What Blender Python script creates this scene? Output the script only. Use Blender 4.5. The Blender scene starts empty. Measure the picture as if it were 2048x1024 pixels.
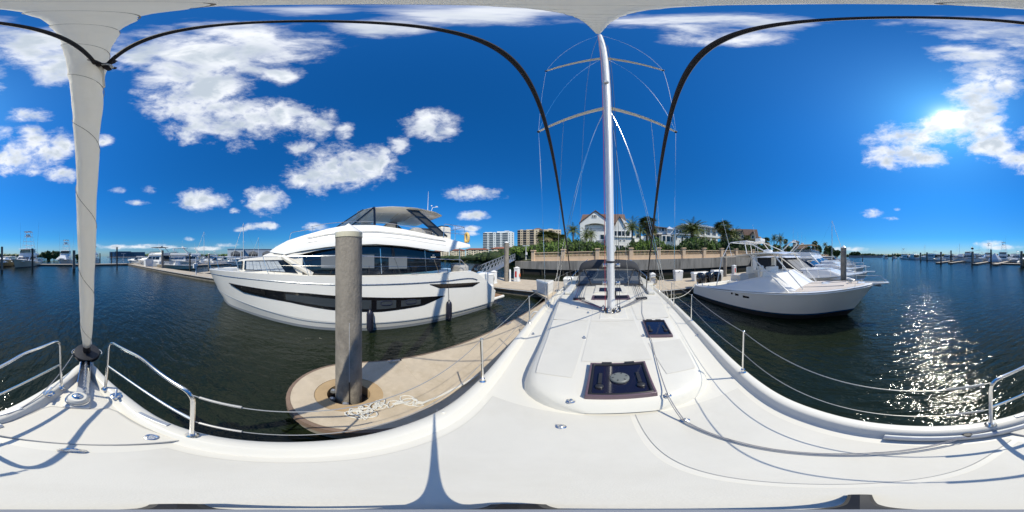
import bpy, math, random
from mathutils import Vector, Matrix, noise

R = math.radians
random.seed(11)
scene = bpy.context.scene
COL = scene.collection

# ------------------------------------------------------------------ camera, sky, sun, exposure
CZ = 3.15            # eye height over the water; the camera stands on the fore deck
PSI = 33.3           # the picture's centre looks this far to the left of dead aft (+Y)
cam_d = bpy.data.cameras.new('camera')
cam_d.type = 'PANO'
try:
    cam_d.panorama_type = 'EQUIRECTANGULAR'
except Exception:
    pass
try:
    cam_d.cycles.panorama_type = 'EQUIRECTANGULAR'
except Exception:
    pass
cam_d.clip_start = 0.02
cam_d.clip_end = 9000
cam = bpy.data.objects.new('camera', cam_d)
COL.objects.link(cam)
cam.location = (0, 0, CZ)
cam.rotation_euler = (R(90), 0, R(PSI))
scene.camera = cam

def ray(px, py):
    az = R((px - 1024) * 360 / 2048 - PSI)
    el = R(90 - py * 180 / 1024)
    return Vector((math.sin(az) * math.cos(el), math.cos(az) * math.cos(el), math.sin(el)))
EYE = Vector((0, 0, CZ))
def atz(px, py, z):
    r = ray(px, py); return EYE + r * ((z - CZ) / r.z)
def atd(px, py, d):
    r = ray(px, py); return EYE + r * (d / math.hypot(r.x, r.y))
def aty(px, py, Y):
    r = ray(px, py); return EYE + r * (Y / r.y)
def atx(px, py, X):
    r = ray(px, py); return EYE + r * (X / r.x)

SUN_AZ, SUN_EL = R(119.4), R(48.7)
sun_dir = Vector((math.sin(SUN_AZ) * math.cos(SUN_EL), math.cos(SUN_AZ) * math.cos(SUN_EL), math.sin(SUN_EL)))
sd = bpy.data.lights.new('sun', 'SUN')
sd.energy = 3.4
sd.angle = R(0.53)
sd.color = (1.0, 0.94, 0.79)
so = bpy.data.objects.new('sun', sd)
COL.objects.link(so)
so.rotation_euler = sun_dir.to_track_quat('Z', 'Y').to_euler()
so.location = (40, -20, 60)

scene.view_settings.view_transform = 'Standard'
scene.view_settings.look = 'None'
scene.view_settings.exposure = 0.42
scene.view_settings.gamma = 1.0
scene.render.engine = 'CYCLES'
scene.cycles.use_denoising = True
scene.cycles.max_bounces = 8
scene.cycles.transparent_max_bounces = 12
scene.cycles.sample_clamp_indirect = 6
scene.cycles.caustics_reflective = False
scene.cycles.caustics_refractive = False

world = bpy.data.worlds.new('World')
scene.world = world
world.use_nodes = True
wt = world.node_tree
wt.nodes.clear()
def wn(t, **k):
    n = wt.nodes.new(t)
    for a, b in k.items():
        setattr(n, a, b)
    return n
def wl(a, b):
    wt.links.new(a, b)
def wmath(op, a, b=None, c=None, clamp=False):
    n = wn('ShaderNodeMath', operation=op, use_clamp=clamp)
    for i, v in enumerate((a, b, c)):
        if v is None:
            continue
        if isinstance(v, (int, float)):
            n.inputs[i].default_value = v
        else:
            wl(v, n.inputs[i])
    return n.outputs[0]
w_out = wn('ShaderNodeOutputWorld')
w_bg = wn('ShaderNodeBackground')
w_sky = wn('ShaderNodeTexSky')
w_sky.sky_type = 'NISHITA'
w_sky.sun_disc = False
w_sky.sun_elevation = SUN_EL
w_sky.sun_rotation = SUN_AZ
w_sky.altitude = 0
w_sky.air_density = 1.0
w_sky.dust_density = 0.35
w_sky.ozone_density = 1.5
SKY_STRENGTH = 0.115
w_tc = wn('ShaderNodeTexCoord')
DIR = w_tc.outputs['Generated']
# deepen the blue (polarised, contrasty phone picture)
w_gam = wn('ShaderNodeGamma'); w_gam.inputs['Gamma'].default_value = 1.0
w_sc = wn('ShaderNodeVectorMath', operation='SCALE'); w_sc.inputs['Scale'].default_value = SKY_STRENGTH
wl(w_sky.outputs[0], w_sc.inputs[0])
wl(w_sc.outputs[0], w_gam.inputs['Color'])
w_hs = wn('ShaderNodeHueSaturation')
w_hs.inputs['Hue'].default_value = 0.5
w_hs.inputs['Saturation'].default_value = 1.0
w_hs.inputs['Value'].default_value = 1.0
w_sep = wn('ShaderNodeSeparateXYZ'); wl(DIR, w_sep.inputs[0])
w_tm = wn('ShaderNodeValToRGB'); wl(w_sep.outputs['Z'], w_tm.inputs['Fac'])
cr_ = w_tm.color_ramp; cr_.interpolation = 'EASE'
cr_.elements[0].position = 0.0; cr_.elements[0].color = (0.25, 0.43, 0.70, 1)      # thin haze low over the water
cr_.elements[1].position = 0.75; cr_.elements[1].color = (0.04, 0.50, 1.0, 1)      # clear deep blue above
e_ = cr_.elements.new(0.12); e_.color = (0.085, 0.38, 0.72, 1)
e_ = cr_.elements.new(0.38); e_.color = (0.045, 0.43, 0.86, 1)
w_tint = wn('ShaderNodeVectorMath', operation='MULTIPLY'); wl(w_gam.outputs[0], w_tint.inputs[0]); wl(w_tm.outputs[0], w_tint.inputs[1])
wl(w_tint.outputs[0], w_hs.inputs['Color'])

# clouds: patches on the sky dome (azimuth/elevation from the photograph), broken up by noise
CLOUDS = [  # px, py, half width px, half height px, weight
 (430,105,150,50,1.0),(385,170,95,60,1.15),(470,90,170,38,1.0),(340,190,60,45,1.0),(440,235,75,45,1.05),(520,240,90,35,1.0),
 (400,255,60,30,.95),(560,225,60,25,.95),(625,245,42,28,.9),(600,295,28,16,.85),(690,262,18,14,.72),(560,150,36,16,.75),(480,290,30,14,.7),
 (690,335,92,38,1.1),(640,350,62,34,1.1),(740,320,48,28,1.0),(800,292,22,16,.8),(865,250,52,26,1.05),
 (400,400,46,20,1.05),(532,402,36,26,1.05),(945,385,58,14,.95),(985,382,20,10,.9),(945,432,28,9,1.0),(936,457,26,7,.95),(935,467,22,5,.9),(523,452,34,8,.95),(482,458,14,5,.8),(634,453,24,9,.95),(470,423,10,6,.7),
 (760,58,90,16,.8),(610,22,110,10,.8),(1000,30,210,20,.9),(860,24,120,12,.8),
 (60,90,95,40,1.0),(120,130,60,38,1.05),(20,75,60,25,.95),(270,110,55,30,.9),(240,100,40,30,.8),(60,228,46,14,.95),(100,290,60,28,1.05),(40,310,60,30,.95),(65,270,28,20,.9),(30,342,46,10,.8),(125,350,36,14,.9),(5,270,20,14,.8),
 (205,280,20,10,.8),(235,380,16,6,.75),(275,405,20,5,.6),(300,380,16,8,.55),
 (1960,190,62,60,1.05),(1985,160,56,45,1.05),(1960,245,56,45,1.1),(1985,290,56,30,1.05),(2035,315,36,20,.95),(1935,255,36,36,.95),
 (1815,270,80,24,1.0),(1810,310,74,24,1.05),(1880,250,44,26,1.0),(1940,108,70,20,.9),(1980,60,140,26,.85),(1900,45,120,16,.8),(2030,80,70,22,.9),
 (1450,75,110,16,.9),(1400,60,90,20,.8),(1530,48,90,14,.8),(1260,45,90,16,.75),(1430,38,200,12,.8),
 (1743,426,20,8,1.0),(1782,437,16,4,.8),(1793,419,7,3,.7),
 (232,494,34,4.5,1.0),(270,494,26,4.0,.95),(330,494,34,3.4,.7),(400,497,46,4,.7),(380,478,10,4,.7),(455,490,22,4,.65),(300,490,36,2.5,.55),(590,492,40,5,.6),
 (1705,498,40,4,.7),(1980,488,26,7,.9),(2005,494,36,6,.9),(180,490,20,4,.6)]
cl_max = None
for (px, py, hw, hh, wgt) in CLOUDS:
    c = ray(px, py)
    e1 = Vector((c.y, -c.x, 0)).normalized()
    e2 = c.cross(e1)
    if e2.z < 0:
        e2.negate()
    el = R(90 - py * 180 / 1024)
    rx = max(R(hw * 0.17578) * math.cos(el), R(1.2) if py < 120 else 0.002)
    ry = R(hh * 0.17578)
    a = wn('ShaderNodeVectorMath', operation='DOT_PRODUCT'); wl(DIR, a.inputs[0]); a.inputs[1].default_value = e1 / rx
    b = wn('ShaderNodeVectorMath', operation='DOT_PRODUCT'); wl(DIR, b.inputs[0]); b.inputs[1].default_value = e2 / ry
    # shift b so that it is zero at the centre: e2.c == 0 already
    a2 = wmath('MULTIPLY', a.outputs['Value'], a.outputs['Value'])
    r2 = wmath('MULTIPLY_ADD', b.outputs['Value'], b.outputs['Value'], a2)
    f = wmath('MULTIPLY_ADD', r2, -0.55 * wgt, wgt)
    cl_max = f if cl_max is None else wmath('SMOOTH_MAX', cl_max, f, 0.12)
cl_max = wmath('MAXIMUM', cl_max, -1.2)
def wnoise(scale, detail, rough, off=(0, 0, 0), stretch=(1, 1, 1.5)):
    mp = wn('ShaderNodeMapping'); wl(DIR, mp.inputs['Vector'])
    mp.inputs['Location'].default_value = off
    mp.inputs['Scale'].default_value = stretch
    n = wn('ShaderNodeTexNoise'); wl(mp.outputs[0], n.inputs['Vector'])
    n.inputs['Scale'].default_value = scale
    n.inputs['Detail'].default_value = detail
    n.inputs['Roughness'].default_value = rough
    n.inputs['Distortion'].default_value = 0.25
    return n.outputs['Fac']
n1 = wnoise(9, 11, 0.61)
n2 = wnoise(5.0, 3, 0.5, (3, 1, 2))
dens = wmath('MULTIPLY_ADD', n1, 2.5, wmath('MULTIPLY_ADD', n2, 0.9, cl_max))
dens = wmath('SUBTRACT', dens, 2.02)
w_mr = wn('ShaderNodeMapRange', interpolation_type='SMOOTHSTEP'); wl(dens, w_mr.inputs['Value'])
w_mr.inputs['From Min'].default_value = 0.0; w_mr.inputs['From Max'].default_value = 0.80
w_vl = wn('ShaderNodeMapRange', interpolation_type='SMOOTHSTEP'); wl(wmath('MULTIPLY_ADD', wnoise(22, 8, 0.72, (1, 2, 3), (1, 1, 2.4)), 1.3, wmath('SUBTRACT', dens, 0.45)), w_vl.inputs['Value'])
w_vl.inputs['From Min'].default_value = -0.05; w_vl.inputs['From Max'].default_value = 1.0; w_vl.inputs['To Max'].default_value = 0.55
alpha = wmath('MAXIMUM', w_mr.outputs['Result'], w_vl.outputs['Result'])
w_core = wn('ShaderNodeMapRange', interpolation_type='SMOOTHSTEP'); wl(wmath('MULTIPLY_ADD', wnoise(9, 3, 0.5, (0.03, -0.02, 0.05)), -1.6, wmath('ADD', dens, 0.75)), w_core.inputs['Value'])
w_core.inputs['From Min'].default_value = 0.15; w_core.inputs['From Max'].default_value = 1.0
w_cc = wn('ShaderNodeMixRGB'); wl(w_core.outputs['Result'], w_cc.inputs['Fac'])
w_cc.inputs['Color1'].default_value = (0.80, 0.82, 0.85, 1)
w_cc.inputs['Color2'].default_value = (0.42, 0.48, 0.55, 1)
# the sun's own glare
w_sd = wn('ShaderNodeVectorMath', operation='DOT_PRODUCT'); wl(DIR, w_sd.inputs[0]); w_sd.inputs[1].default_value = sun_dir
cs = w_sd.outputs['Value']
ang = wmath('ARCCOSINE', wmath('MINIMUM', cs, 1.0))
g1 = wmath('EXPONENT', wmath('MULTIPLY', ang, -1 / R(1.35)))
g2 = wmath('EXPONENT', wmath('MULTIPLY', ang, -1 / R(14)))
glow = wmath('MULTIPLY_ADD', g1, 3.0, wmath('MULTIPLY', g2, 0.10))
w_mix = wn('ShaderNodeMixRGB'); wl(alpha, w_mix.inputs['Fac'])
wl(w_hs.outputs[0], w_mix.inputs['Color1']); wl(w_cc.outputs[0], w_mix.inputs['Color2'])
w_gl = wn('ShaderNodeVectorMath', operation='SCALE'); w_gl.inputs[0].default_value = (1.0, 0.98, 0.95); wl(glow, w_gl.inputs['Scale'])
w_add = wn('ShaderNodeVectorMath', operation='ADD'); wl(w_mix.outputs[0], w_add.inputs[0]); wl(w_gl.outputs[0], w_add.inputs[1])
wl(w_add.outputs[0], w_bg.inputs['Color'])
w_bg.inputs['Strength'].default_value = 1.0
wl(w_bg.outputs[0], w_out.inputs['Surface'])
try:
    world.cycles.sampling_method = 'MANUAL'; world.cycles.sample_map_resolution = 512
except Exception:
    pass

# ------------------------------------------------------------------ materials
MATS = {}
def M(name, col=(.5, .5, .5), rough=.5, metal=0.0, var=.06, scale=3.0, bump=0.0, bscale=60, coat=0.0, alpha=1.0, trans=0.0, ior=1.45, stain=0.0, stain_col=(.08, .07, .05), sscale=1.2, stretch=(1, 1, 1), sheen=0.0):
    if name in MATS:
        return MATS[name]
    m = bpy.data.materials.new(name)
    m.use_nodes = True
    nt = m.node_tree
    b = nt.nodes['Principled BSDF']
    b.inputs['Roughness'].default_value = rough
    b.inputs['Metallic'].default_value = metal
    b.inputs['IOR'].default_value = ior
    b.inputs['Coat Weight'].default_value = coat
    b.inputs['Coat Roughness'].default_value = 0.06
    b.inputs['Alpha'].default_value = alpha
    b.inputs['Transmission Weight'].default_value = trans
    b.inputs['Base Color'].default_value = (*col, 1)
    tc = nt.nodes.new('ShaderNodeTexCoord')
    mp = nt.nodes.new('ShaderNodeMapping'); mp.inputs['Scale'].default_value = stretch
    nt.links.new(tc.outputs['Object'], mp.inputs['Vector'])
    cur = None
    if var > 0:
        n = nt.nodes.new('ShaderNodeTexNoise'); n.inputs['Scale'].default_value = scale; n.inputs['Detail'].default_value = 6
        n.inputs['Roughness'].default_value = .65
        nt.links.new(mp.outputs[0], n.inputs['Vector'])
        mx = nt.nodes.new('ShaderNodeMixRGB')
        mx.inputs['Color1'].default_value = tuple(max(0, c * (1 - 2.2 * var)) for c in col) + (1,)
        mx.inputs['Color2'].default_value = tuple(min(1, c * (1 + 2.2 * var)) for c in col) + (1,)
        nt.links.new(n.outputs['Fac'], mx.inputs['Fac'])
        cur = mx.outputs[0]
        if rough > .08:
            mr = nt.nodes.new('ShaderNodeMapRange'); nt.links.new(n.outputs['Fac'], mr.inputs['Value'])
            mr.inputs['To Min'].default_value = max(.02, rough * .8); mr.inputs['To Max'].default_value = min(1, rough * 1.2)
            nt.links.new(mr.outputs[0], b.inputs['Roughness'])
    if stain > 0:
        n = nt.nodes.new('ShaderNodeTexNoise'); n.inputs['Scale'].default_value = sscale; n.inputs['Detail'].default_value = 9
        n.inputs['Roughness'].default_value = .72
        nt.links.new(mp.outputs[0], n.inputs['Vector'])
        rp = nt.nodes.new('ShaderNodeMapRange'); rp.inputs['From Min'].default_value = .46; rp.inputs['From Max'].default_value = .72
        rp.inputs['To Max'].default_value = stain
        nt.links.new(n.outputs['Fac'], rp.inputs['Value'])
        mx = nt.nodes.new('ShaderNodeMixRGB'); mx.inputs['Color2'].default_value = (*stain_col, 1)
        nt.links.new(rp.outputs[0], mx.inputs['Fac'])
        if cur:
            nt.links.new(cur, mx.inputs['Color1'])
        else:
            mx.inputs['Color1'].default_value = (*col, 1)
        cur = mx.outputs[0]
    if cur:
        nt.links.new(cur, b.inputs['Base Color'])
    if bump > 0:
        n = nt.nodes.new('ShaderNodeTexNoise'); n.inputs['Scale'].default_value = bscale; n.inputs['Detail'].default_value = 4
        nt.links.new(mp.outputs[0], n.inputs['Vector'])
        bp = nt.nodes.new('ShaderNodeBump'); bp.inputs['Strength'].default_value = bump; bp.inputs['Distance'].default_value = .02
        nt.links.new(n.outputs['Fac'], bp.inputs['Height'])
        nt.links.new(bp.outputs[0], b.inputs['Normal'])
    MATS[name] = m
    return m

gel = M('gelcoat', (.87, .845, .79), .22, var=.025, scale=1.3, coat=.5)
gelw = M('gelcoat_warm', (.74, .70, .62), .28, var=.03, scale=1.3, coat=.35)
nonskid = M('nonskid_deck', (.635, .61, .545), .62, var=.03, scale=2.5, bump=.07, bscale=300, stain=.45, stain_col=(.55, .52, .45), sscale=2.3)
nonskidw = M('nonskid_warm', (.66, .625, .545), .6, var=.02, scale=2.5, bump=.07, bscale=300, stain=.12, stain_col=(.62, .58, .5), sscale=1.5)
steel = M('stainless', (.80, .78, .75), .16, 1.0, var=.03, scale=9)
alu = M('mast_aluminium', (.86, .85, .83), .3, .25, var=.03, scale=5)
alug = M('galvanised', (.50, .52, .54), .42, .7, var=.08, scale=6)
rubber = M('black_rubber', (.018, .018, .02), .42, var=.1, scale=9)
blackgloss = M('black_gloss', (.008, .008, .01), .10, var=.05, coat=.6)
plastic = M('dark_plastic', (.03, .03, .032), .35, var=.1, scale=12)
glassdark = M('smoked_glass', (.006, .010, .016), .03, var=0, coat=.5)
glassnavy = M('navy_glass', (.008, .016, .03), .03, var=0, coat=.3)
acrylic = M('hatch_acrylic', (.010, .010, .024), .05, var=.05, coat=.4)
curtain = M('grey_blind', (.13, .15, .175), .75, var=.1, scale=2, stretch=(1, 1, 30))
cream = M('cream_paint', (.62, .57, .42), .3, var=.04, coat=.3)
creamhull = M('pale_cream_hull', (.60, .60, .50), .22, var=.04, coat=.4)
sailcloth = M('sail_cloth', (.87, .825, .74), .72, var=.05, scale=2.2, bump=.8, bscale=11, stain=.25, stain_col=(.52, .47, .40), sscale=2.4)
def add_translucency(m, col, fac):
    nt = m.node_tree; out = [n for n in nt.nodes if n.type == 'OUTPUT_MATERIAL'][0]; pb = nt.nodes['Principled BSDF']
    tr = nt.nodes.new('ShaderNodeBsdfTranslucent'); tr.inputs['Color'].default_value = (*col, 1)
    mx = nt.nodes.new('ShaderNodeMixShader'); mx.inputs[0].default_value = fac
    nt.links.new(pb.outputs[0], mx.inputs[1]); nt.links.new(tr.outputs[0], mx.inputs[2]); nt.links.new(mx.outputs[0], out.inputs['Surface'])
add_translucency(sailcloth, (.97, .93, .84), .55)
canvasgrey = M('charcoal_canvas', (.034, .036, .042), .85, var=.1, scale=5, bump=.2, bscale=30)
tancanvas = M('tan_canvas', (.36, .26, .15), .8, var=.08, scale=4, bump=.2, bscale=12)
ropeblack = M('black_rope', (.028, .024, .026), .75, var=.15, scale=60, bump=.15, bscale=220)
ropewhite = M('white_rope', (.70, .68, .62), .8, var=.12, scale=50, bump=.6, bscale=160)
ropegrey = M('grey_rope', (.30, .30, .32), .8, var=.2, scale=60, bump=.5, bscale=160)
ropered = M('red_rope', (.42, .03, .05), .7, var=.2, scale=60)
concrete = M('dock_concrete', (.53, .445, .335), .85, var=.10, scale=3.5, bump=.25, bscale=80, stain=.6, stain_col=(.33, .26, .17), sscale=1.8)
concretelt = M('dock_concrete_far', (.46, .39, .30), .85, var=.1, scale=1.3, bump=.2, bscale=50, stain=.4, stain_col=(.28, .22, .16), sscale=.8)
pilecon = M('piling_concrete', (.27, .24, .20), .85, var=.22, scale=3.0, bump=.5, bscale=40, stain=.9, stain_col=(.10, .088, .075), sscale=2.6, stretch=(1, 1, .55))
piledark = M('piling_wet', (.055, .05, .04), .6, var=.25, scale=5, bump=.5, bscale=30)
seaw = M('seawall_concrete', (.30, .28, .25), .9, var=.12, scale=.7, bump=.3, bscale=14, stain=.85, stain_col=(.06, .055, .05), sscale=.9, stretch=(1, 1, .18))
seawdark = M('seawall_tidal_band', (.022, .020, .015), .8, var=.3, scale=3, bump=.6, bscale=9)
timber = M('dock_timber', (.13, .095, .065), .8, var=.2, scale=3, bump=.4, bscale=20, stretch=(.2, 1, 1), stain=.5, stain_col=(.04, .035, .025))
pvc = M('white_plastic', (.74, .75, .75), .35, var=.03, scale=4, stain=.2, stain_col=(.5, .48, .42))
stucco = M('white_stucco', (.90, .88, .83), .9, var=.04, scale=.8, bump=.15, bscale=20, stain=.18, stain_col=(.46, .45, .42), sscale=.6)
stuccob = M('beige_stucco', (.63, .48, .33), .9, var=.06, scale=.9, bump=.15, bscale=20, stain=.3, stain_col=(.42, .32, .22), sscale=.8)
stuccoc = M('cream_stucco', (.62, .56, .44), .9, var=.05, scale=.5)
tile = M('brown_roof_tile', (.17, .105, .078), .85, var=.2, scale=2.0, bump=.6, bscale=9, stain=.5, stain_col=(.06, .05, .045), sscale=.8)
tiledark = M('grey_roof_tile', (.075, .065, .065), .85, var=.2, scale=2.0, bump=.6, bscale=9)
tilered = M('red_roof_tile', (.24, .085, .05), .85, var=.2, scale=.4, bump=.4, bscale=4)
metalroof = M('white_metal_roof', (.62, .66, .72), .35, .25, var=.05, scale=1)
winglass = M('house_glass', (.02, .03, .04), .06, var=.2, scale=.5)
leaf = [M('leaf_a', (.11, .18, .036), .6, var=.3, scale=1.3), M('leaf_b', (.075, .125, .03), .6, var=.3, scale=1.3), M('leaf_c', (.15, .24, .036), .6, var=.3, scale=1.3)]
palmleaf = M('palm_leaf', (.15, .185, .055), .5, var=.3, scale=.9)
palmleafdry = M('palm_leaf_dry', (.28, .24, .12), .6, var=.3, scale=.9)
bark = M('palm_bark', (.16, .13, .10), .9, var=.25, scale=4, bump=.7, bscale=9, stretch=(1, 1, 3))
teak = M('teak', (.28, .16, .08), .7, var=.2, scale=5, stretch=(8, 1, 1))
beige_ns = M('beige_nonskid', (.60, .53, .47), .7, var=.04, scale=6, bump=.2, bscale=160)
red = M('red_paint', (.5, .02, .02), .4)
orange = M('orange_ring', (.75, .16, .05), .45)
yellow = M('yellow_foam', (.72, .50, .17), .5)
antif = M('antifoul_black', (.02, .02, .022), .6, var=.2)
antifb = M('antifoul_blue', (.02, .05, .10), .5, var=.1)
bluestripe = M('blue_boot_stripe', (.01, .06, .14), .25, var=0)
greyline = M('grey_stripe', (.22, .24, .27), .3, var=.05)
deckgel = M('deck_gelcoat', (.71, .68, .60), .3, var=.025, scale=1.3, coat=.25)
hullgrey = M('light_grey_hull', (.92, .88, .81), .16, var=.025, scale=.9, coat=.6)
chrome = M('chrome', (.75, .74, .72), .2, 1.0, var=0)
clearv = M('clear_vinyl', (.035, .05, .075), .05, var=.05, alpha=.82)
clearg = M('tinted_glass', (.10, .14, .18), .03, var=0, alpha=.38)
soil = M('garden_ground', (.11, .12, .05), .95, var=.25, scale=.5, bump=.4, bscale=5)

# water
def water_mat():
    m = bpy.data.materials.new('marina_water'); m.use_nodes = True
    nt = m.node_tree; b = nt.nodes['Principled BSDF']
    b.inputs['Base Color'].default_value = (.009, .014, .006, 1)
    b.inputs['Roughness'].default_value = .065
    b.inputs['IOR'].default_value = 1.36
    tc = nt.nodes.new('ShaderNodeTexCoord')
    prev = None
    hs = []
    for sc, rot, st, amp, det in ((1.2, 20, (1, .5, 1), .6, 3), (4.2, -25, (1, .4, 1), .9, 4), (.22, 50, (1, .6, 1), 1.0, 2), (12, 15, (1, .55, 1), .17, 2)):
        mp = nt.nodes.new('ShaderNodeMapping'); mp.inputs['Rotation'].default_value = (0, 0, R(rot)); mp.inputs['Scale'].default_value = st
        nt.links.new(tc.outputs['Object'], mp.inputs['Vector'])
        n = nt.nodes.new('ShaderNodeTexNoise'); n.inputs['Scale'].default_value = sc; n.inputs['Detail'].default_value = det
        n.inputs['Roughness'].default_value = .5; n.inputs['Distortion'].default_value = .4
        nt.links.new(mp.outputs[0], n.inputs['Vector'])
        mu = nt.nodes.new('ShaderNodeMath'); mu.operation = 'MULTIPLY_ADD'; mu.inputs[1].default_value = amp
        nt.links.new(n.outputs['Fac'], mu.inputs[0])
        if prev is None:
            mu.inputs[2].default_value = 0
        else:
            nt.links.new(prev, mu.inputs[2])
        prev = mu.outputs[0]
    bp = nt.nodes.new('ShaderNodeBump'); bp.inputs['Strength'].default_value = .50; bp.inputs['Distance'].default_value = .17
    nt.links.new(prev, bp.inputs['Height'])
    nt.links.new(bp.outputs[0], b.inputs['Normal'])
    return m
waterm = water_mat()

# ------------------------------------------------------------------ mesh building
ORG = {}
def thing(name, label, cat, loc=(0, 0, 0), rz=0.0, group=None):
    o = bpy.data.objects.new(name, None)
    o.empty_display_size = .2
    COL.objects.link(o)
    o.location = loc; o.rotation_euler = (0, 0, rz)
    o['label'] = label; o['category'] = cat
    if group:
        o['group'] = group
    ORG[o.name] = Vector(loc) if rz == 0 else Vector((0, 0, 0))
    return o
def tag(o, label=None, cat=None, group=None, kind=None):
    if label: o['label'] = label
    if cat: o['category'] = cat
    if group: o['group'] = group
    if kind: o['kind'] = kind
    return o

class MB:
    def __init__(s):
        s.v = []; s.f = []
    def add(s, vs, fs):
        k = len(s.v); s.v += [Vector(p) for p in vs]; s.f += [tuple(i + k for i in f) for f in fs]; return s
    def box(s, c, d, rz=0.0):
        c = Vector(c); x, y, z = d[0] / 2, d[1] / 2, d[2] / 2
        ca, sa = math.cos(rz), math.sin(rz)
        vs = []
        for (i, j, k) in ((-1,-1,-1),(1,-1,-1),(1,1,-1),(-1,1,-1),(-1,-1,1),(1,-1,1),(1,1,1),(-1,1,1)):
            X, Y = i * x, j * y
            vs.append((c.x + X * ca - Y * sa, c.y + X * sa + Y * ca, c.z + k * z))
        return s.add(vs, [(0,3,2,1),(4,5,6,7),(0,1,5,4),(1,2,6,5),(2,3,7,6),(3,0,4,7)])
    def hexa(s, b, t):
        return s.add(list(b) + list(t), [(0,3,2,1),(4,5,6,7),(0,1,5,4),(1,2,6,5),(2,3,7,6),(3,0,4,7)])
    def bar(s, p, q, w, h, up=(0, 0, 1)):
        p = Vector(p); q = Vector(q); d = (q - p).normalized(); up = Vector(up)
        if abs(d.dot(up)) > .98: up = Vector((1, 0, 0))
        a = d.cross(up).normalized() * (w / 2); b = a.cross(d).normalized() * (h / 2)
        return s.hexa([p - a - b, p + a - b, q + a - b, q - a - b], [p - a + b, p + a + b, q + a + b, q - a + b])
    def tube(s, pts, r, n=8, cap=True):
        pts = [Vector(p) for p in pts]; m = len(pts)
        rs = r if isinstance(r, (list, tuple)) else [r] * m
        k0 = len(s.v); fr = None
        for i, p in enumerate(pts):
            d = (pts[min(i + 1, m - 1)] - pts[max(i - 1, 0)])
            d = d.normalized() if d.length > 1e-9 else Vector((0, 0, 1))
            if fr is None:
                u = Vector((0, 0, 1)) if abs(d.z) < .9 else Vector((1, 0, 0))
                fr = d.cross(u).normalized()
            else:
                fr = (fr - d * fr.dot(d))
                fr = fr.normalized() if fr.length > 1e-6 else d.orthogonal().normalized()
            g = d.cross(fr)
            for j in range(n):
                a = 2 * math.pi * j / n
                s.v.append(p + (fr * math.cos(a) + g * math.sin(a)) * rs[i])
        for i in range(m - 1):
            for j in range(n):
                a = k0 + i * n + j; b = k0 + i * n + (j + 1) % n
                s.f.append((a, b, b + n, a + n))
        if cap:
            s.f.append(tuple(k0 + j for j in range(n))[::-1])
            s.f.append(tuple(k0 + (m - 1) * n + j for j in range(n)))
        return s
    def lathe(s, c, prof, n=16):
        c = Vector(c); k0 = len(s.v)
        for (r, z) in prof:
            for j in range(n):
                a = 2 * math.pi * j / n
                s.v.append(c + Vector((r * math.cos(a), r * math.sin(a), z)))
        m = len(prof)
        for i in range(m - 1):
            for j in range(n):
                a = k0 + i * n + j; b = k0 + i * n + (j + 1) % n
                s.f.append((a, b, b + n, a + n))
        s.f.append(tuple(k0 + j for j in range(n))[::-1])
        s.f.append(tuple(k0 + (m - 1) * n + j for j in range(n)))
        return s
    def prism(s, pts, z0, z1, inset=None):
        n = len(pts); top = inset or pts
        return s.add([(p[0], p[1], z0) for p in pts] + [(p[0], p[1], z1) for p in top],
                     [tuple(range(n))[::-1], tuple(range(n, 2 * n))] + [(i, (i + 1) % n, n + (i + 1) % n, n + i) for i in range(n)])
    def loft(s, rings, closed=False, cap=False):
        n = len(rings[0]); k0 = len(s.v)
        for r in rings:
            s.v += [Vector(p) for p in r]
        for i in range(len(rings) - 1):
            for j in range(n if closed else n - 1):
                a = k0 + i * n + j; b = k0 + i * n + (j + 1) % n
                s.f.append((a, b, b + n, a + n))
        if cap:
            s.f.append(tuple(range(k0, k0 + n))[::-1])
            s.f.append(tuple(range(k0 + (len(rings) - 1) * n, k0 + len(rings) * n)))
        return s
    def ball(s, c, r, n=12, m=8, sq=(1, 1, 1)):
        c = Vector(c)
        pr = [(max(1e-3, math.sin(math.pi * i / m)), -math.cos(math.pi * i / m)) for i in range(m + 1)]
        k0 = len(s.v); s.lathe((0, 0, 0), pr, n)
        for i in range(k0, len(s.v)):
            v = s.v[i]; s.v[i] = c + Vector((v.x * r * sq[0], v.y * r * sq[1], v.z * r * sq[2]))
        return s
    def panel(s, q, u0, u1, v0, v1, t=.012, sink=.004):
        # thin slab proud of the quad q (bl, br, tr, tl)
        q = [Vector(p) for p in q]
        def P(u, v):
            return (q[0] * (1 - u) + q[1] * u) * (1 - v) + (q[3] * (1 - u) + q[2] * u) * v
        n = (q[1] - q[0]).cross(q[3] - q[0]).normalized()
        c = [P(u0, v0), P(u1, v0), P(u1, v1), P(u0, v1)]
        return s.hexa([p - n * sink for p in c], [p + n * t for p in c])
    def build(s, name, mat, parent=None, smooth=False, bevel=0.0, ang=35, kind=None, label=None):
        me = bpy.data.meshes.new(name)
        off = ORG.get(parent.name, Vector((0, 0, 0))) if parent else Vector((0, 0, 0))
        me.from_pydata([tuple(p - off) for p in s.v], [], s.f)
        me.validate(); me.update()
        if mat: me.materials.append(mat)
        if smooth:
            me.polygons.foreach_set('use_smooth', [True] * len(me.polygons))
            try: me.set_sharp_from_angle(angle=R(ang))
            except Exception: pass
        o = bpy.data.objects.new(name, me)
        COL.objects.link(o)
        if parent:
            o.parent = parent
            ORG[o.name] = off
        else:
            ORG[o.name] = Vector((0, 0, 0))
        if bevel > 0:
            b = o.modifiers.new('bevel', 'BEVEL'); b.width = bevel; b.segments = 2; b.limit_method = 'ANGLE'; b.angle_limit = R(30)
        if kind: o['kind'] = kind
        if label: o['label'] = label
        return o

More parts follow.
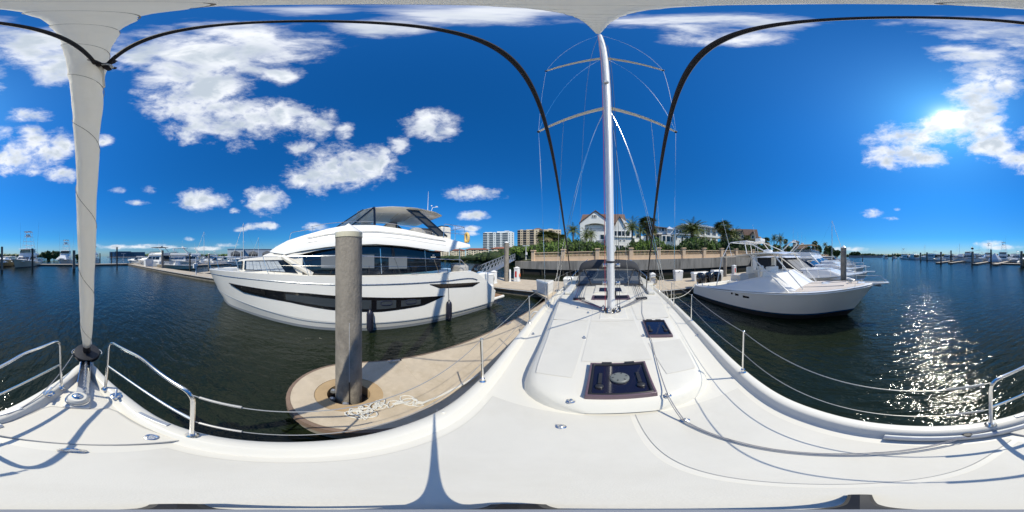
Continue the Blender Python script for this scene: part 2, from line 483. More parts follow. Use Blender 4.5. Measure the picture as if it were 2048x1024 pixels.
def lerp_table(tab, x):
    if x <= tab[0][0]: return tab[0][1]
    for (a, b) in zip(tab, tab[1:]):
        if x <= b[0]:
            t = (x - a[0]) / (b[0] - a[0]); return a[1] + (b[1] - a[1]) * t
    return tab[-1][1]
def smooth_table(tab, x):
    # Catmull-Rom style (monotone-ish) interpolation
    if x <= tab[0][0]: return tab[0][1]
    if x >= tab[-1][0]: return tab[-1][1]
    for i in range(len(tab) - 1):
        if x <= tab[i + 1][0]:
            x0, y0 = tab[i]; x1, y1 = tab[i + 1]
            m0 = (y1 - tab[i - 1][1]) / (x1 - tab[i - 1][0]) if i > 0 else (y1 - y0) / (x1 - x0)
            m1 = (tab[i + 2][1] - y0) / (tab[i + 2][0] - x0) if i + 2 < len(tab) else (y1 - y0) / (x1 - x0)
            h = x1 - x0; t = (x - x0) / h
            return (2*t**3 - 3*t*t + 1) * y0 + (t**3 - 2*t*t + t) * h * m0 + (-2*t**3 + 3*t*t) * y1 + (t**3 - t*t) * h * m1
def frange(a, b, n):
    return [a + (b - a) * i / (n - 1) for i in range(n)]
def bez(p0, p1, p2, n=10):
    p0, p1, p2 = Vector(p0), Vector(p1), Vector(p2)
    return [p0 * (1 - t) ** 2 + p1 * 2 * t * (1 - t) + p2 * t * t for t in frange(0, 1, n)]
def sagline(p, q, sag, n=12):
    p, q = Vector(p), Vector(q)
    return [p.lerp(q, t) - Vector((0, 0, 4 * sag * t * (1 - t))) for t in frange(0, 1, n)]
def fillet(pts, r, n=5):
    pts = [Vector(p) for p in pts]; out = [pts[0]]
    for a, b, c in zip(pts, pts[1:], pts[2:]):
        d1 = (a - b); d2 = (c - b)
        k = min(r, d1.length * .48, d2.length * .48)
        out += bez(b + d1.normalized() * k, b, b + d2.normalized() * k, n)
    return out + [pts[-1]]
# ------------------------------------------------------------------ water
wb = MB()
rr = [0, 30, 120, 500, 2000, 7000]
k = 64
wb.v.append(Vector((0, 0, 0)))
for r_ in rr[1:]:
    for j in range(k):
        a = 2 * math.pi * j / k
        wb.v.append(Vector((r_ * math.cos(a), r_ * math.sin(a), 0)))
for j in range(k):
    wb.f.append((0, 1 + j, 1 + (j + 1) % k))
for i in range(len(rr) - 2):
    for j in range(k):
        a = 1 + i * k + j; b = 1 + i * k + (j + 1) % k
        wb.f.append((a, a + k, b + k, b))
water = wb.build('water', waterm); tag(water, kind='structure')

# ------------------------------------------------------------------ the sailing yacht we stand on (bow towards -Y)
CX = .10
DK = 1.60
HB = [(-1.92, .06), (-1.85, .11), (-1.7, .17), (-1.25, .36), (-.85, .49), (-.6, .585), (-.2, .755), (0, .83), (.26, .925), (.6, 1.03), (1.15, 1.22), (2, 1.47), (3, 1.69), (4.6, 1.93), (6.5, 2.10), (8.5, 2.18), (11, 2.08)]
def hb(y): return smooth_table(HB, y)
sy = thing('sailing_yacht', 'white sailing yacht whose bow deck and mast fill the foreground', 'sailing yacht', (CX, 4, 0))
YS = sorted(set([round(v, 3) for v in frange(-1.92, 2, 44)] + [round(v, 3) for v in frange(2, 11, 30)]))
# hull
hm = MB(); rings = []
for y in YS:
    h = hb(y); w = max(.0, min(1, (y + 1.6) / 5.0)) ** .7
    hw = h * (.25 + .68 * w)
    side = [(h, DK + .0), (h * .985 + .0, DK - .25), (h * .6 + hw * .4, .75), (hw, .1), (hw * .6, -.4), (0, -.55)]
    rings.append([(CX - a, y, z) for a, z in side] + [(CX + a, y, z) for a, z in side[::-1][1:]])
hm.loft(rings)
hm.f.append(tuple(range(len(hm.v) - 11, len(hm.v))))
hm.build('hull', deckgel, sy, True)
# deck sheet
dm = MB()
rows = []
for y in YS:
    h = max(.03, hb(y) - .10)
    rows.append([(CX + h * t, y, DK + .025 * (1 - t * t)) for t in (-1, -.66, -.33, 0, .33, .66, 1)])
dm.loft(rows)
for i, f in enumerate(dm.f): dm.f[i] = f[::-1]
dm.build('deck', deckgel, sy, True)
def deckz(x, y):
    t = (x - CX) / max(.05, hb(y) - .10); return DK + .025 * (1 - min(1, t * t))
# non-skid fields, a few millimetres proud with smooth gutters between
def field(name, fl, fr, y0, y1, mat, n=28, lift=.004):
    b = MB(); rows = []
    for y in frange(y0, y1, n):
        l, r = fl(y), fr(y)
        if r - l < .01: r = l + .01
        rows.append([(l + (r - l) * t, y, deckz(l + (r - l) * t, y) + lift) for t in (0, .15, .35, .5, .65, .85, 1)])
    b.loft(rows)
    for i, f in enumerate(b.f): b.f[i] = f[::-1]
    return b.build(name, mat, sy, True)
SEAM = [(-.75, .46), (-.45, .40), (-.2, .31), (.0, .25), (.3, .20), (.6, .175), (1.2, .16)]
def seam(y): return smooth_table(SEAM, y)
field('nonskid_panel', lambda y: CX - hb(y) + .22, lambda y: seam(y) - .018, -.58, 1.02, nonskid)
field('nonskid_panel', lambda y: seam(y) + .018, lambda y: CX + hb(y) - .22, -.58, 1.02, nonskid)
# toe rail: moulded bulwark on both sides
for s_ in (-1, 1):
    b = MB(); rows = []
    for y in YS:
        h = hb(y)
        prof = [(.004, DK - .16), (.012, DK - .02), (-.004, DK + .012), (-.004, DK + .055), (.012, DK + .074), (.085, DK + .078), (.108, DK + .066), (.128, DK + .02), (.16, DK + .004)]
        rows.append([(CX + s_ * max(0.0, h - o), y, z) for o, z in prof])
    b.loft(rows)
    if s_ < 0:
        for i, f in enumerate(b.f): b.f[i] = f[::-1]
    rail = b.build('toe_rail', deckgel, sy, True, ang=60)
    g = MB(); rows = []
    for y in YS[4:]:
        h = hb(y)
        rows.append([(CX + s_ * (h + o), y, z) for o, z in ((.0, DK - .075), (.018, DK - .07), (.018, DK - .03), (.0, DK - .025))])
    g.loft(rows); g.build('rubbing_strake', gelw, rail, True)
# coachroof
CR = [(1.03, .30), (1.06, .45), (1.12, .62), (1.25, .80), (1.55, .93), (2.3, 1.10), (3.08, 1.27), (4.3, 1.50), (5.2, 1.62), (7.4, 1.66)]
CRH = [(1.02, .0), (1.06, .06), (1.10, .11), (1.16, .14), (1.3, .155), (1.6, .17), (3.6, .23), (5.2, .30), (6.3, .36), (7.4, .38)]
def crw(y): return smooth_table(CR, y)
def crz(x, y):
    h = smooth_table(CRH, y); t = (x - CX) / crw(y)
    return DK + .02 + h + .028 * (1 - t * t)
cm = MB(); rows = []
for y in [1.03, 1.04, 1.06, 1.09, 1.13, 1.18, 1.25, 1.35, 1.45, 1.6, 1.8, 2.1, 2.5, 2.9, 3.3, 3.7, 4.2, 4.7, 5.2, 5.7, 6.3, 7.0, 7.4]:
    w = crw(y); h = smooth_table(CRH, y)
    half = [(w, DK), (w - .008, DK + .012), (w - .02, DK + .35 * h + .01), (w - .045, DK + .8 * h), (w - .085, DK + h + .006)]
    sec = half + [(w * t, crz(CX + w * t, y)) for t in (.82, .6, .4, .2)]
    sec = [(-a, z) for a, z in sec] + [(0, crz(CX, y))] + sec[::-1]
    rows.append([(CX + a, y, z) for a, z in sec])
cm.loft(rows)
for i, f in enumerate(cm.f): cm.f[i] = f[::-1]
cr = cm.build('coachroof', deckgel, sy, True, ang=50)
def roof_field(fl, fr, y0, y1, n=16, lift=.0045):
    b = MB(); rows = []
    for y in frange(y0, y1, n):
        l, r = fl(y), fr(y)
        rows.append([(l + (r - l) * t, y, crz(l + (r - l) * t, y) + lift) for t in (0, .25, .5, .75, 1)])
    b.loft(rows)
    for i, f in enumerate(b.f): b.f[i] = f[::-1]
    return b.build('nonskid_panel', nonskid, cr, True)
roof_field(lambda y: CX - crw(y) + .13, lambda y: CX - .38 - .02 * y, 1.42, 3.0)
roof_field(lambda y: CX - crw(y) + .13, lambda y: CX - .38 - .02 * y, 3.04, 5.0)
roof_field(lambda y: CX - .34 - .02 * y, lambda y: CX + .36 + .02 * y, 1.74, 3.0)
roof_field(lambda y: CX + .42 + .02 * y, lambda y: CX + crw(y) - .13, 1.42, 2.16, 8)
roof_field(lambda y: CX - .34 - .02 * y, lambda y: CX + .36 + .02 * y, 3.04, 4.6)
roof_field(lambda y: CX + .42 + .02 * y, lambda y: CX + crw(y) - .13, 3.08, 5.0)

# deck hatches
def hatch(corners, vent, z_off=.0):
    # corners fl, fr, ar, al as (x, y)
    P = [Vector((x, y, crz(x, y))) for x, y in corners]
    lift = 0
    for u in frange(0, 1, 9):
        for v in frange(0, 1, 9):
            q = (P[0] * (1 - u) + P[1] * u) * (1 - v) + (P[3] * (1 - u) + P[2] * u) * v
            lift = max(lift, crz(q.x, q.y) - q.z)
    P = [p + Vector((0, 0, lift + .008 + z_off)) for p in P]
    def inset(k, dz):
        c = sum(P, Vector()) / 4
        return [c + (p - c) * k + Vector((0, 0, dz)) for p in P]
    h = MB()
    o0, o1, i1, i0 = inset(1.0, -.06), inset(.985, .035), inset(.91, .035), inset(.91, .02)
    h.loft([o0, o1, i1, i0], closed=True)
    o = h.build('hatch', M('hatch_rim', (.13, .085, .105), .3, var=.1, coat=.3), sy, True, bevel=.006)
    p = MB(); a = inset(.93, .022); p.add(a, [(0, 1, 2, 3)]); p.f[-1] = p.f[-1][::-1] if (a[1]-a[0]).cross(a[2]-a[0]).z < 0 else p.f[-1]
    p.build('pane', acrylic, o)
    r_ = MB()
    ring = [inset(.925, .030), inset(.90, .040), inset(.84, .040), inset(.82, .026)]
    r_.loft(ring, closed=True); r_.build('gasket', rubber, o, True, bevel=.01)
    c = sum(P, Vector()) / 4
    ex = (P[1] - P[0] + P[2] - P[3]).normalized(); ey = (P[0] - P[3] + P[1] - P[2]).normalized()
    W = (P[1] - P[0]).length; L = (P[0] - P[3]).length
    if vent:
        v = MB(); v.lathe(c + Vector((0, 0, .022)), [(.085, 0), (.085, .018), (.075, .028), (.03, .032), (.001, .032)], 28)
        vo = v.build('vent_disc', M('vent_grey', (.17, .18, .17), .45, var=.1), o, True)
        for q in range(6):
            a = q * math.pi / 3 + .2
            nb = MB(); nb.box(c + Vector((.06 * math.cos(a), .06 * math.sin(a), .049)), (.018, .012, .008), a)
            nb.build('vent_slot', rubber, o)
    for s_ in (-1, 1):
        hd = MB(); q = c + ex * (s_ * W * .29) - ey * L * .05 + Vector((0, 0, .03))
        hd.bar(q + ey * .10, q - ey * .06, .03, .02)
        hd.lathe(q - ey * .10 + Vector((0, 0, -.01)), [(.034, 0), (.034, .02), (.02, .03), (.001, .031)], 14)
        hd.build('handle', plastic, o, True)
    for s_ in (-1, 1):
        hg = MB(); q = c + ex * (s_ * W * .2) + ey * L * .47 + Vector((0, 0, .03)); hg.bar(q - ex * .05, q + ex * .05, .035, .03); hg.build('hinge', plastic, o)
    return o
hatch([(-.17, 1.66), (.40, 1.66), (.37, 1.06), (-.16, 1.06)][0:2] + [(.37, 1.13), (-.16, 1.13)], True)
hatch([(.66, 2.98), (1.07, 2.90), (.97, 2.24), (.60, 2.32)], False)
# long transverse hatch and sliding companionway behind the mast
def flat_roof_part(name, mat, x0, x1, y0, y1, h=.03, parent=sy, lift=.0):
    b = MB()
    b.hexa([(x0, y0, crz(x0, y0) - .02), (x1, y0, crz(x1, y0) - .02), (x1, y1, crz(x1, y1) - .02), (x0, y1, crz(x0, y1) - .02)],
           [(x0, y0, crz(x0, y0) + h + lift), (x1, y0, crz(x1, y0) + h + lift), (x1, y1, crz(x1, y1) + h + lift), (x0, y1, crz(x0, y1) + h + lift)])
    return b.build(name, mat, parent, bevel=.008)
h3 = flat_roof_part('hatch', MATS['hatch_rim'], -.42, .66, 4.45, 4.85, .03)
flat_roof_part('pane', acrylic, -.36, .60, 4.50, 4.80, .036, h3)
slide = flat_roof_part('companionway_slide', deckgel, -.40, .64, 5.15, 6.1, .05)
flat_roof_part('pane', acrylic, -.25, .49, 5.2, 5.7, .056, slide)
flat_roof_part('mast_step', deckgel, -.14, .42, 3.15, 3.95, .014)
for s_ in (-1, 1):
    b = MB(); rows = []
    for y in frange(4.9, 6.0, 8):
        rows.append((CX + s_ * (1.05 + .05 * y), y, crz(CX + s_ * 1.3, y) + .05))
    b.bar(rows[0], rows[-1], .22, .10)
    b.build('rope_locker', deckgel, sy, bevel=.03)

# small chrome deck fittings
def fitting(x, y, onroof=False, r=.022):
    z = crz(x, y) if onroof else deckz(x, y)
    b = MB(); b.lathe((x, y, z), [(r * 1.4, 0), (r * 1.4, .006), (r * .8, .012), (r * .7, .022), (r * .3, .028), (.001, .028)], 14)
    b.tube(bez((x - r * .9, y, z + .01), (x, y, z + .07), (x + r * .9, y, z + .01), 7), .005, 6)
    return b.build('pad_eye', chrome, sy, True)
for px, py, rf in ((1122, 854, 0), (1142, 797, 1), (1335, 787, 1), (1370, 841, 0), (1066, 667, 0), (1394, 670, 0), (1168, 680, 1), (1286, 676, 1), (1155, 622, 1), (1176, 632, 1)):
    p = atz(px, py, DK + (.2 if rf else .02)); fitting(p.x, p.y, bool(rf))

# mast, spreaders, standing rigging
MY = 3.62
mast = MB(); rings = []
def mx(z): return CX - .0 - .16 * (z / 19.0) * 0
MTOP = CZ + 16.6
def rk(v):
    # the rig leans a little to one side: x shifts with height
    v = Vector(v); return Vector((v.x - .26 * max(0, v.z - 1.9) / 18, v.y, v.z))
for z in [crz(CX, MY) - .05] + frange(2.0, MTOP, 24):
    k_ = 1 if z < 15 else 1 - .45 * (z - 15) / (MTOP - 15)
    rings.append([rk((CX + .088 * k_ * math.cos(a), MY + .135 * k_ * math.sin(a), z)) for a in [2 * math.pi * j / 20 for j in range(20)]])
mast.loft(rings, closed=True, cap=True)
mo = mast.build('mast', alu, sy, True)
b = MB(); b.loft([[rk((CX + r_ * .090 * math.cos(a), MY + r_ * .137 * math.sin(a), z)) for a in [2 * math.pi * j / 20 for j in range(20)]] for z, r_ in ((3.00, 1.0), (3.0, 1.03), (3.04, 1.03), (3.04, 1.0))], closed=True); b.build('mast_band', rubber, mo, True)
b = MB(); b.box(rk((CX, MY - .17, atd(1210, 166, 3.5).z)), (.11, .10, .17)); b.build('steaming_light', pvc, mo, bevel=.02)
SP = {}
for nm, zr, tip in (('lo', CZ + 4.66, (1.98, 4.42, CZ + 4.62)), ('up', CZ + 9.75, (1.62, 4.32, CZ + 9.95))):
    for s_ in (-1, 1):
        t = rk((CX + s_ * tip[0], tip[1], tip[2])); r0 = rk((CX + s_ * .06, MY + .03, zr))
        SP[nm, s_] = (r0, t)
        b = MB(); rings = []
        d = (t - r0).normalized(); up = Vector((0, 0, 1)); n_ = d.cross(up).normalized(); g = n_.cross(d)
        for q in frange(0, 1, 6):
            c = r0.lerp(t, q); w, h = .07 * (1 - .4 * q), .024 * (1 - .25 * q)
            rings.append([c + n_ * (w * math.cos(a)) + g * (h * math.sin(a)) for a in [2 * math.pi * j / 12 for j in range(12)]])
        b.loft(rings, closed=True, cap=True); spo = b.build('spreader', gel, mo, True)
        e = MB(); e.ball(t, .05, 10, 6); e.build('spreader_end', rubber, spo, True)
CHP = {s_: Vector((CX + s_ * 1.78, 4.30, DK + .05)) for s_ in (-1, 1)}
def wire(p, q, r=.0065, mat=None, name='shroud', n=6, parent=None):
    b = MB(); b.tube([p, q], r, n); return b.build(name, mat or steel, parent or sy)
for s_ in (-1, 1):
    lo, up = SP['lo', s_][1], SP['up', s_][1]
    wire(CHP[s_], lo); wire(lo, up); wire(up, rk((CX + s_ * .05, MY, MTOP - .4))); wire(lo, SP['up', s_][0] - Vector((0, 0, .15)))
    wire(CHP[s_] + Vector((-s_ * .1, .0, 0)), SP['lo', s_][0] - Vector((0, 0, .2)))
    wire(CHP[s_] + Vector((-s_ * .3, -.35, 0)), SP['lo', s_][0] - Vector((0, 0, .12)), .005)
    # turnbuckle
    b = MB(); d = (lo - CHP[s_]).normalized(); b.tube([CHP[s_] - d * .05, CHP[s_] + d * .28], .014, 8); b.tube([CHP[s_] + d * .08, CHP[s_] + d * .2], .02, 8); b.build('turnbuckle', steel, sy, True)
    # topping lift / flag halyard on the lower spreader
    f = SP['lo', s_][0].lerp(lo, .55)
    wire(f, Vector((CX + s_ * 1.66, 4.9, DK + .1)), .0035, ropewhite, 'flag_halyard')
wire(rk((CX - .04, MY - .14, MTOP - .6)), (CX - .13, MY - .16, DK + .35), .006, ropered, 'halyard')
wire(rk((CX + .05, MY - .15, MTOP - .6)), (CX + .13, MY - .14, DK + .35), .005, ropeblack, 'halyard')
wire(rk((CX + .11, MY - .02, MTOP - 4)), (CX + .2, MY + .1, DK + .33), .005, ropeblack, 'halyard')
wire(rk((CX + .10, MY + .2, CZ + 4.2)), (CX + .62, 5.2, DK + .36), .004, ropewhite, 'halyard')
wire(rk((CX - .06, MY + .1, MTOP - 1)), (CX - 1.6, 8.6, DK + .6), .004, ropegrey, 'runner')
# boom and mainsail track end seen past the mast
b = MB(); b.tube([(CX, MY + .18, 3.32), (CX, 8.8, 3.5)], .12, 14); b.build('boom', alu, sy, True)

# mast base: blocks and fanned control lines
b = MB()
b.lathe((CX, MY, crz(CX, MY)), [(.22, 0), (.22, .02), (.17, .035), (.001, .035)], 22); b.build('mast_collar', steel, sy, True)
for q in range(8):
    a = -math.pi / 2 + (q - 3.5) * .52
    c = Vector((CX + .18 * math.cos(a), MY + .20 * math.sin(a), crz(CX, MY) + .07))
    b = MB(); b.lathe(c - Vector((0, 0, .03)), [(.02, 0), (.035, .01), (.035, .05), (.02, .06), (.001, .06)], 10); b.tube(bez(c + Vector((-.02, 0, .02)), c + Vector((0, 0, .1)), c + Vector((.02, 0, .02)), 6), .007, 6)
    b.build('turning_block', steel if q % 2 else plastic, sy, True)
for s_ in (-1, 1):
    org = Vector((CX + s_ * .86, 4.42, crz(CX + s_ * .86, 4.42) + .04))
    b = MB(); b.bar(org + Vector((-.16, -.02, 0)), org + Vector((.16, .05, 0)), .09, .06); b.build('deck_organiser', plastic, sy, bevel=.012)
    for q in range(5):
        mat = (ropered, ropegrey, ropeblack, ropewhite, ropegrey)[(q + (s_ > 0) * 2) % 5] if s_ < 0 else (ropegrey, ropeblack, ropegrey, ropeblack, ropegrey)[q]
        a = org + Vector((-.12 + .06 * q, 0, 0))
        st = Vector((CX + s_ * (.14 + .012 * q), MY + .02 * q - .04, crz(CX, MY) + .06))
        b = MB(); b.tube([st, a], .006, 6)
        e = Vector((CX + s_ * (1.0) + (-.12 + .07 * q), 6.1, crz(CX + s_ * 1.1, 6.1) + .05))
        b.tube([a, e], .006, 6); b.build('control_line', mat, sy)

# sprayhood
SH = MB(); rows = []
def sh_arch(y, zt, hw, zb, n=17, pw=.30):
    out = []
    for j in range(n):
        a = math.pi * j / (n - 1)
        c, s2 = math.cos(a), math.sin(a)
        out.append(Vector((CX - hw * (abs(c) ** pw if False else math.copysign(abs(c) ** .55, c)), y, zb + (zt - zb) * (max(0, s2) ** .42))))
    return out
for y, zt, hw, zb in ((6.30, 2.66, 1.17, 2.40), (6.45, 2.90, 1.21, 2.42), (6.9, 3.0, 1.26, 2.35), (7.35, 3.0, 1.28, 2.3), (7.7, 2.97, 1.30, 2.25)):
    rows.append(sh_arch(y, zt, hw, zb))
SH.loft(rows)
hood = SH.build('sprayhood', canvasgrey, sy, True, ang=80)
hood.modifiers.new('thick', 'SOLIDIFY').thickness = .012
b = MB()
bot = [Vector((CX + 1.30 * t, 5.98 - .16 * (1 - t * t) * -1 - .0, crz(CX + 1.2 * t, 6.0) + .04)) for t in frange(-1, 1, 17)]
top = sh_arch(6.31, 2.64, 1.16, 2.38)[::-1]; top = [Vector((p.x, p.y, p.z)) for p in top]
top = sorted(top, key=lambda p: p.x)
b.loft([bot, [x.lerp(y_, .14) for x, y_ in zip(bot, top)]]); b.build('lower_band', canvasgrey, hood, True)
mid0 = [x.lerp(y_, .12) for x, y_ in zip(bot, top)]; mid1 = [x.lerp(y_, .93) for x, y_ in zip(bot, top)]
for i0, i1 in ((1, 4), (4, 12), (12, 15)):
    w = MB(); w.loft([mid0[i0:i1 + 1], [a.lerp(c, .5) - Vector((0, .03, 0)) for a, c in zip(mid0, mid1)][i0:i1 + 1], mid1[i0:i1 + 1]]); w.build('clear_panel', clearv, hood, True)
for i in (1, 4, 12, 15):
    w = MB(); w.tube([bot[i], mid0[i], mid1[i], top[i]], .028, 6); w.build('window_seam', canvasgrey, hood, True)
for s_ in (-1, 1):   # side panels back to the cockpit
    w = MB(); e = 0 if s_ < 0 else -1
    p0 = bot[e]; p1 = Vector((CX + s_ * 1.42, 7.7, crz(CX + s_ * 1.2, 7.2) + .02)); q1 = Vector((CX + s_ * 1.30, 7.7, 2.62)); q0 = mid1[e]
    w.add([p0, p1, q1, q0], [(0, 1, 2, 3)]); w.build('side_panel', clearv, hood)
    w = MB(); w.tube(fillet([p1, Vector((CX + s_ * 1.32, 7.72, 2.7)), Vector((CX + s_ * 1.0, 7.72, 2.98))], .2), .016, 8); w.build('hoop', steel, hood, True)
    w = MB(); w.tube(fillet([(CX + s_ * 1.45, 6.2, crz(CX + s_ * 1.4, 6.2)), (CX + s_ * 1.45, 6.2, 2.35), (CX + s_ * 1.40, 7.5, 2.5)], .1), .014, 8); w.build('grab_rail', steel, sy, True)
# steering gear and cockpit seen through the panels
for s_ in (-1, 1):
    b = MB(); b.box((CX + s_ * 1.0, 9.4, 1.75), (.22, .3, .8)); b.build('helm_pedestal', plastic, sy, bevel=.05)
    b = MB(); b.tube([(CX + s_ * 1.0 + .42 * math.cos(a), 9.15, 2.3 + .42 * math.sin(a)) for a in frange(0, 2 * math.pi, 25)], .015, 6); b.build('steering_wheel', steel, sy, True)
    b = MB(); b.box((CX + s_ * 1.55, 8.6, 1.72), (.9, 3.0, .35)); b.build('cockpit_coaming', deckgel, sy, bevel=.06)

# lifelines, stanchions, pulpit
RZ = DK + .075
STN = {-1: [1.10, 3.0, 4.75, 6.4, 8.2, 10.2], 1: [1.14, 3.05, 4.76, 6.4, 8.2, 10.2]}
def on_rail(s_, y, o=.055): return Vector((CX + s_ * (hb(y) - o), y, RZ))
TOPR = {}
for s_ in (-1, 1):
    for y in STN[s_]:
        p = on_rail(s_, y)
        b = MB(); b.tube([p, p + Vector((s_ * .015, 0, .62))], .0125, 10); b.lathe(p, [(.035, 0), (.035, .012), (.022, .03), (.022, .06), (.001, .06)], 14); b.ball(p + Vector((s_ * .015, 0, .62)), .015, 8, 6)
        b.build('stanchion', steel, sy, True)
# the pulpit: one bent-tube half on each side of the bow, open in the middle
PUL = {}
for s_ in (-1, 1):
    pa = on_rail(s_, -.62)                                   # after leg
    pf = Vector((CX + s_ * .19, -1.40, DK + .05))
    ta = pa + Vector((s_ * .02, -.02, .60)); tf = pf + Vector((s_ * .05, -.16, .60))
    mid = Vector((CX + s_ * (hb(-1.05) + .03), -1.10, DK + .69))
    b = MB()
    up = fillet([pa, ta, mid.lerp(tf, .15) + Vector((s_ * .02, 0, -.01)), tf, pf], .09, 6)
    b.tube(up, .0135, 10)
    b.lathe(pa, [(.035, 0), (.035, .012), (.022, .03), (.001, .03)], 14); b.lathe(pf, [(.035, 0), (.035, .012), (.022, .03), (.001, .03)], 14)
    pul = b.build('pulpit_rail', steel, sy, True)
    ma = pa.lerp(ta, .46); mf = pf.lerp(tf, .52)
    mm = Vector((CX + s_ * (hb(-1.05) + .0), -1.06, (ma.z + mf.z) / 2 + .01))
    b = MB(); b.tube(bez(ma, mm * 1.0 + (mm - (ma + mf) / 2) * .6, mf, 12), .0115, 8); b.build('middle_rail', steel, pul, True)
    PUL[s_] = (ta, ma)
for s_ in (-1, 1):
    ys = STN[s_]
    for lev, zz in ((0, .61), (1, .31)):
        pts = [PUL[s_][lev] - Vector((0, 0, .02))] + [on_rail(s_, y) + Vector((s_ * .015 * zz / .6, 0, zz)) for y in ys]
        b = MB()
        for a, c in zip(pts, pts[1:]): b.tube(sagline(a, c, .012, 6), .0036, 6)
        b.tube([pts[0].lerp(pts[1], .02), pts[0].lerp(pts[1], .13)], .009, 8)
        b.build('lifeline', M('coated_wire', (.42, .41, .39), .4, .4), sy)

# bow: roller arm, furling drum, forestay with furled genoa, windlass, chain, locker lid, cleats
b = MB()
b.hexa([(CX - .10, -1.7, 1.40), (CX + .10, -1.7, 1.40), (CX + .055, -2.72, 1.50), (CX - .055, -2.72, 1.50)],
       [(CX - .10, -1.7, 1.64), (CX + .10, -1.7, 1.64), (CX + .045, -2.72, 1.70), (CX - .045, -2.72, 1.70)])
b.build('bowsprit', deckgel, sy, bevel=.03)
for s_ in (-1, 1):
    b = MB(); b.bar((CX + s_ * .055, -1.46, DK + .07), (CX + s_ * .055, -1.95, DK + .12), .008, .10); b.build('roller_cheek', steel, sy)
b = MB(); b.bar((CX, -1.25, DK + .02), (CX, -1.95, DK + .06), .11, .01); b.build('roller_channel', alug, sy)
b = MB(); b.tube([(CX - .05, -1.9, DK + .1), (CX + .05, -1.9, DK + .1)], .04, 14); b.build('bow_roller', rubber, sy, True)
WND = Vector((CX + .03, -1.22, DK + .0))
b = MB(); b.box(WND + Vector((0, -.0, .03)), (.20, .22, .05)); b.build('windlass_recess', gelw, sy, bevel=.03)
b = MB(); b.lathe(WND + Vector((0, 0, .05)), [(.083, 0), (.086, .03), (.083, .055), (.07, .07), (.04, .075), (.001, .075)], 26); wo = b.build('windlass', deckgel, sy, True)
b = MB(); b.lathe(WND + Vector((0, 0, .118)), [(.042, 0), (.044, .012), (.032, .024), (.02, .03), (.001, .03)], 20); b.build('gypsy_cap', chrome, wo, True)
b = MB(); b.lathe(WND + Vector((0, 0, .052)), [(.093, 0), (.097, .012), (.093, .02), (.08, .02)], 26); b.build('chain_wheel', steel, wo, True)
b = MB()
cpts = [Vector((CX - .02, -1.28, DK + .09)).lerp(Vector((CX, -1.9, DK + .145)), t) for t in frange(0, 1, 22)]
for i, p in enumerate(cpts):
    hor = i % 2; ax = Vector((1, 0, 0)) if hor else Vector((0, 0, 1)); al = Vector((0, -1, .05)).normalized()
    b.tube([p + al * (.026 * math.cos(a)) + ax * (.015 * math.sin(a)) for a in frange(0, 2 * math.pi, 9)], .006, 5, cap=False)
b.build('anchor_chain', M('galv_chain', (.55, .55, .55), .35, .9), sy, True)
# anchor locker lid (a raised plate with a rounded after edge)
lid = []
for t in frange(-1, 1, 15):
    lid.append((CX + t * .475, -.615 - .05 * (1 - t * t)))
lid = lid + [(CX + .36, -.82), (CX + .25, -1.06), (CX + .20, -1.11), (CX - .20, -1.11), (CX - .25, -1.06), (CX - .36, -.82)]
def scaled(poly, k):
    cx = sum(p[0] for p in poly) / len(poly); cy = sum(p[1] for p in poly) / len(poly)
    return [(cx + (p[0] - cx) * k, cy + (p[1] - cy) * k) for p in poly]
b = MB(); b.prism(lid, DK + .01, DK + .036, scaled(lid, .985)); lo_ = b.build('anchor_locker_lid', nonskidw, sy, bevel=.006)
b = MB(); p = atz(303, 874, DK + .04); b.lathe((p.x, p.y, DK + .034), [(.035, 0), (.035, .006), (.028, .009), (.022, .004), (.001, .004)], 20); b.build('latch', chrome, lo_, True)
b = MB(); g = scaled(lid, 1.03); b.prism(g, DK + .008, DK + .0275); b.build('lid_gutter', M('gutter_grey', (.42, .41, .38), .6), lo_)
b = MB(); p = atz(143, 902, DK + .03); b.tube(bez((p.x - .05, p.y, p.z), (p.x, p.y - .01, p.z + .09), (p.x + .05, p.y, p.z), 9), .009, 8); b.box((p.x, p.y, p.z - .003), (.10, .035, .012)); b.build('pad_eye', chrome, sy, True)
for s_ in (-1, 1):   # bow cleats, fairlead chocks
    for y in (-1.26,):
        c = Vector((CX + s_ * (hb(y) - .09), y, DK + .07))
        b = MB(); b.lathe(c, [(.05, 0), (.05, .012), (.035, .02), (.03, .035), (.001, .037)], 18); b.tube([c + Vector((-.01, -.07, .045)), c + Vector((0, 0, .035)), c + Vector((.01, .07, .045))], .011, 8); b.build('mooring_cleat', chrome, sy, True)
    c = Vector((CX + s_ * (hb(-.88) - .05), -.88, RZ + .005))
    b = MB(); b.bar(c + Vector((-s_ * .055, -.11, 0)), c + Vector((s_ * .05, .10, 0)), .035, .010); b.build('chafe_plate', alug, sy, bevel=.006)
# furled genoa
F0 = Vector((CX, -2.03, DK + .10)); F1 = rk((CX - .03, MY - .12, MTOP - .15))
def stay(t): return F0.lerp(F1, t)
fd = (F1 - F0).normalized()
b = MB()
fx = Vector((1, 0, 0)); fy = fd.cross(fx)
def ringat(c, r, n=30): return [c + fx * (r * math.cos(2 * math.pi * j / n)) + fy * (r * math.sin(2 * math.pi * j / n)) for j in range(n)]
dc = F0 + fd * .06
b.loft([ringat(dc, .05), ringat(dc, .155), ringat(dc + fd * .012, .162), ringat(dc + fd * .02, .08), ringat(dc + fd * .055, .08), ringat(dc + fd * .06, .162), ringat(dc + fd * .075, .155), ringat(dc + fd * .085, .05)], closed=True, cap=True)
drum = b.build('furling_drum', plastic, sy, True)
b = MB(); b.tube([dc + fd * .08, dc + fd * .26], [.05, .038], 14); b.box(dc + fd * .15, (.09, .07, .07)); b.build('drum_swivel', rubber, drum, True)
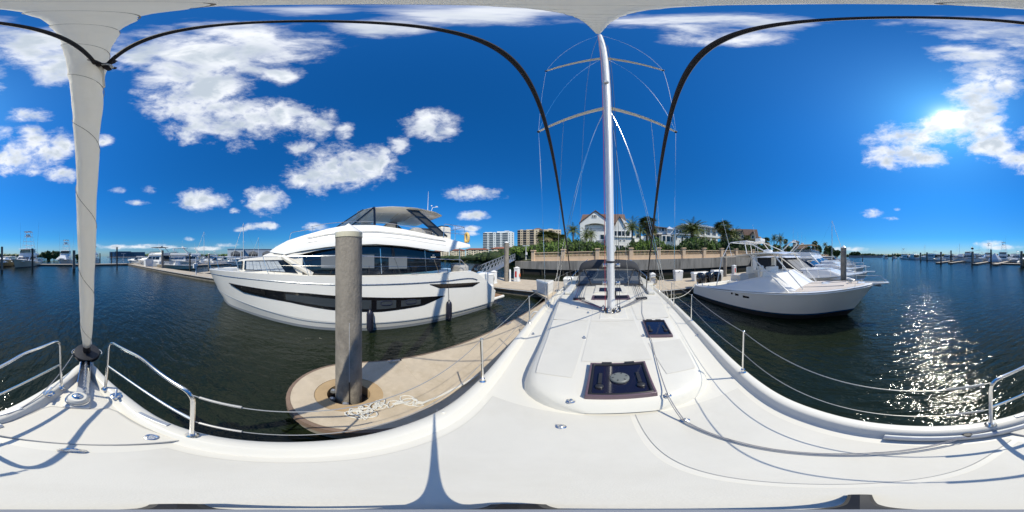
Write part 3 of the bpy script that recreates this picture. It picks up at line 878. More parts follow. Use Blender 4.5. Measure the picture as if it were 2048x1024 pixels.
b = MB(); b.tube([dc + fx * (.185 * math.cos(a)) + fy * (.10 * math.sin(a)) + fd * .05 for a in frange(math.pi * .9, math.pi * 2.1, 12)], .008, 6); b.build('drum_guard', steel, drum, True)
RAD = [(.0, .03), (.018, .05), (.03, .066), (.08, .082), (.135, .098), (.18, .110), (.25, .122), (.32, .132), (.40, .128), (.56, .105), (.75, .085), (.95, .045), (.97, .03)]
b = MB(); rings = []; NS = 36
tt = frange(.014, .965, 260)
for t in tt:
    c = stay(t); r0 = smooth_table(RAD, t)
    ring = []
    for j in range(NS):
        a = 2 * math.pi * j / NS
        step = ((a / (2 * math.pi) + t * 26) % 1.0)
        k_ = 1 + .07 * (step - .5) + .075 * noise.noise(Vector((math.cos(a) * 1.3, math.sin(a) * 1.3, t * 45))) + .07 * noise.noise(Vector((math.cos(a) * 2.6, math.sin(a) * 2.6, t * 120 + a)))
        ring.append(c + fx * (r0 * k_ * math.cos(a)) + fy * (r0 * k_ * math.sin(a)))
    rings.append(ring)
b.loft(rings, closed=True, cap=True)
gen = b.build('furled_genoa', sailcloth, sy, True, ang=70)
b = MB(); pts = []
for i in range(900):
    t = .02 + .9 * i / 899; a = -t * 26 * 2 * math.pi; r_ = smooth_table(RAD, t) * 1.035
    pts.append(stay(t) + fx * (r_ * math.cos(a)) + fy * (r_ * math.sin(a)))
b.tube(pts, .0028, 4); b.build('stitched_seam', M('seam_thread', (.30, .27, .23), .8), gen)
# clew with the two sheets
TC = .205
clew = stay(TC) + Vector((-.06, -.08, 0))
cl_l = EYE + ray(216, 128) * 2.22; cl_r = EYE + ray(193, 131) * 2.22
b = MB()
ck = EYE + ray(205, 131) * 2.20
for q in range(7):
    a0 = Vector((random.uniform(-.07, .07), random.uniform(-.08, .08), random.uniform(-.06, .05)))
    a1 = Vector((random.uniform(-.07, .07), random.uniform(-.09, .06), random.uniform(-.06, .06)))
    b.tube(bez(ck + a0, ck + Vector((0, -.02, 0)) + (a0 + a1) * -.6, ck + a1, 8), .016, 7)
b.build('sheet_knot', ropeblack, gen, True)
b = MB(); b.tube(bez(ck + Vector((.0, .02, -.02)), ck + Vector((-.04, .06, -.05)), ck + Vector((-.05, .02, -.12)), 8), .010, 6); b.build('clew_lashing', ropewhite, gen, True)
b = MB(); b.tube([ck + Vector((.02, -.02, .0)), EYE + ray(207, 175) * 2.02], [.028, .012], 8); b.build('clew_strap', sailcloth, gen, True)
SHEET_L = [cl_l, EYE + ray(1143, 560) * 6.3]; SHEET_R = [cl_r, EYE + ray(1291, 588) * 6.2]
for s_, pr in ((-1, SHEET_L), (1, SHEET_R)):
    b = MB(); b.tube(sagline(pr[0], pr[1], .05, 40), .0140, 9); b.build('genoa_sheet', ropeblack, sy, True)
# furling line led aft along the right side deck
fl = [atz(1935, 870, DK + .05), atz(1700, 907, DK + .04), atz(1480, 884, DK + .04), atz(1370, 841, DK + .05), atz(1335, 787, DK + .22)]
b = MB(); b.tube([p for a, c in zip(fl, fl[1:]) for p in sagline(a, c, .004, 8)], .0042, 7)
b.tube([p + Vector((-.012, .012, 0)) for a, c in zip(fl, fl[1:]) for p in sagline(a, c, .002, 8)], .0035, 7)
b.tube([fl[-1], Vector((.62, 2.2, crz(.62, 2.2) + .02)), Vector((.75, 3.4, crz(.75, 3.4) + .02)), Vector((1.0, 4.5, crz(1.0, 4.5) + .04))], .005, 7)
b.build('furling_line', ropegrey, sy, True)
fb = Vector(fl[0])
b = MB(); b.lathe(fb - Vector((0, 0, .03)), [(.018, 0), (.028, .008), (.028, .03), (.018, .038), (.001, .038)], 14); b.build('furling_block', plastic, sy, True)
b = MB(); b.tube([fb, Vector((CX + hb(-1.2) - .06, -1.2, RZ + .02)), Vector((CX + .14, -2.1, DK + .18))], .005, 6); b.build('furling_line', ropegrey, sy)
b = MB(); b.tube([Vector((CX + hb(y) - .145, y, DK + .03)) for y in frange(-.75, -.1, 14)], .026, 8); b.build('stowed_pole', alug, sy, True)

# monopod that carries the camera, and its three feet on the deck
mp_ = thing('camera_monopod', 'thin grey camera monopod standing on the white fore deck', 'monopod', (0, 0, deckz(0, 0)))
z0 = deckz(0, 0) + .012
b = MB(); b.tube([(0, 0, z0), (0, 0, CZ - .80), (0, 0, CZ - .5), (0, 0, CZ - .22)], [.0125, .0125, .0075, .0035], 12); b.build('pole', M('pole_grey', (.32, .33, .35), .4, .5), mp_, True)
for a, fl_ in ((R(89), .16), (R(209), .07), (R(329), .07)):
    b = MB(); d = Vector((math.sin(a), math.cos(a), 0)); b.tube([Vector((0, 0, z0 + .07)), d * (fl_ * .45) + Vector((0, 0, z0 + .025)), d * fl_ + Vector((0, 0, z0))], [.008, .008, .012], 8); b.build('foot', rubber, mp_, True)

# winches and cleats on the mast
for s_ in (-1, 1):
    for z in (2.55, 2.95):
        b = MB(); c = Vector((CX + s_ * .10, MY - .03, z)); b.lathe((0, 0, 0), [(.045, 0), (.05, .012), (.034, .03), (.036, .075), (.05, .09), (.02, .1), (.001, .1)], 14)
        b.v = [c + Vector((s_ * v.z, v.y, v.x)) for v in b.v]; b.build('mast_winch', chrome, mo, True)
    b = MB(); c = Vector((CX + s_ * .095, MY - .05, 2.3)); b.bar(c - Vector((0, 0, .08)), c + Vector((0, 0, .08)), .02, .03); b.build('mast_cleat', plastic, mo)
b = MB(); b.bar(rk((CX, MY + .14, 2.4)), rk((CX, MY + .14, 15.0)), .03, .015, up=(0, 1, 0)); b.build('sail_track', alug, mo)

# ------------------------------------------------------------------ docks
DZ = .50
def dock(name, label, poly, z=DZ, mat=None, whaler=True, edges=(), cap=.05, loc=None):
    loc = loc or (sum(p[0] for p in poly) / len(poly), sum(p[1] for p in poly) / len(poly), 0)
    t = thing(name, label, 'dock', loc)
    b = MB(); b.prism(poly, z - .16, z); b.build('deck_slab', mat or concrete, t, bevel=.02)
    k = scaled(poly, .985)
    b = MB(); b.prism(k, -.25, z - .162); b.build('float', M('float_concrete', (.20, .18, .15), .9, var=.2, scale=2, stain=.7, stain_col=(.04, .045, .03)), t)
    for (p, q) in edges:
        p, q = Vector((*p, 0)), Vector((*q, 0)); d = (q - p).normalized(); n_ = Vector((d.y, -d.x, 0))
        L = (q - p).length; m = max(1, int(L / 4.5))
        for i in range(m):
            a = p + d * (L * i / m + .03); c = p + d * (L * (i + 1) / m - .03)
            b = MB(); b.bar(a + n_ * .05 + Vector((0, 0, z - .10)), c + n_ * .05 + Vector((0, 0, z - .10)), .09, .16); b.build('timber_whaler', timber, t, bevel=.012)
            b = MB(); b.bar(a + n_ * .115 + Vector((0, 0, z - .05)), c + n_ * .115 + Vector((0, 0, z - .05)), .04, .045); b.build('rub_strip', pvc, t)
    return t
# the finger beside us, with its round end round the big piling
fc, fr_ = Vector((-2.44, .0)), .98
poly = [(-1.48, 11.6), (-1.48, .35)]
poly = [(-3.46, 11.3), (-3.44, .30)] + [(fc.x + fr_ * math.cos(a), fc.y + .10 + (fr_) * math.sin(a)) for a in frange(math.pi, 2 * math.pi, 22)] + [(-1.46, .30), (-1.46, 11.4)]
ft = thing('finger_dock', 'sand coloured concrete finger dock with rounded end beside our boat', 'dock', (-2.44, 4, 0))
# slab with a round well for the piling: built as an outer strip plus an annulus
PC = Vector((-2.37, -.03)); PR = .195
WELL = .315; RIM = .50
def ringpts(c, r, n=40, a0=0): return [(c.x + r * math.cos(a0 + 2 * math.pi * j / n), c.y + r * math.sin(a0 + 2 * math.pi * j / n)) for j in range(n)]
n_ = 40
def outer_for(a):
    # where a ray from the piling leaves the finger end (cut at y = 1.1)
    d = Vector((math.cos(a), math.sin(a))); best = 9
    for i in range(len(head)):
        p, q = Vector(head[i]), Vector(head[(i + 1) % len(head)]); e = q - p
        den = d.x * e.y - d.y * e.x
        if abs(den) < 1e-9: continue
        w = p - PC; t = (w.x * e.y - w.y * e.x) / den; u = (w.x * d.y - w.y * d.x) / den
        if t > 0 and -1e-6 <= u <= 1 + 1e-6: best = min(best, t)
    return PC + d * best
head = [(-3.44, 1.1)] + poly[1:-1] + [(-1.46, 1.1)]
b = MB(); N = 80
for j in range(N):
    a0, a1 = 2 * math.pi * j / N, 2 * math.pi * (j + 1) / N
    i0 = PC + Vector((math.cos(a0), math.sin(a0))) * RIM; i1 = PC + Vector((math.cos(a1), math.sin(a1))) * RIM
    o0, o1 = outer_for(a0), outer_for(a1)
    b.add([(i0.x, i0.y, DZ), (o0.x, o0.y, DZ), (o1.x, o1.y, DZ), (i1.x, i1.y, DZ)], [(0, 1, 2, 3)])
    b.add([(o0.x, o0.y, DZ), (o0.x, o0.y, DZ - .16), (o1.x, o1.y, DZ - .16), (o1.x, o1.y, DZ)], [(0, 1, 2, 3)])
b.build('end_slab', concrete, ft)
b = MB()
for j in range(N):
    a0, a1 = 2 * math.pi * j / N, 2 * math.pi * (j + 1) / N
    def pp(a, r, z): return (PC.x + r * math.cos(a), PC.y + r * math.sin(a), z)
    for (r0, z0, r1, z1) in ((WELL, DZ - .3, WELL, DZ - .012), (WELL, DZ - .012, RIM, DZ - .012), (RIM, DZ - .012, RIM, DZ)):
        b.add([pp(a0, r0, z0), pp(a0, r1, z1), pp(a1, r1, z1), pp(a1, r0, z0)], [(0, 1, 2, 3)])
b.build('pile_well_rim', M('well_rim', (.42, .30, .17), .85, var=.1, scale=5, stain=.4, stain_col=(.25, .17, .09)), ft)
b = MB()
for j in range(N):
    a0, a1 = 2 * math.pi * j / N, 2 * math.pi * (j + 1) / N
    b.add([pp(a0, .01, DZ - .3), pp(a0, WELL, DZ - .3), pp(a1, WELL, DZ - .3), pp(a1, .01, DZ - .3)], [(0, 1, 2, 3)])
b.build('well_bottom', antif, ft)
for i, (y0, y1) in enumerate(((1.1, 4.5), (4.508, 8.0), (8.008, 11.5))):
    b = MB(); b.box((-2.45, (y0 + y1) / 2, DZ - .08), (1.98, y1 - y0, .16)); b.build('deck_slab', concrete, ft, bevel=.008)
b = MB(); b.prism(scaled(poly, .97), -.3, DZ - .31); b.build('float', M('float_concrete', (.20, .18, .15), .9, var=.2, scale=2, stain=.7, stain_col=(.04, .045, .03)), ft)
# timber fender strip round the finger
edge = [Vector((p[0], p[1], DZ - .085)) for p in poly]
b = MB(); rows = []
for i, p in enumerate(edge):
    a = edge[max(0, i - 1)]; c = edge[min(len(edge) - 1, i + 1)]
    d = (c - a).normalized(); nn = Vector((d.y, -d.x, 0)) * -1
    nn = Vector((-d.y, d.x, 0)) * -1
    rows.append([p + nn * .004 + Vector((0, 0, -.09)), p + nn * .055 + Vector((0, 0, -.085)), p + nn * .06 + Vector((0, 0, .075)), p + nn * .004 + Vector((0, 0, .08))])
b.loft(rows); b.build('fender_strip', M('brown_fender_board', (.20, .14, .105), .75, var=.15, scale=4, bump=.3, bscale=25), ft)
for q in range(3):
    a = (R(215), R(270), R(322))[q]
    b = MB(); b.tube([(PC.x + .26 * math.cos(a + R(30)) - .03, PC.y + .26 * math.sin(a + R(30)), DZ - .07), (PC.x + .26 * math.cos(a + R(30)) + .03, PC.y + .26 * math.sin(a + R(30)), DZ - .07)], .045, 10); b.build('pile_roller', alug, ft, True)
for y in (.9, 4.9, 8.6):
    for x in (-3.34,):
        b = MB(); b.bar((x, y - .14, DZ + .06), (x, y + .14, DZ + .06), .03, .025); b.box((x, y - .05, DZ + .03), (.03, .03, .05)); b.box((x, y + .05, DZ + .03), (.03, .03, .05)); b.build('dock_cleat', alug, ft, bevel=.008)

MD = dock('main_dock', 'long concrete main dock with white boxes in front of the seawall', [(-24, 9.7), (60, 15.9), (60, 20.3), (-24, 15.0)], edges=(((-24, 9.7), (-3.6, 11.2)), ((-1.3, 11.38), (60, 15.9))))
# corner gusset between finger and main dock
b = MB(); b.prism([(-3.44, 9.2), (-3.44, 11.25), (-5.4, 11.08)], DZ - .14, DZ + .004); b.build('corner_gusset', concrete, MD)

# pilings
def piling(label, x, y, top, r=.2, cone=True, mat=pilecon, octo=False, collar=False, wet=.55):
    t = thing('piling', label, 'piling', (x, y, 0), group=None)
    n = 8 if octo else 28
    b = MB(); b.lathe((x, y, 0), [(r, -1.5), (r, wet)], n); b.build('wet_base', piledark, t, True)
    b = MB(); b.lathe((x, y, 0), [(r * .998, wet), (r * .998, top)], n); b.build('shaft', mat, t, True)
    if cone:
        b = MB(); b.lathe((x, y, 0), [(r * 1.03, top - .03), (r * 1.03, top), (r * 1.0, top + .008), (r * .02, top + r * .72)], n); b.build('cone_cap', gel, t, True, ang=20)
        if collar:
            b = MB(); b.lathe((x, y, 0), [(r * 1.035, top - .075), (r * 1.045, top - .06), (r * 1.04, top - .005)], n); b.build('cap_collar', cream, t, True)
    return t
pt_ = piling('big grey concrete piling with white cone cap on the finger end', PC.x, PC.y, 3.49, PR, collar=True, wet=.2)
b = MB(); a = math.atan2(-PC.y, -PC.x) + .05
b.bar((PC.x + (PR + .001) * math.cos(a), PC.y + (PR + .001) * math.sin(a), DZ - .2), (PC.x + (PR + .001) * math.cos(a), PC.y + (PR + .001) * math.sin(a), 1.02), .016, .012, up=(math.cos(a), math.sin(a), 0)); b.build('dark_groove', rubber, pt_)
b = MB(); b.bar((PC.x + (PR + .001) * math.cos(a), PC.y + (PR + .001) * math.sin(a), 1.02), (PC.x + (PR + .001) * math.cos(a), PC.y + (PR + .001) * math.sin(a), 2.2), .012, .004, up=(math.cos(a), math.sin(a), 0)); b.build('joint_seam', M('pale_joint', (.36, .35, .34), .8), pt_)
PIL = [(1687, 11.0, 3.72, .2, True, 'grey piling with white cone cap between the fishing boat and cruiser'),
 (65, 31.0, 4.6, .19, False, 'dark bare piling in front of the cream sportfishing boat'),
 (148, 33.0, 4.3, .30, False, 'thick grey piling just left of the furled sail'),
 (234, 39.4, 5.3, .18, False, 'dark slim piling standing alone right of the furled sail'),
 (223, 58.0, 4.5, .2, False, 'grey piling behind the slim dark one near the far dock'),
 (325, 36.0, 4.4, .26, False, 'stout grey piling on the long dock before the white cruisers'),
 (380, 31.0, 3.6, .16, False, 'dark piling standing in water behind the long dock'),
 (4, 30.5, 4.9, .22, False, 'grey piling at the left edge of the view beside the cream boat'),
 (418, 34.0, 3.6, .2, True, 'short grey piling left of the motor yacht bow'),
 (484, 42.0, 4.3, .2, False, 'grey piling just above the motor yacht foredeck'),
 (1841, 100, 5.2, .5, False, 'leftmost of the far right row of pilings'), (1854, 100, 5.4, .5, False, 'second of the far right row of pilings'),
 (1882, 64, 4.8, .36, False, 'grey piling left of the trawler bow'), (1902, 72, 5.6, .32, False, 'dark piling right at the trawler bow'),
 (1945, 60, 4.8, .46, False, 'broad piling in front of the trawler middle'), (1982, 51, 5.2, .26, False, 'dark piling between trawler and white tent cover'),
 (2043, 44.5, 4.5, .34, False, 'wide grey piling at the right edge of the view'),
 (200, 62, 4.2, .2, False, 'dark thin piling just right of the sail'), (55, 66, 2.6, .2, False, 'low distant piling behind the sportfishing boats'),
 (1785, 130, 5.2, .35, False, 'far piling left of the distant motor yachts'), (1725, 120, 4.3, .3, False, 'lone far marker piling in open water')]
for px, d, top, r, cone, lab in PIL:
    p = atd(px, 512, d)
    piling(lab, p.x, p.y, top, r, cone, mat=pilecon if 'dark' not in lab else piledark)
p = atz(1013, 562, .5); piling('tall concrete piling with white top on the main dock by the gangway', p.x, p.y, atd(1013, 486, math.hypot(p.x, p.y)).z, .25, False)
b = MB(); b.lathe((p.x, p.y, 0), [(.25, 0), (.25, .04), (.001, .2)], 20)
for v in b.v: v.z += atd(1013, 486, math.hypot(p.x, p.y)).z
b.build('cap', gel, [o for o in COL.objects if o.get('label', '').startswith('tall concrete piling')][0], True)
p = atd(1450, 540, 21); piling('pale piling behind the fishing boat stern', p.x, p.y, atd(1450, 506, 21).z, .22, False)

# left long dock and the far docks
dock('long_dock', 'long sand coloured floating dock running away left of the motor yacht', [(-15.9, -9.5), (-13.3, -9.5), (-11.2, -58), (-13.8, -58)], mat=concretelt, edges=(((-11.2, -58), (-13.3, -9.5)),))
dock('far_dock', 'far concrete dock across the basin behind the furled sail', [(-20, -59.5), (44, -46.5), (44, -43.5), (-20, -56.5)], mat=concretelt, edges=(((44, -43.5), (-20, -56.5)),))
dock('side_dock', 'concrete side pier with white dock box before the white cruisers', [(-15, -39.5), (-42, -41.5), (-42, -39.0), (-15, -37.6)], mat=concretelt)
dock('side_dock', 'sand coloured side pier behind the motor yacht bow', [(-15, -21), (-60, -27), (-60, -25.2), (-15, -19.4)], mat=concretelt)
for i, (px, d0, d1, lab) in enumerate(((1875, 64, 92, 'far right finger dock left of the trawler bow'), (1900, 63, 90, 'far right finger dock under the trawler bow'), (1950, 55, 80, 'far right finger dock in front of the white tent cover'), (1990, 52, 90, 'far right finger dock near the tower boats'))):
    p, q = atd(px, 512, d0), atd(px + 30, 512, d1); d = (q - p); d.z = 0; d.normalize(); n2 = Vector((d.y, -d.x, 0)) * .9
    dock('finger_dock', lab, [tuple((p - n2)[:2]), tuple((p + n2)[:2]), tuple((q + n2)[:2]), tuple((q - n2)[:2])], mat=concretelt, z=.6)

# dock furniture
def pedestal(label, x, y, h=1.05, hose=True, redp=False, w=.34):
    t = thing('power_pedestal', label, 'pedestal', (x, y, DZ))
    b = MB(); b.box((x, y, DZ + .06), (w * 1.15, w * 1.15, .12)); b.build('plinth', pvc, t, bevel=.02)
    b = MB(); b.box((x, y, DZ + h * .45 + .06), (w, w, h * .9 - .1)); b.build('body', pvc, t, bevel=.03)
    b = MB(); z = DZ + h * .9; b.hexa([(x - w * .62, y - w * .62, z), (x + w * .62, y - w * .62, z), (x + w * .62, y + w * .62, z), (x - w * .62, y + w * .62, z)], [(x - .05, y - .05, z + .16), (x + .05, y - .05, z + .16), (x + .05, y + .05, z + .16), (x - .05, y + .05, z + .16)]); b.build('cap', gel, t, bevel=.02)
    if redp:
        b = MB(); b.box((x, y - w * .5, DZ + h * .5), (w * .42, .02, h * .4)); b.build('red_panel', red, t)
        b = MB(); b.tube([(x + w * .75, y + .16 * math.cos(a) * .3, DZ + h * .45 + .16 * math.sin(a)) for a in frange(0, 6.28, 16)], .035, 7); b.build('ring_buoy', orange, t, True)
    elif hose:
        b = MB()
        for q in range(4):
            b.tube([(x + (.27 + .02 * q) * math.cos(a), y - w * .5 - .03 - .03 * q, DZ + h * .45 + (.30 + .015 * q) * math.sin(a)) for a in frange(0, 6.28, 20)], .014, 6)
        b.build('hose_coil', M('hose_tan', (.48, .42, .30), .6), t, True)
    return t
pedestal('white power pedestal with hose on the dock behind the yacht stern', *atz(988, 567, .5)[:2], 1.25, w=.42)
pedestal('white fire cabinet with red panel and ring buoy on the main dock', *atz(1034, 563, .5)[:2], 1.55, redp=True, w=.46)
pedestal('white power pedestal with tan hose right of the sprayhood', *atz(1305, 573, .5)[:2], 1.2, w=.42)
pedestal('white fire cabinet with red panel behind the fishing boat console', *atd(1468, 545, 22)[:2], 1.45, redp=True, w=.46)
b = thing('marker_post', 'short white post beside the tall dock piling', 'post', tuple(atz(1020, 563, .5)))
q = atz(1020, 563, .5); m_ = MB(); m_.lathe((q.x, q.y, DZ), [(.09, 0), (.09, 1.2), (.06, 1.26), (.001, 1.27)], 12); m_.build('tube', pvc, b, True); m_ = MB(); m_.lathe((q.x, q.y, DZ), [(.14, 0), (.14, .04), (.1, .06)], 12); m_.build('foot', pvc, b)
def dockbox(label, x, y, sx=1.1, sy_=.6, h=.62, rz=0):
    t = thing('dock_box', label, 'dock box', (x, y, DZ))
    b = MB(); ca, sa = math.cos(rz), math.sin(rz)
    def T(X, Y, z): return (x + X * ca - Y * sa, y + X * sa + Y * ca, DZ + z)
    b.hexa([T(-sx * .45, -sy_ * .42, 0), T(sx * .45, -sy_ * .42, 0), T(sx * .45, sy_ * .42, 0), T(-sx * .45, sy_ * .42, 0)], [T(-sx * .5, -sy_ * .5, h), T(sx * .5, -sy_ * .5, h), T(sx * .5, sy_ * .5, h), T(-sx * .5, sy_ * .5, h)])
    b.build('bin', pvc, t, bevel=.02)
    b = MB(); b.hexa([T(-sx * .53, -sy_ * .54, h), T(sx * .53, -sy_ * .54, h), T(sx * .53, sy_ * .54, h), T(-sx * .53, sy_ * .54, h)], [T(-sx * .48, -sy_ * .3, h + .14), T(sx * .48, -sy_ * .3, h + .14), T(sx * .48, sy_ * .5, h + .16), T(-sx * .48, sy_ * .5, h + .16)])
    b.build('lid', gel, t, bevel=.02)
    b = MB(); b.box(T(0, -sy_ * .55, h + .02), (.08, .03, .08)); b.build('hasp', steel, t)
q = atz(1082, 588, .5)
# triangular corner box
t = thing('dock_box', 'white triangular dock box at the corner of finger and main dock', 'dock box', (q.x, q.y, DZ))
tri = [(-5.05, 10.95), (-3.75, 11.1), (-3.72, 9.8)]
b = MB(); b.prism(scaled(tri, .9), DZ, DZ + .78, tri); b.build('bin', pvc, t, bevel=.02)
b = MB(); b.prism(scaled(tri, 1.08), DZ + .78, DZ + .92, scaled(tri, .96)); b.build('lid', gel, t, bevel=.02)
dockbox('white dock box on the main dock right of the tan hose pedestal', *atz(1356, 561, .5)[:2], .9, .7, 1.0)
dockbox('white long dock box behind the three black outboards', *atd(1400, 553, 17.5)[:2], 1.9, .7, .8)
dockbox('white dock box right of the outboards behind the pipe frame', *atd(1434, 552, 17.5)[:2], 1.2, .7, 1.0)
dockbox('white dock box left of the sprayhood on the main dock', *atd(1142, 560, 11.6)[:2], .95, .7, 1.0)
dockbox('white tall box at the motor yacht stern', *atd(974, 562, 13.4)[:2], .9, .7, 1.1)
q = atd(297, 528, 42); dockbox('white square cabinet on the side pier by the cruisers', q.x, q.y, 2.2, 1.6, 1.7)
q = atd(322, 528, 41); dockbox('grey-white cabinet next to the square one on the pier', q.x, q.y, 1.5, 1.2, 1.2)
# boarding steps on the finger next to us
t = thing('boarding_steps', 'white moulded boarding steps on the finger dock beside our hull', 'steps', (-2.2, 4.7, DZ))
for i in range(3):
    b = MB(); b.box((-2.35 + .26 * i, 4.75, DZ + .11 * (i + 1)), (.27, .75, .22 * (i + 1))); b.build('step', pvc, t, bevel=.03)
for s_ in (-1, 1):
    b = MB(); b.tube(fillet([(-2.5, 4.75 + s_ * .42, DZ), (-2.1, 4.75 + s_ * .42, DZ + .95), (-1.7, 4.75 + s_ * .42, DZ + .95), (-1.68, 4.75 + s_ * .42, DZ)], .12), .02, 8); b.build('handrail', pvc, t, True)
# mooring rope heap and line on the finger
def heap(label, pts, loops, r=.0105, spread=.13):
    q0 = Vector(pts[0]); t = thing('mooring_rope', label, 'rope', tuple(q0))
    path = []
    rnd = random.Random(3)
    P_ = [Vector(p) for p in pts]; u = 0.0; ph = 0.0; nseg = len(P_) - 1
    rx, ry, rot = spread, spread * .5, 0.0
    while u < nseg - .01:
        k_ = int(u); base = P_[k_].lerp(P_[k_ + 1], u - k_)
        if rnd.random() < .10: rx, ry, rot = spread * rnd.uniform(.35, 1.35), spread * rnd.uniform(.15, .7), rnd.uniform(-.7, .9)
        ph += .42 * rnd.choice((1, 1, 1, 1.4)); u += nseg / (loops * nseg * 15) * rnd.choice((0, 1, 1, 2.4))
        ox, oy = rx * math.cos(ph), ry * math.sin(ph)
        path.append(base + Vector((ox * math.cos(rot) - oy * math.sin(rot), ox * math.sin(rot) + oy * math.cos(rot), .015 + .025 * (1 + math.sin(ph * .61 + u * 3)))))
    sm = [sum(path[max(0, i - 2):i + 3], Vector()) / len(path[max(0, i - 2):i + 3]) for i in range(len(path))]
    b = MB(); b.tube(sm, r, 7); o = b.build('coil', ropewhite, t, True)
    return t, o
hp = thing('mooring_rope', 'tangled white mooring rope heaped on the finger by the big piling', 'rope', tuple(atz(760, 815, DZ)))
rnd = random.Random(21)
knots = [atz(px, py, DZ) for px, py in ((704, 832), (716, 826), (712, 820), (730, 818), (742, 824), (728, 829), (756, 812), (770, 808), (760, 818), (785, 803), (800, 806), (812, 799), (822, 806), (835, 808))]
for q in range(2):
    path = []; p = knots[0].copy()
    for k_ in range(len(knots)):
        c = knots[k_] + Vector((rnd.uniform(-.05, .05), rnd.uniform(-.05, .05), 0)); r0 = rnd.uniform(.05, .17); a0 = rnd.uniform(0, 6.28); sw_ = rnd.choice((-1, 1)) * rnd.uniform(2.5, 6.5); e_ = rnd.uniform(.45, 1.0); ro = rnd.uniform(0, 3.14)
        for i in range(10):
            a = a0 + sw_ * i / 9; ox, oy = r0 * math.cos(a), r0 * e_ * math.sin(a)
            path.append(c + Vector((ox * math.cos(ro) - oy * math.sin(ro), ox * math.sin(ro) + oy * math.cos(ro), .012 + .012 * q + rnd.uniform(0, .012))))
    sm = [sum(path[max(0, i - 2):i + 3], Vector()) / len(path[max(0, i - 2):i + 3]) for i in range(len(path))]
    b = MB(); b.tube(sm, .0105, 7); b.build('rope_strand', ropewhite, hp, True)
b = MB(); b.tube([atz(700, 828, DZ + .02), atz(730, 836, DZ + .015), atz(752, 832, DZ + .015)], .0105, 7); b.build('tail', ropewhite, hp, True)
b = MB(); ln = [atz(835, 808, DZ + .03), atz(870, 795, DZ + .03), atz(905, 778, DZ + .03), atz(930, 765, DZ + .04), atz(953, 750, DZ + .04)]
for k_ in range(3): b.tube([p + Vector((.02 * k_, .03 * math.sin(i * 2 + k_), .012 * k_)) for i, p in enumerate(ln)], .010, 6)
b.build('line_along_edge', ropewhite, hp, True)
# mooring lines of our own boat
for i, (p, q, lab) in enumerate(((on_rail(-1, .55) + Vector((0, 0, .02)), Vector((-1.62, .95, DZ + .05)), 'bow mooring line from our rail to the finger dock'), (on_rail(-1, 6.9), Vector((-1.62, 8.5, DZ + .05)), 'stern mooring line from our rail to the finger dock'))):
    b = MB(); b.tube(sagline(p, q, .05, 10), .011, 7); o = b.build('mooring_line', ropewhite, None, True); tag(o, lab, 'rope')

# gangway from the seawall down to the main dock
gt = thing('gangway', 'grey aluminium truss gangway sloping from the seawall to the dock', 'gangway', (-14, 19, 0))
G0, G1 = Vector((-13.6, 14.2, .75)), Vector((-16.6, 25.2, 2.45))
gd = (G1 - G0).normalized(); gn = Vector((gd.y, -gd.x, 0)).normalized()
b = MB(); b.bar(G0, G1, 1.2, .06); b.build('walkway', alug, gt)
for s_ in (-1, 1):
    o = gn * (.62 * s_)
    for hgt, nm in ((1.1, 'top_chord'), (.55, 'middle_chord'), (.02, 'bottom_chord')):
        b = MB(); b.bar(G0 + o + Vector((0, 0, hgt)), G1 + o + Vector((0, 0, hgt)), .07, .09); b.build(nm, alug, gt)
    m = 10
    for i in range(m + 1):
        p = G0.lerp(G1, i / m) + o
        b = MB(); b.bar(p, p + Vector((0, 0, 1.1)), .05, .05, up=gd); b.build('upright', alug, gt)
        if i < m:
            q = G0.lerp(G1, (i + 1) / m) + o
            b = MB(); b.bar(p + Vector((0, 0, .02)), q + Vector((0, 0, 1.1)), .05, .05); b.build('brace', alug, gt)
# ------------------------------------------------------------------ hull helper: stations along y with half breadths on given heights
def hull_parts(parent, cx, st, levels, mats, names, ys, fore=-1, transom=True):
    """st: dict level-> table of (y, halfbeam) ; levels: list of (name-table of z(y)); strips between successive levels"""
    grid = []; yend = ys[-1]; ynew = []
    for i_ in range(len(ys)):
        t_ = (i_ / (len(ys) - 1)) ** 1.35
        row = []
        for k_ in range(len(st)):
            y0 = st[k_][0][0][0]; y = y0 + (yend - y0) * t_
            row.append((max(0.0, smooth_table(st[k_][0], y)), smooth_table(st[k_][1], y), y))
        grid.append(row)
    outs = []
    for k_ in range(len(st) - 1):
        b = MB()
        for s_ in (-1, 1):
            rows = [[(cx + s_ * g[k_][0], g[k_][2], g[k_][1]), (cx + s_ * g[k_ + 1][0], g[k_ + 1][2], g[k_ + 1][1])] for g in grid]
            k0 = len(b.f); b.loft(rows)
            if s_ > 0:
                for i in range(k0, len(b.f)): b.f[i] = b.f[i][::-1]
        if transom:
            g = grid[-1]; y = ys[-1]
            b.add([(cx - g[k_][0], y, g[k_][1]), (cx + g[k_][0], y, g[k_][1]), (cx + g[k_ + 1][0], y, g[k_ + 1][1]), (cx - g[k_ + 1][0], y, g[k_ + 1][1])], [(0, 1, 2, 3)])
        outs.append(b.build(names[k_], mats[k_], parent, True, ang=40))
    return outs
def side_x(st, cx, s_, y, z):
    pr = [(smooth_table(a, y), smooth_table(c, y)) for a, c in st]
    for (h0, z0), (h1, z1) in zip(pr, pr[1:]):
        if z0 <= z <= z1 + 1e-6:
            t = (z - z0) / max(1e-6, z1 - z0); return cx + s_ * (h0 + (h1 - h0) * t)
    return cx + s_ * pr[-1][0]
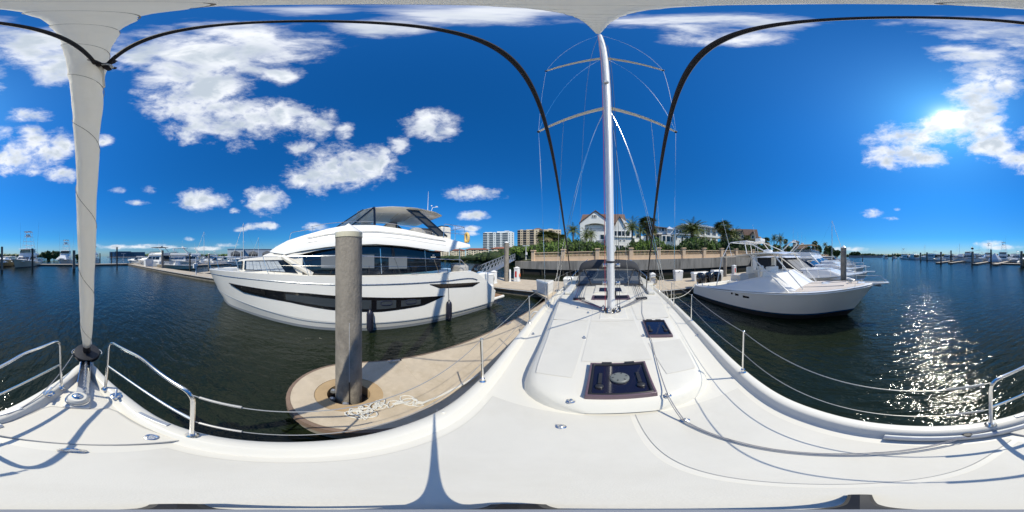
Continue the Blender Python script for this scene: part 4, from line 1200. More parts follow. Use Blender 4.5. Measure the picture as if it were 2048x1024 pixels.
def side_band(parent, name, mat, st, cx, s_, top, bot, y0, y1, off=.012, n=40, nz=4, thick=True):
    b = MB(); rows = []; off0 = off
    for y in frange(y0, y1, n):
        off = off0 + (.075 * max(0, (-2.5 - y) / 3.5) if cx < 0 else 0)
        zt, zb = lerp_table(top, y), lerp_table(bot, y)
        row = []
        for k_ in range(nz):
            z = zb + (zt - zb) * k_ / (nz - 1)
            row.append((side_x(st, cx, s_, y, z) + s_ * off, y, z))
        rows.append([(side_x(st, cx, s_, y, zb) - s_ * .01, y, zb - .004)] + row + [(side_x(st, cx, s_, y, zt) - s_ * .01, y, zt + .004)])
    b.loft(rows)
    if s_ > 0:
        for i, f in enumerate(b.f): b.f[i] = f[::-1]
    return b.build(name, mat, parent, True)

# ------------------------------------------------------------------ the big motor yacht on the left (bow towards -Y)
YX = -8.55
my = thing('motor_yacht', 'large white flybridge motor yacht with dark hull windows moored left', 'motor yacht', (YX, 0, 0))
wlT = [(-8.45, .0), (-8.1, .34), (-7.6, .72), (-6.7, 1.21), (-4.96, 1.60), (-3.06, 1.94), (-1.6, 2.13), (0, 2.18), (3, 2.17), (7.6, 2.1)]
shT = [(-9.35, .02), (-9.2, .55), (-8.9, 1.05), (-8.2, 1.55), (-7, 2.02), (-5.5, 2.33), (-4, 2.45), (-2, 2.52), (0, 2.54), (3, 2.52), (6, 2.46), (7.6, 2.38)]
bsT = [(-8.85, .01), (-8.5, .42), (-7.9, .88), (-6.7, 1.42), (-4.96, 1.82), (-3.06, 2.10), (-1.6, 2.24), (0, 2.28), (3, 2.27), (7.6, 2.2)]
def shift(tab, y0): return tab
zsh = [(-9.5, 2.20), (-7, 2.30), (-4, 2.36), (0, 2.38), (4, 2.36), (5.7, 2.34), (6.4, 2.0), (7.6, 1.05)]
def const(v): return [(-20, v), (20, v)]
YST = [([(a, c * .55) for a, c in wlT], const(-.55)), (wlT, const(.0)), ([(a, c + .03) for a, c in wlT], const(.14)), ([(a, c + .05) for a, c in bsT], [(-9.5, .75), (-5, .62), (0, .45), (7.6, .35)]), ([(a, c) for a, c in shT], zsh)]
ys = frange(-9.5, 7.6, 90)
hull_parts(my, YX, YST, None, [antif, greyline, gel, gel], ['bottom', 'boot_top', 'lower_hull', 'hull'], ys)
b = MB(); rows = []
for y in frange(-9.45, 5.8, 40):
    h = smooth_table(shT, y) - .02; z = smooth_table(zsh, y)
    rows.append([(YX - h, y, z), (YX - h + .14, y, z + .03), (YX - max(0, h - .3), y, z - .04), (YX, y, z), (YX + max(0, h - .3), y, z - .04), (YX + h - .14, y, z + .03), (YX + h, y, z)])
b.loft(rows)
for i, f in enumerate(b.f): b.f[i] = f[::-1]
b.build('deck', gelw, my, True)
for s_ in (1, -1):
    wn_ = side_band(my, 'hull_window', blackgloss, YST, YX, s_, [(-6.0, 1.68), (-3, 1.66), (-1.6, 1.68), (.75, 1.56), (4.0, 1.33)], [(-6.0, 1.665), (-5.0, 1.32), (-2.5, 1.20), (-.8, 1.02), (1.1, .91), (2.9, 1.00), (4.0, 1.32)], -6.0, 4.0)
    for (y0, y1, t0, t1) in ((-5.1, -3.6, .35, .80), (-2.6, .15, .22, .78), (.35, .78, .2, .8), (.98, 1.75, .2, .8), (1.95, 2.8, .25, .75)):
        tp = lambda y: lerp_table([(-6.0, 1.68), (-3, 1.66), (-1.6, 1.68), (.75, 1.56), (4.0, 1.33)], y)
        bt = lambda y: lerp_table([(-6.0, 1.665), (-5.0, 1.32), (-2.5, 1.20), (-.8, 1.02), (1.1, .91), (2.9, 1.00), (4.0, 1.32)], y)
        T_ = [(y, bt(y) + (tp(y) - bt(y)) * t1) for y in frange(y0, y1, 6)]; B2 = [(y, bt(y) + (tp(y) - bt(y)) * t0) for y in frange(y0, y1, 6)]
        side_band(wn_, 'pane', M('hull_pane', (.05, .06, .07), .12, var=.3, scale=4, stretch=(1, .3, 20)) if y0 > -3 else M('hull_pane_dark', (.018, .017, .017), .15, var=.4, scale=7), YST, YX, s_, T_, B2, y0, y1, off=.03, n=24)
    if s_ > 0:
        for yc in (1.36, 2.37):   # round-ended port lights inside the band
            z = 1.30 if yc < 2 else 1.27
            b = MB(); x = side_x(YST, YX, 1, yc, z) + .036
            b.tube([(x, yc + .22 * math.copysign(abs(math.cos(a)) ** .6, math.cos(a)), z + .085 * math.copysign(abs(math.sin(a)) ** .6, math.sin(a))) for a in frange(0, 6.283, 25)], .016, 6)
            b.build('port_light_rim', M('rim_navy', (.02, .025, .05), .3), wn_, True)
    side_band(my, 'air_intake', blackgloss, YST, YX, s_, [(3.2, 1.95), (6.2, 1.74)], [(3.2, 1.93), (3.7, 1.72), (5.7, 1.55), (6.2, 1.72)], 3.2, 6.2)
    # rubbing rail with its rope-like lustre
    b = MB(); b.tube([(side_x(YST, YX, s_, y, smooth_table(zsh, y) - .30) + s_ * .01, y, smooth_table(zsh, y) - .28 - .06 * max(0, (y + 3) / 8)) for y in frange(-9.2, 6.0, 50)], .022, 7); b.build('rub_rail', M('rub_rail_steel', (.45, .46, .48), .28, .9, var=.3, scale=8), my, True)
    b = MB(); b.tube([(side_x(YST, YX, s_, y, lerp_table([(-9.0, .95), (-6, .72), (-2, .42), (7, .32)], y)) + s_ * .006, y, lerp_table([(-9.0, .95), (-6, .72), (-2, .42), (7, .32)], y)) for y in frange(-8.9, 7.0, 50)], .016, 6); b.build('spray_rail', greyline, my, True)
# swim platform and stern
b = MB(); b.box((YX, 8.1, .42), (4.3, 1.5, .16)); pl = b.build('swim_platform', gel, my, bevel=.05)
b = MB(); b.box((YX, 8.12, .508), (4.1, 1.35, .012)); b.build('platform_teak', teak, pl)
for s_ in (-1, 1):
    b = MB(); b.box((YX + s_ * 2.0, 7.2, .95), (.42, 1.0, .95)); b.build('stern_quarter', gel, my, bevel=.12)
    b = MB(); b.tube(fillet([(YX + s_ * 2.0, 7.55, 1.4), (YX + s_ * 2.0, 7.75, 1.1), (YX + s_ * 2.0, 7.75, .55)], .1), .022, 8); b.build('stern_handrail', steel, my, True)
# super-structure lofts: (y, half width, z bottom, z top, top half width)
def house_loft(name, secs, mat, parent, crown=.05, n=5, bevel=0):
    b = MB(); rows = []
    for (y, hw, zb, zt, tw) in secs:
        half = [(hw, zb), (hw * .995, zb + (zt - zb) * .3), (hw + (tw - hw) * .55, zb + (zt - zb) * .75), (tw, zt - .03), (tw - .07, zt)]
        top = [(tw * t, zt + crown * (1 - t * t)) for t in (.7, .35)]
        sec = half + top; full = [(a, z) for a, z in sec] + [(0, zt + crown)] + [(-a, z) for a, z in sec[::-1]]
        rows.append([(YX + a, y, z) for a, z in full])
    b.loft(rows, cap=True)
    return b.build(name, mat, parent, True, ang=38, bevel=bevel)
house_loft('forward_cabin', [(-6.15, 1.15, 2.25, 2.62, 1.0), (-6.0, 1.35, 2.25, 2.92, 1.25), (-5.2, 1.66, 2.25, 3.02, 1.56), (-4.0, 1.86, 2.25, 3.12, 1.78), (-2.6, 2.0, 2.25, 3.22, 1.93), (-2.0, 2.02, 2.25, 3.25, 1.95)], gelw, my)
for s_ in (1, -1):
    q = [(YX + s_ * 1.69, -5.25, 2.42), (YX + s_ * 2.02, -2.2, 2.42), (YX + s_ * 1.96, -2.75, 2.98), (YX + s_ * 1.62, -5.25, 2.90)]
    if s_ < 0: q = [q[1], q[0], q[3], q[2]]
    b = MB(); b.panel(q, 0, 1, 0, 1, .025, .03) if s_ > 0 else b.panel([q[0], q[1], q[2], q[3]], 0, 1, 0, 1, .025, .03); w = b.build('cabin_window', glassnavy, my)
    for i in range(9):
        b = MB(); u = .06 + i * .085; b.panel(q, u, u + .078, .06, .90 - .02 * (i % 2), .05 + .012 * (i % 2), .0); b.build('curtain', M('pale_curtain', (.38, .42, .46), .8, var=.15, scale=5, stretch=(1, 14, .2)), w)
    b = MB(); qq = [(YX + s_ * 1.40, -5.95, 2.45), (YX + s_ * 1.60, -5.5, 2.45), (YX + s_ * 1.53, -5.5, 2.88), (YX + s_ * 1.33, -5.95, 2.82)]
    if s_ < 0: qq = [qq[1], qq[0], qq[3], qq[2]]
    b.panel(qq, 0, 1, 0, 1, .03, .02); b.build('front_side_window', glassnavy, my)
# saloon: dark glass body with white pillars
sal = house_loft('saloon_glass', [(-3.6, 1.7, 2.5, 2.75, 1.6), (-2.6, 1.96, 2.42, 3.12, 1.75), (-1.8, 2.0, 2.40, 3.36, 1.85), (-.9, 2.02, 2.40, 3.50, 1.92), (.2, 2.03, 2.38, 3.60, 1.96), (1.3, 2.03, 2.38, 3.62, 1.96), (2.5, 2.03, 2.42, 3.52, 1.96), (3.6, 2.02, 2.46, 3.40, 1.95), (4.05, 2.0, 2.5, 3.36, 1.95)], glassdark, my, crown=.0)
for s_ in (1, -1):
    for (y0, y1, z0, z1, mt) in ((-1.2, .95, 2.66, 3.2, curtain), (1.55, 2.35, 2.62, 3.12, curtain)):
        b = MB(); b.box((YX + s_ * 2.015, (y0 + y1) / 2, (z0 + z1) / 2), (.03, y1 - y0, z1 - z0)); b.build('window_blind', mt, sal)
    for y in (1.25, 3.25):
        b = MB(); b.bar((YX + s_ * 2.035, y, 2.42), (YX + s_ * 1.985, y - .05, 3.45), .03, .03, up=(0, 1, 0)); b.build('mullion', steel, sal)
    # emblem and lettering on the aft glass: two small pale marks
    b = MB(); b.box((YX + s_ * 2.035, 3.62, 3.19), (.012, .10, .055)); b.build('number_mark', gel, sal)
    for i in range(8):
        b = MB(); y = 3.50 + i * .033; b.box((YX + s_ * 2.035, y, 3.10), (.012, .022, .034 + .006 * (i % 3))); b.build('letter_mark', gel, sal)
    # swept white pillar from the side deck up to the flybridge
    b = MB(); b.tube([(YX + s_ * 2.04, -1.55, 2.38), (YX + s_ * 2.05, -2.3, 2.78), (YX + s_ * 1.98, -2.9, 3.12)], [.10, .13, .12], 8); b.build('white_pillar', gelw, my, True)
# flybridge shell
fly = house_loft('flybridge', [(-3.9, 1.35, 3.36, 3.44, 1.2), (-3.5, 1.75, 3.30, 3.60, 1.55), (-2.8, 2.0, 3.22, 3.86, 1.75), (-2.0, 2.14, 3.36, 4.06, 1.82), (-1.0, 2.2, 3.50, 4.30, 1.85), (-.2, 2.24, 3.57, 4.44, 1.86), (1.0, 2.26, 3.62, 4.46, 1.88), (2.2, 2.27, 3.55, 4.34, 1.9), (3.4, 2.27, 3.42, 4.17, 1.94), (4.3, 2.25, 3.34, 4.04, 2.0), (4.75, 2.22, 3.50, 3.96, 2.05), (5.8, 2.12, 3.62, 3.80, 2.06)], gel, my, crown=-.12)
house_loft('brow', [(-4.4, 1.2, 3.12, 3.22, 1.05), (-3.6, 1.72, 3.08, 3.40, 1.45), (-2.4, 2.06, 3.14, 3.50, 1.8), (-1.4, 2.12, 3.36, 3.60, 1.9), (0, 2.14, 3.55, 3.70, 1.95), (1.6, 2.14, 3.58, 3.74, 1.95)], gelw, my)
for s_ in (1, -1):
    for dz, dx in ((.30, .055), (.52, .06)):
        b = MB(); pts = []
        for y in frange(-1.8, 4.2, 24):
            zb = smooth_table([(-2.0, 3.36), (-1, 3.50), (-.2, 3.57), (1, 3.62), (2.2, 3.55), (3.4, 3.42), (4.3, 3.34)], y); hw = smooth_table([(-2, 2.14), (-1, 2.2), (1, 2.26), (3.4, 2.27), (4.3, 2.25)], y)
            pts.append((YX + s_ * (hw - dx * (dz / .3) + .004), y, zb + dz))
        b.tube(pts, .022, 6); b.build('moulded_crease', gel, fly, True)
# fly windscreen with black frame
def tri_panel(pts, mat, name, parent):
    b = MB(); p = [Vector(v) for v in pts]; n2 = (p[1] - p[0]).cross(p[2] - p[0]).normalized() * .008
    k_ = len(p); b.add([v - n2 for v in p] + [v + n2 for v in p], [tuple(range(k_))[::-1], tuple(range(k_, 2 * k_))] + [(i, (i + 1) % k_, k_ + (i + 1) % k_, k_ + i) for i in range(k_)])
    return b.build(name, mat, parent)
hz = 5.30
wsb = Vector((YX, -.75, 4.42)); 
for s_ in (1, -1):
    A0, A1 = Vector((YX + s_ * 1.45, -.62, 4.42)), Vector((YX + s_ * 1.42, .55, hz - .06))
    B0, B1 = Vector((YX + s_ * 1.80, 1.0, 4.46)), Vector((YX + s_ * 1.66, 1.0, hz))
    M0 = Vector((YX + s_ * 1.72, .05, 4.45))
    tri_panel([A0, M0, B1.lerp(A1, .15), A1], clearg, 'wind_screen_pane', my); tri_panel([M0, B0, B1], clearg, 'wind_screen_pane', my)
    for p, q, r_ in ((A0, A1, .03), (M0, B1, .035), (B0, B1, .045), (A0, B0, .03)):
        b = MB(); b.bar(p, q, r_ * 2, r_ * 1.6); b.build('screen_frame', blackgloss, my)
    # raked black louvred arch
    a0, a1 = Vector((YX + s_ * 1.74, 2.35, hz + .06)), Vector((YX + s_ * 1.95, 3.95, 4.10)); w = Vector((0, .48, 0))
    tri_panel([a0, a0 + w, a1 + w, a1], M('arch_mesh', (.045, .05, .055), .5, var=.2, scale=30), 'arch_panel', my)
    for p, q in ((a0, a1), (a0 + w, a1 + w), (a0, a0 + w), (a0.lerp(a1, .33), a0.lerp(a1, .33) + w), (a0.lerp(a1, .66), a0.lerp(a1, .66) + w)):
        b = MB(); b.bar(p, q, .06, .07); b.build('arch_bar', blackgloss, my)
tri_panel([(YX - 1.45, -.62, 4.42), (YX + 1.45, -.62, 4.42), (YX + 1.42, .55, hz - .06), (YX - 1.42, .55, hz - .06)], clearg, 'wind_screen_pane', my)
for x in (-1.45, -.5, .5, 1.45):
    b = MB(); b.bar((YX + x, -.62, 4.42), (YX + x * .98, .55, hz - .06), .05, .05); b.build('screen_frame', blackgloss, my)
# hard top
b = MB(); rows = []
for y, hw, z, th in ((.30, 1.25, 5.20, .02), (.45, 1.45, 5.24, .07), (.95, 1.7, 5.32, .11), (1.8, 1.86, 5.38, .12), (2.9, 1.92, 5.40, .12), (3.8, 1.88, 5.34, .11), (4.25, 1.7, 5.28, .09), (4.40, 1.55, 5.24, .03)):
    sec = [(hw * t, z - .02 * t * t) for t in (-.94, -.5, 0, .5, .94)] 
    ring = [(-hw, z - th * .55)] + [(a, zz + .03 * (1 - (a / hw) ** 2)) for a, zz in sec] + [(hw, z - th * .55)] + [(a, z - th - .0) for a, zz in sec[::-1]]
    rows.append([(YX + a, y, zz) for a, zz in ring])
b.loft(rows, closed=True, cap=True); ht = b.build('hard_top', gel, my, True, ang=50)
for i in range(3):
    b = MB(); b.box((YX + .2, 1.5 + .8 * i, 5.245), (1.6, .05, .02)); b.build('ceiling_rib', gelw, ht)
b = MB(); b.tube([(YX + .9, 3.9, 5.38), (YX + .9, 3.95, 6.75)], [.018, .006], 6); b.build('antenna', pvc, my)
b = MB(); b.tube([(YX + .8, 4.1, 5.36), (YX + .8, 4.25, 5.85), (YX + .8, 4.5, 5.92)], .014, 6); b.ball((YX + .8, 4.2, 5.95), .04); b.box((YX + .8, 4.52, 5.95), (.03, .14, .05)); b.build('wind_sensor', pvc, my)
b = MB(); b.lathe((YX + .1, 3.1, 5.40), [(.3, 0), (.32, .06), (.28, .14), (.05, .16), (.001, .16)], 18); b.build('radar_dome', gel, my, True)
# flybridge furniture
b = MB(); b.box((YX + .6, 1.9, 4.5), (.9, .5, .5)); b.build('helm_seat', M('seat_beige', (.45, .40, .33), .7), my, bevel=.1)
b = MB(); b.box((YX + .5, .7, 4.55), (1.1, .5, .4)); b.build('helm_console', M('console_grey', (.2, .2, .21), .5), my, bevel=.1)
b = MB(); b.box((YX + 1.1, 4.55, 4.28), (1.2, .6, .72)); b.build('wet_bar', gelw, my, bevel=.06)
b = MB(); b.box((YX + 1.1, 4.55, 4.67), (1.0, .45, .06)); b.build('grill_lid', plastic, my)
b = MB(); b.box((YX + 1.2, 3.3, 4.32), (.9, 1.0, .35)); b.build('sofa', M('seat_grey', (.38, .37, .36), .8), my, bevel=.1)
for s_ in (1, -1):
    pts = [(YX + s_ * 1.98, 4.2, 4.05), (YX + s_ * 1.98, 4.25, 4.72), (YX + s_ * 1.98, 5.55, 4.68)]
    b = MB(); b.tube(fillet(pts + [(YX, 5.6, 4.68)], .12), .018, 8); b.tube([(YX + s_ * 1.98, 4.3, 4.3), (YX + s_ * 1.98, 5.5, 4.28)], .010, 6)
    for y in (4.9, 5.5): b.tube([(YX + s_ * 1.98, y, 3.8), (YX + s_ * 1.98, y, 4.68)], .014, 7)
    b.build('fly_rail', steel, my, True)
    b = MB(); b.tube([(YX + s_ * 1.80, y, smooth_table([(-3, 4.0), (-2, 4.34), (-.8, 4.54), (1.0, 4.60), (2.2, 4.50), (3.4, 4.32), (4.0, 4.24)], y)) for y in frange(-1.7, 4.0, 30)], .012, 6)
    for y in (-1.6, -.4, .9, 2.0, 3.2): b.tube([(YX + s_ * 1.80, y, 4.0), (YX + s_ * 1.80, y, smooth_table([(-3, 4.0), (-2, 4.34), (-.8, 4.54), (1.0, 4.60), (2.2, 4.50), (3.4, 4.32), (4.0, 4.24)], y))], .009, 6)
    b.build('coaming_rail', steel, my, True)
b = MB(); b.tube(fillet([(YX + 1.3, -2.9, 3.8), (YX + 1.3, -2.8, 4.28), (YX + 1.3, -1.6, 4.42)], .12), .014, 7); b.tube([(YX + 1.3, -2.1, 4.0), (YX + 1.3, -2.1, 4.37)], .01, 6); b.build('brow_rail', steel, my, True)
# side deck guard rail at eye height
for s_ in (1, -1):
    def gx(y): return YX + s_ * (smooth_table(shT, y) - .08)
    tops = [(gx(y), y, lerp_table([(-9.2, 2.95), (-7, 3.08), (0, 3.16), (4.6, 2.98)], y)) for y in frange(-8.9, 4.9, 40)]
    b = MB(); b.tube(tops + [(gx(5.1), 5.15, 2.8), (gx(5.2), 5.25, 2.45)], .017, 8); rl = b.build('guard_rail', steel, my, True)
    b = MB(); b.tube([(gx(y) - s_ * .0, y, lerp_table([(-9.2, 2.55), (-7, 2.72), (0, 2.78), (4.6, 2.68)], y)) for y in frange(-8.9, 4.9, 30)], .006, 6); b.build('rail_wire', steel, rl)
    for y in (-8.3, -6.9, -5.1, -3.4, -1.6, .25, 1.95, 3.7):
        b = MB(); b.tube([(gx(y), y - .0, 2.36), (gx(y - .15), y - .28, lerp_table([(-9.2, 2.95), (-7, 3.08), (0, 3.16), (4.6, 2.98)], y - .28))], .012, 7); b.build('rail_stanchion', steel, rl, True)
    b = MB(); y = 2.55; x = YX + s_ * 2.42; b.bar((x, y - .16, 2.44), (x, y + .16, 2.44), .03, .025); b.box((x, y - .05, 2.40), (.03, .03, .06)); b.box((x, y + .05, 2.40), (.03, .03, .06)); b.build('mid_cleat', steel, my, bevel=.008)
# cockpit
b = MB(); b.box((YX, 5.6, 1.75), (4.4, 3.2, .9)); b.build('cockpit_block', gel, my, bevel=.08)
for x, y, sx, mt in ((1.7, 5.4, .9, 'seat_grey'), (.6, 6.2, 1.0, 'seat_beige')):
    b = MB(); b.box((YX + x, y, 2.42), (sx, .6, .5)); b.build('cockpit_seat', M(mt), my, bevel=.1)
b = MB(); b.tube([(YX + 1.9, 5.25, 2.3), (YX + 1.9, 5.25, 3.62)], .035, 10); b.build('awning_post', steel, my, True)
b = MB()
for q in range(5):
    b.tube([(YX + 2.1 + .06 * q - .1, 6.25 + (.26 + .02 * q) * math.cos(a), 2.36 + .04 * q + (.16 + .012 * q) * math.sin(a) * .9) for a in frange(0, 6.28, 18)], .022, 6)
b.build('shore_power_coil', rubber, my, True)
# yellow horseshoe buoy and fenders hang on the yacht
hb_ = thing('horseshoe_buoy', 'yellow horseshoe life buoy on the motor yacht flybridge rail', 'life buoy', (YX + 2.0, 5.62, 4.1))
b = MB(); b.tube([(YX + 2.0 + .13 * math.cos(a), 5.66, 4.12 + .24 * math.sin(a)) for a in frange(R(-70), R(250), 20)], .075, 8); b.build('foam_ring', yellow, hb_, True)
b = MB(); b.bar((YX + 1.93, 5.66, 4.42), (YX + 2.07, 5.66, 4.42), .03, .03); b.build('strap', gelw, hb_)
for (px, py, lab) in ((740, 641, 'black cylindrical fender hanging at the motor yacht middle'), (898, 620, 'black cylindrical fender hanging near the motor yacht stern')):
    X = -6.10 if px < 800 else -6.02
    c = atx(px, py, X)
    f = thing('fender', lab, 'fender', (c.x, c.y, c.z))
    b = MB(); b.lathe((c.x, c.y, c.z), [(.03, -.48), (.10, -.44), (.135, -.34), (.135, .28), (.11, .38), (.05, .44), (.03, .50), (.001, .50)], 20); b.build('body', M('fender_vinyl', (.02, .021, .035), .28, var=.1), f, True)
    b = MB(); b.tube([(c.x, c.y, c.z + .48), (c.x - .06, c.y - .02, 2.3), (c.x - .12, c.y - .02, 2.78)], .009, 6); b.build('lanyard', ropeblack, f)

# ------------------------------------------------------------------ open fishing boat on the right (bow towards -Y)
OX = 8.32
ob = thing('fishing_boat', 'pale grey open fishing boat with pipe hard top and three outboards', 'fishing boat', (OX, 5, 0))
owl = [(.80, .0), (1.4, .26), (2.48, .90), (3.58, 1.38), (4.86, 1.66), (6.46, 1.82), (8.75, 1.88), (10.9, 1.86)]
obs = [(.45, .0), (1.2, .42), (2.3, 1.08), (3.5, 1.50), (4.9, 1.74), (6.5, 1.86), (8.75, 1.90), (10.9, 1.88)]
osh = [(-.62, .02), (-.35, .42), (.1, .82), (.9, 1.32), (2.0, 1.72), (3.4, 1.92), (5, 1.97), (7.5, 1.95), (10.9, 1.90)]
ozs = [(-.62, 1.74), (.7, 1.66), (2.2, 1.54), (3.7, 1.42), (5.4, 1.28), (7.8, 1.04), (10.9, .88)]
OST = [([(a, c * .5) for a, c in owl], const(-.5)), (owl, const(0)), ([(a, c) for a, c in obs], [(0, .34), (4, .26), (10.9, .16)]), ([(a, c + .012) for a, c in obs], [(0, .40), (4, .32), (10.9, .22)]), (osh, ozs)]
oys = frange(-.6, 10.9, 80)
hull_parts(ob, OX, OST, None, [antif, antif, bluestripe, hullgrey], ['keel', 'bottom_paint', 'boot_stripe', 'hull'], oys)
for s_ in (1, -1):
    b = MB(); b.tube([(OX + s_ * smooth_table(osh, y), y, smooth_table(ozs, y) - .06) for y in frange(-.55, 10.8, 50)], .028, 8); b.build('gunwale_strip', gel, ob, True)
b = MB(); rows = []
for y in frange(-.58, 6.6, 36):
    h = smooth_table(osh, y); z = smooth_table(ozs, y)
    rows.append([(OX + h * t, y, z + .02 + .06 * (1 - t * t)) for t in (-1, -.9, -.5, 0, .5, .9, 1)])
b.loft(rows)
for i, f in enumerate(b.f): b.f[i] = f[::-1]
b.build('foredeck', gel, ob, True)
b = MB(); rows = []
for y in frange(-.1, 3.4, 20):
    h = max(.05, smooth_table(osh, y) - .22); z = smooth_table(ozs, y)
    rows.append([(OX + h * t, y, z + .086 - .06 * (t * h / (h + .22)) ** 2) for t in (-1, -.5, 0, .5, 1)])
b.loft(rows)
for i, f in enumerate(b.f): b.f[i] = f[::-1]
b.build('deck_nonskid', beige_ns, ob, True)
for x in (-.62, .62, 0):
    b = MB(); b.bar((OX + x, .4 + abs(x) * .8, smooth_table(ozs, .9) + .085), (OX + x, 3.3, smooth_table(ozs, 3.3) + .075), .05, .03); b.build('deck_seam', greyline, ob)
b = MB(); b.box((OX + .45, 1.9, 1.63), (.62, .62, .05)); b.build('deck_hatch', gelw, ob, bevel=.02)
# cockpit coamings and low sloped cabin sides
for s_ in (1, -1):
    b = MB(); rows = []
    for y, z0, z1, o0, o1 in ((10.7, .88, .92, .02, .30), (9.0, .98, 1.06, .05, .34), (8.0, 1.05, 1.28, .08, .36), (6.5, 1.18, 1.68, .12, .40), (5.4, 1.28, 1.98, .14, .46), (4.6, 1.34, 2.12, .16, .52), (4.0, 1.40, 2.06, .18, .60), (3.35, 1.44, 1.70, .2, .55), (3.0, 1.47, 1.54, .22, .4)):
        h = smooth_table(osh, y)
        rows.append([(OX + s_ * (h - o0), y, z0), (OX + s_ * (h - (o0 + o1) / 2 + .04), y, z0 + (z1 - z0) * .6), (OX + s_ * (h - o1), y, z1), (OX + s_ * (h - o1 - .16), y, z1 - .02), (OX + s_ * (h - o1 - .18), y, .75)])
    b.loft(rows)
    b.build('side_coaming', gel, ob, True, ang=60)
b = MB()
b.hexa([(OX - 1.4, 3.05, 1.52), (OX + 1.4, 3.05, 1.52), (OX + 1.36, 5.1, 1.4), (OX - 1.36, 5.1, 1.4)], [(OX - 1.25, 4.25, 2.30), (OX + 1.25, 4.25, 2.30), (OX + 1.25, 5.0, 2.34), (OX - 1.25, 5.0, 2.34)])
b.build('wind_deflector', gel, ob, bevel=.06)
b = MB(); b.box((OX - .5, 4.85, 2.42), (.9, .35, .3)); b.build('instrument_pod', gel, ob, bevel=.06)
b = MB(); b.box((OX, 8.0, .62), (3.2, 5.6, .12)); b.build('cockpit_sole', gelw, ob)
b = MB(); b.box((OX, 10.75, .78), (3.7, .3, .35)); b.build('transom_top', gel, ob, bevel=.05)
b = MB(); b.box((OX - .55, 6.6, 1.35), (.75, .7, 1.45)); b.build('seat_base', M('pale_grey_plastic', (.52, .55, .56), .5), ob, bevel=.08)
b = MB(); b.box((OX + .6, 6.6, 1.45), (.75, .7, 1.5)); b.build('seat_base', gel, ob, bevel=.08)
for x in (-.55, .6):
    b = MB(); b.box((OX + x, 6.45, 2.25), (.6, .16, .5)); b.build('seat_back', gel, ob, bevel=.07)
b = MB(); b.box((OX + .9, 5.6, 2.35), (.28, .25, 1.5)); b.build('helm_tower_panel', gel, ob, bevel=.05)
b = MB(); b.tube([(OX - .3 + .2 * math.cos(a), 5.25, 2.2 + .2 * math.sin(a)) for a in frange(0, 6.28, 20)], .014, 6); b.build('steering_wheel', plastic, ob, True)
# hard top and pipework
b = MB(); rows = []
for y, hw, z in ((3.75, 1.0, 3.24), (3.95, 1.35, 3.28), (4.6, 1.6, 3.30), (6.0, 1.66, 3.24), (7.6, 1.6, 3.12), (8.4, 1.55, 3.06)):
    ring = [(-hw, z), (-hw * .5, z + .07), (0, z + .10), (hw * .5, z + .07), (hw, z), (hw * .96, z - .05), (0, z + .03), (-hw * .96, z - .05)]
    rows.append([(OX + a, y, zz) for a, zz in ring])
b.loft(rows, closed=True, cap=True); b.build('hard_top', gel, ob, True, ang=50)
def pipe(name, pts, r=.026, par=ob, mat=None, fr=.12):
    b = MB(); b.tube(fillet(pts, fr) if len(pts) > 2 else pts, r, 9); return b.build(name, mat or gel, par, True)
for s_ in (1, -1):
    h = lambda y: smooth_table(osh, y)
    pipe('top_leg', [(OX + s_ * (h(8.2) - .16), 8.25, 1.02), (OX + s_ * 1.52, 7.95, 3.08)], .034)
    pipe('top_leg', [(OX + s_ * (h(3.4) - .2), 3.25, 1.50), (OX + s_ * 1.50, 5.7, 3.24)], .034)
    pipe('top_leg', [(OX + s_ * 1.15, 2.75, 1.58), (OX + s_ * 1.3, 4.3, 3.26)], .034)
    pipe('top_leg', [(OX + s_ * 1.35, 5.1, 1.9), (OX + s_ * 1.45, 5.35, 3.22)], .03)
    pipe('tower_rail', [(OX + s_ * 1.5, 7.9, 3.1), (OX + s_ * 1.05, 7.7, 4.02), (OX + s_ * 1.0, 6.4, 4.05), (OX + s_ * 1.2, 4.7, 3.32)], .026)
    pipe('tower_leg', [(OX + s_ * 1.0, 6.5, 4.05), (OX + s_ * 1.35, 6.0, 3.25)], .026)
for y, z in ((7.7, 4.02), (6.4, 4.05)):
    pipe('cross_bar', [(OX - 1.02, y, z), (OX + 1.02, y, z)], .024)
b = MB(); b.box((OX + .1, 6.9, 4.05), (1.3, .9, .06)); b.build('tower_platform', gel, ob, bevel=.02)
b = MB(); b.box((OX + .2, 6.2, 4.16), (.6, .4, .24)); b.build('tower_helm', gel, ob, bevel=.06)
b = MB(); b.ball((OX + .25, 6.3, 4.34), .12, 12, 8, (1.3, 1, .7)); b.build('folded_cover', tancanvas, ob, True)
b = MB(); b.lathe((OX - .1, 5.4, 3.34), [(.28, 0), (.3, .07), (.26, .17), (.1, .2), (.001, .2)], 20); b.build('radar_dome', gel, ob, True)
# hull side ports (three)
for y0, y1, z in ((6.52, 6.66, 1.0), (6.08, 6.34, .985), (5.35, 5.78, .96)):
    side_band(ob, 'side_port', blackgloss, OST, OX, -1, [(y0, z + .06), (y1, z + .075)], [(y0, z - .03), (y1, z - .06)], y0, y1, off=.01, n=4)
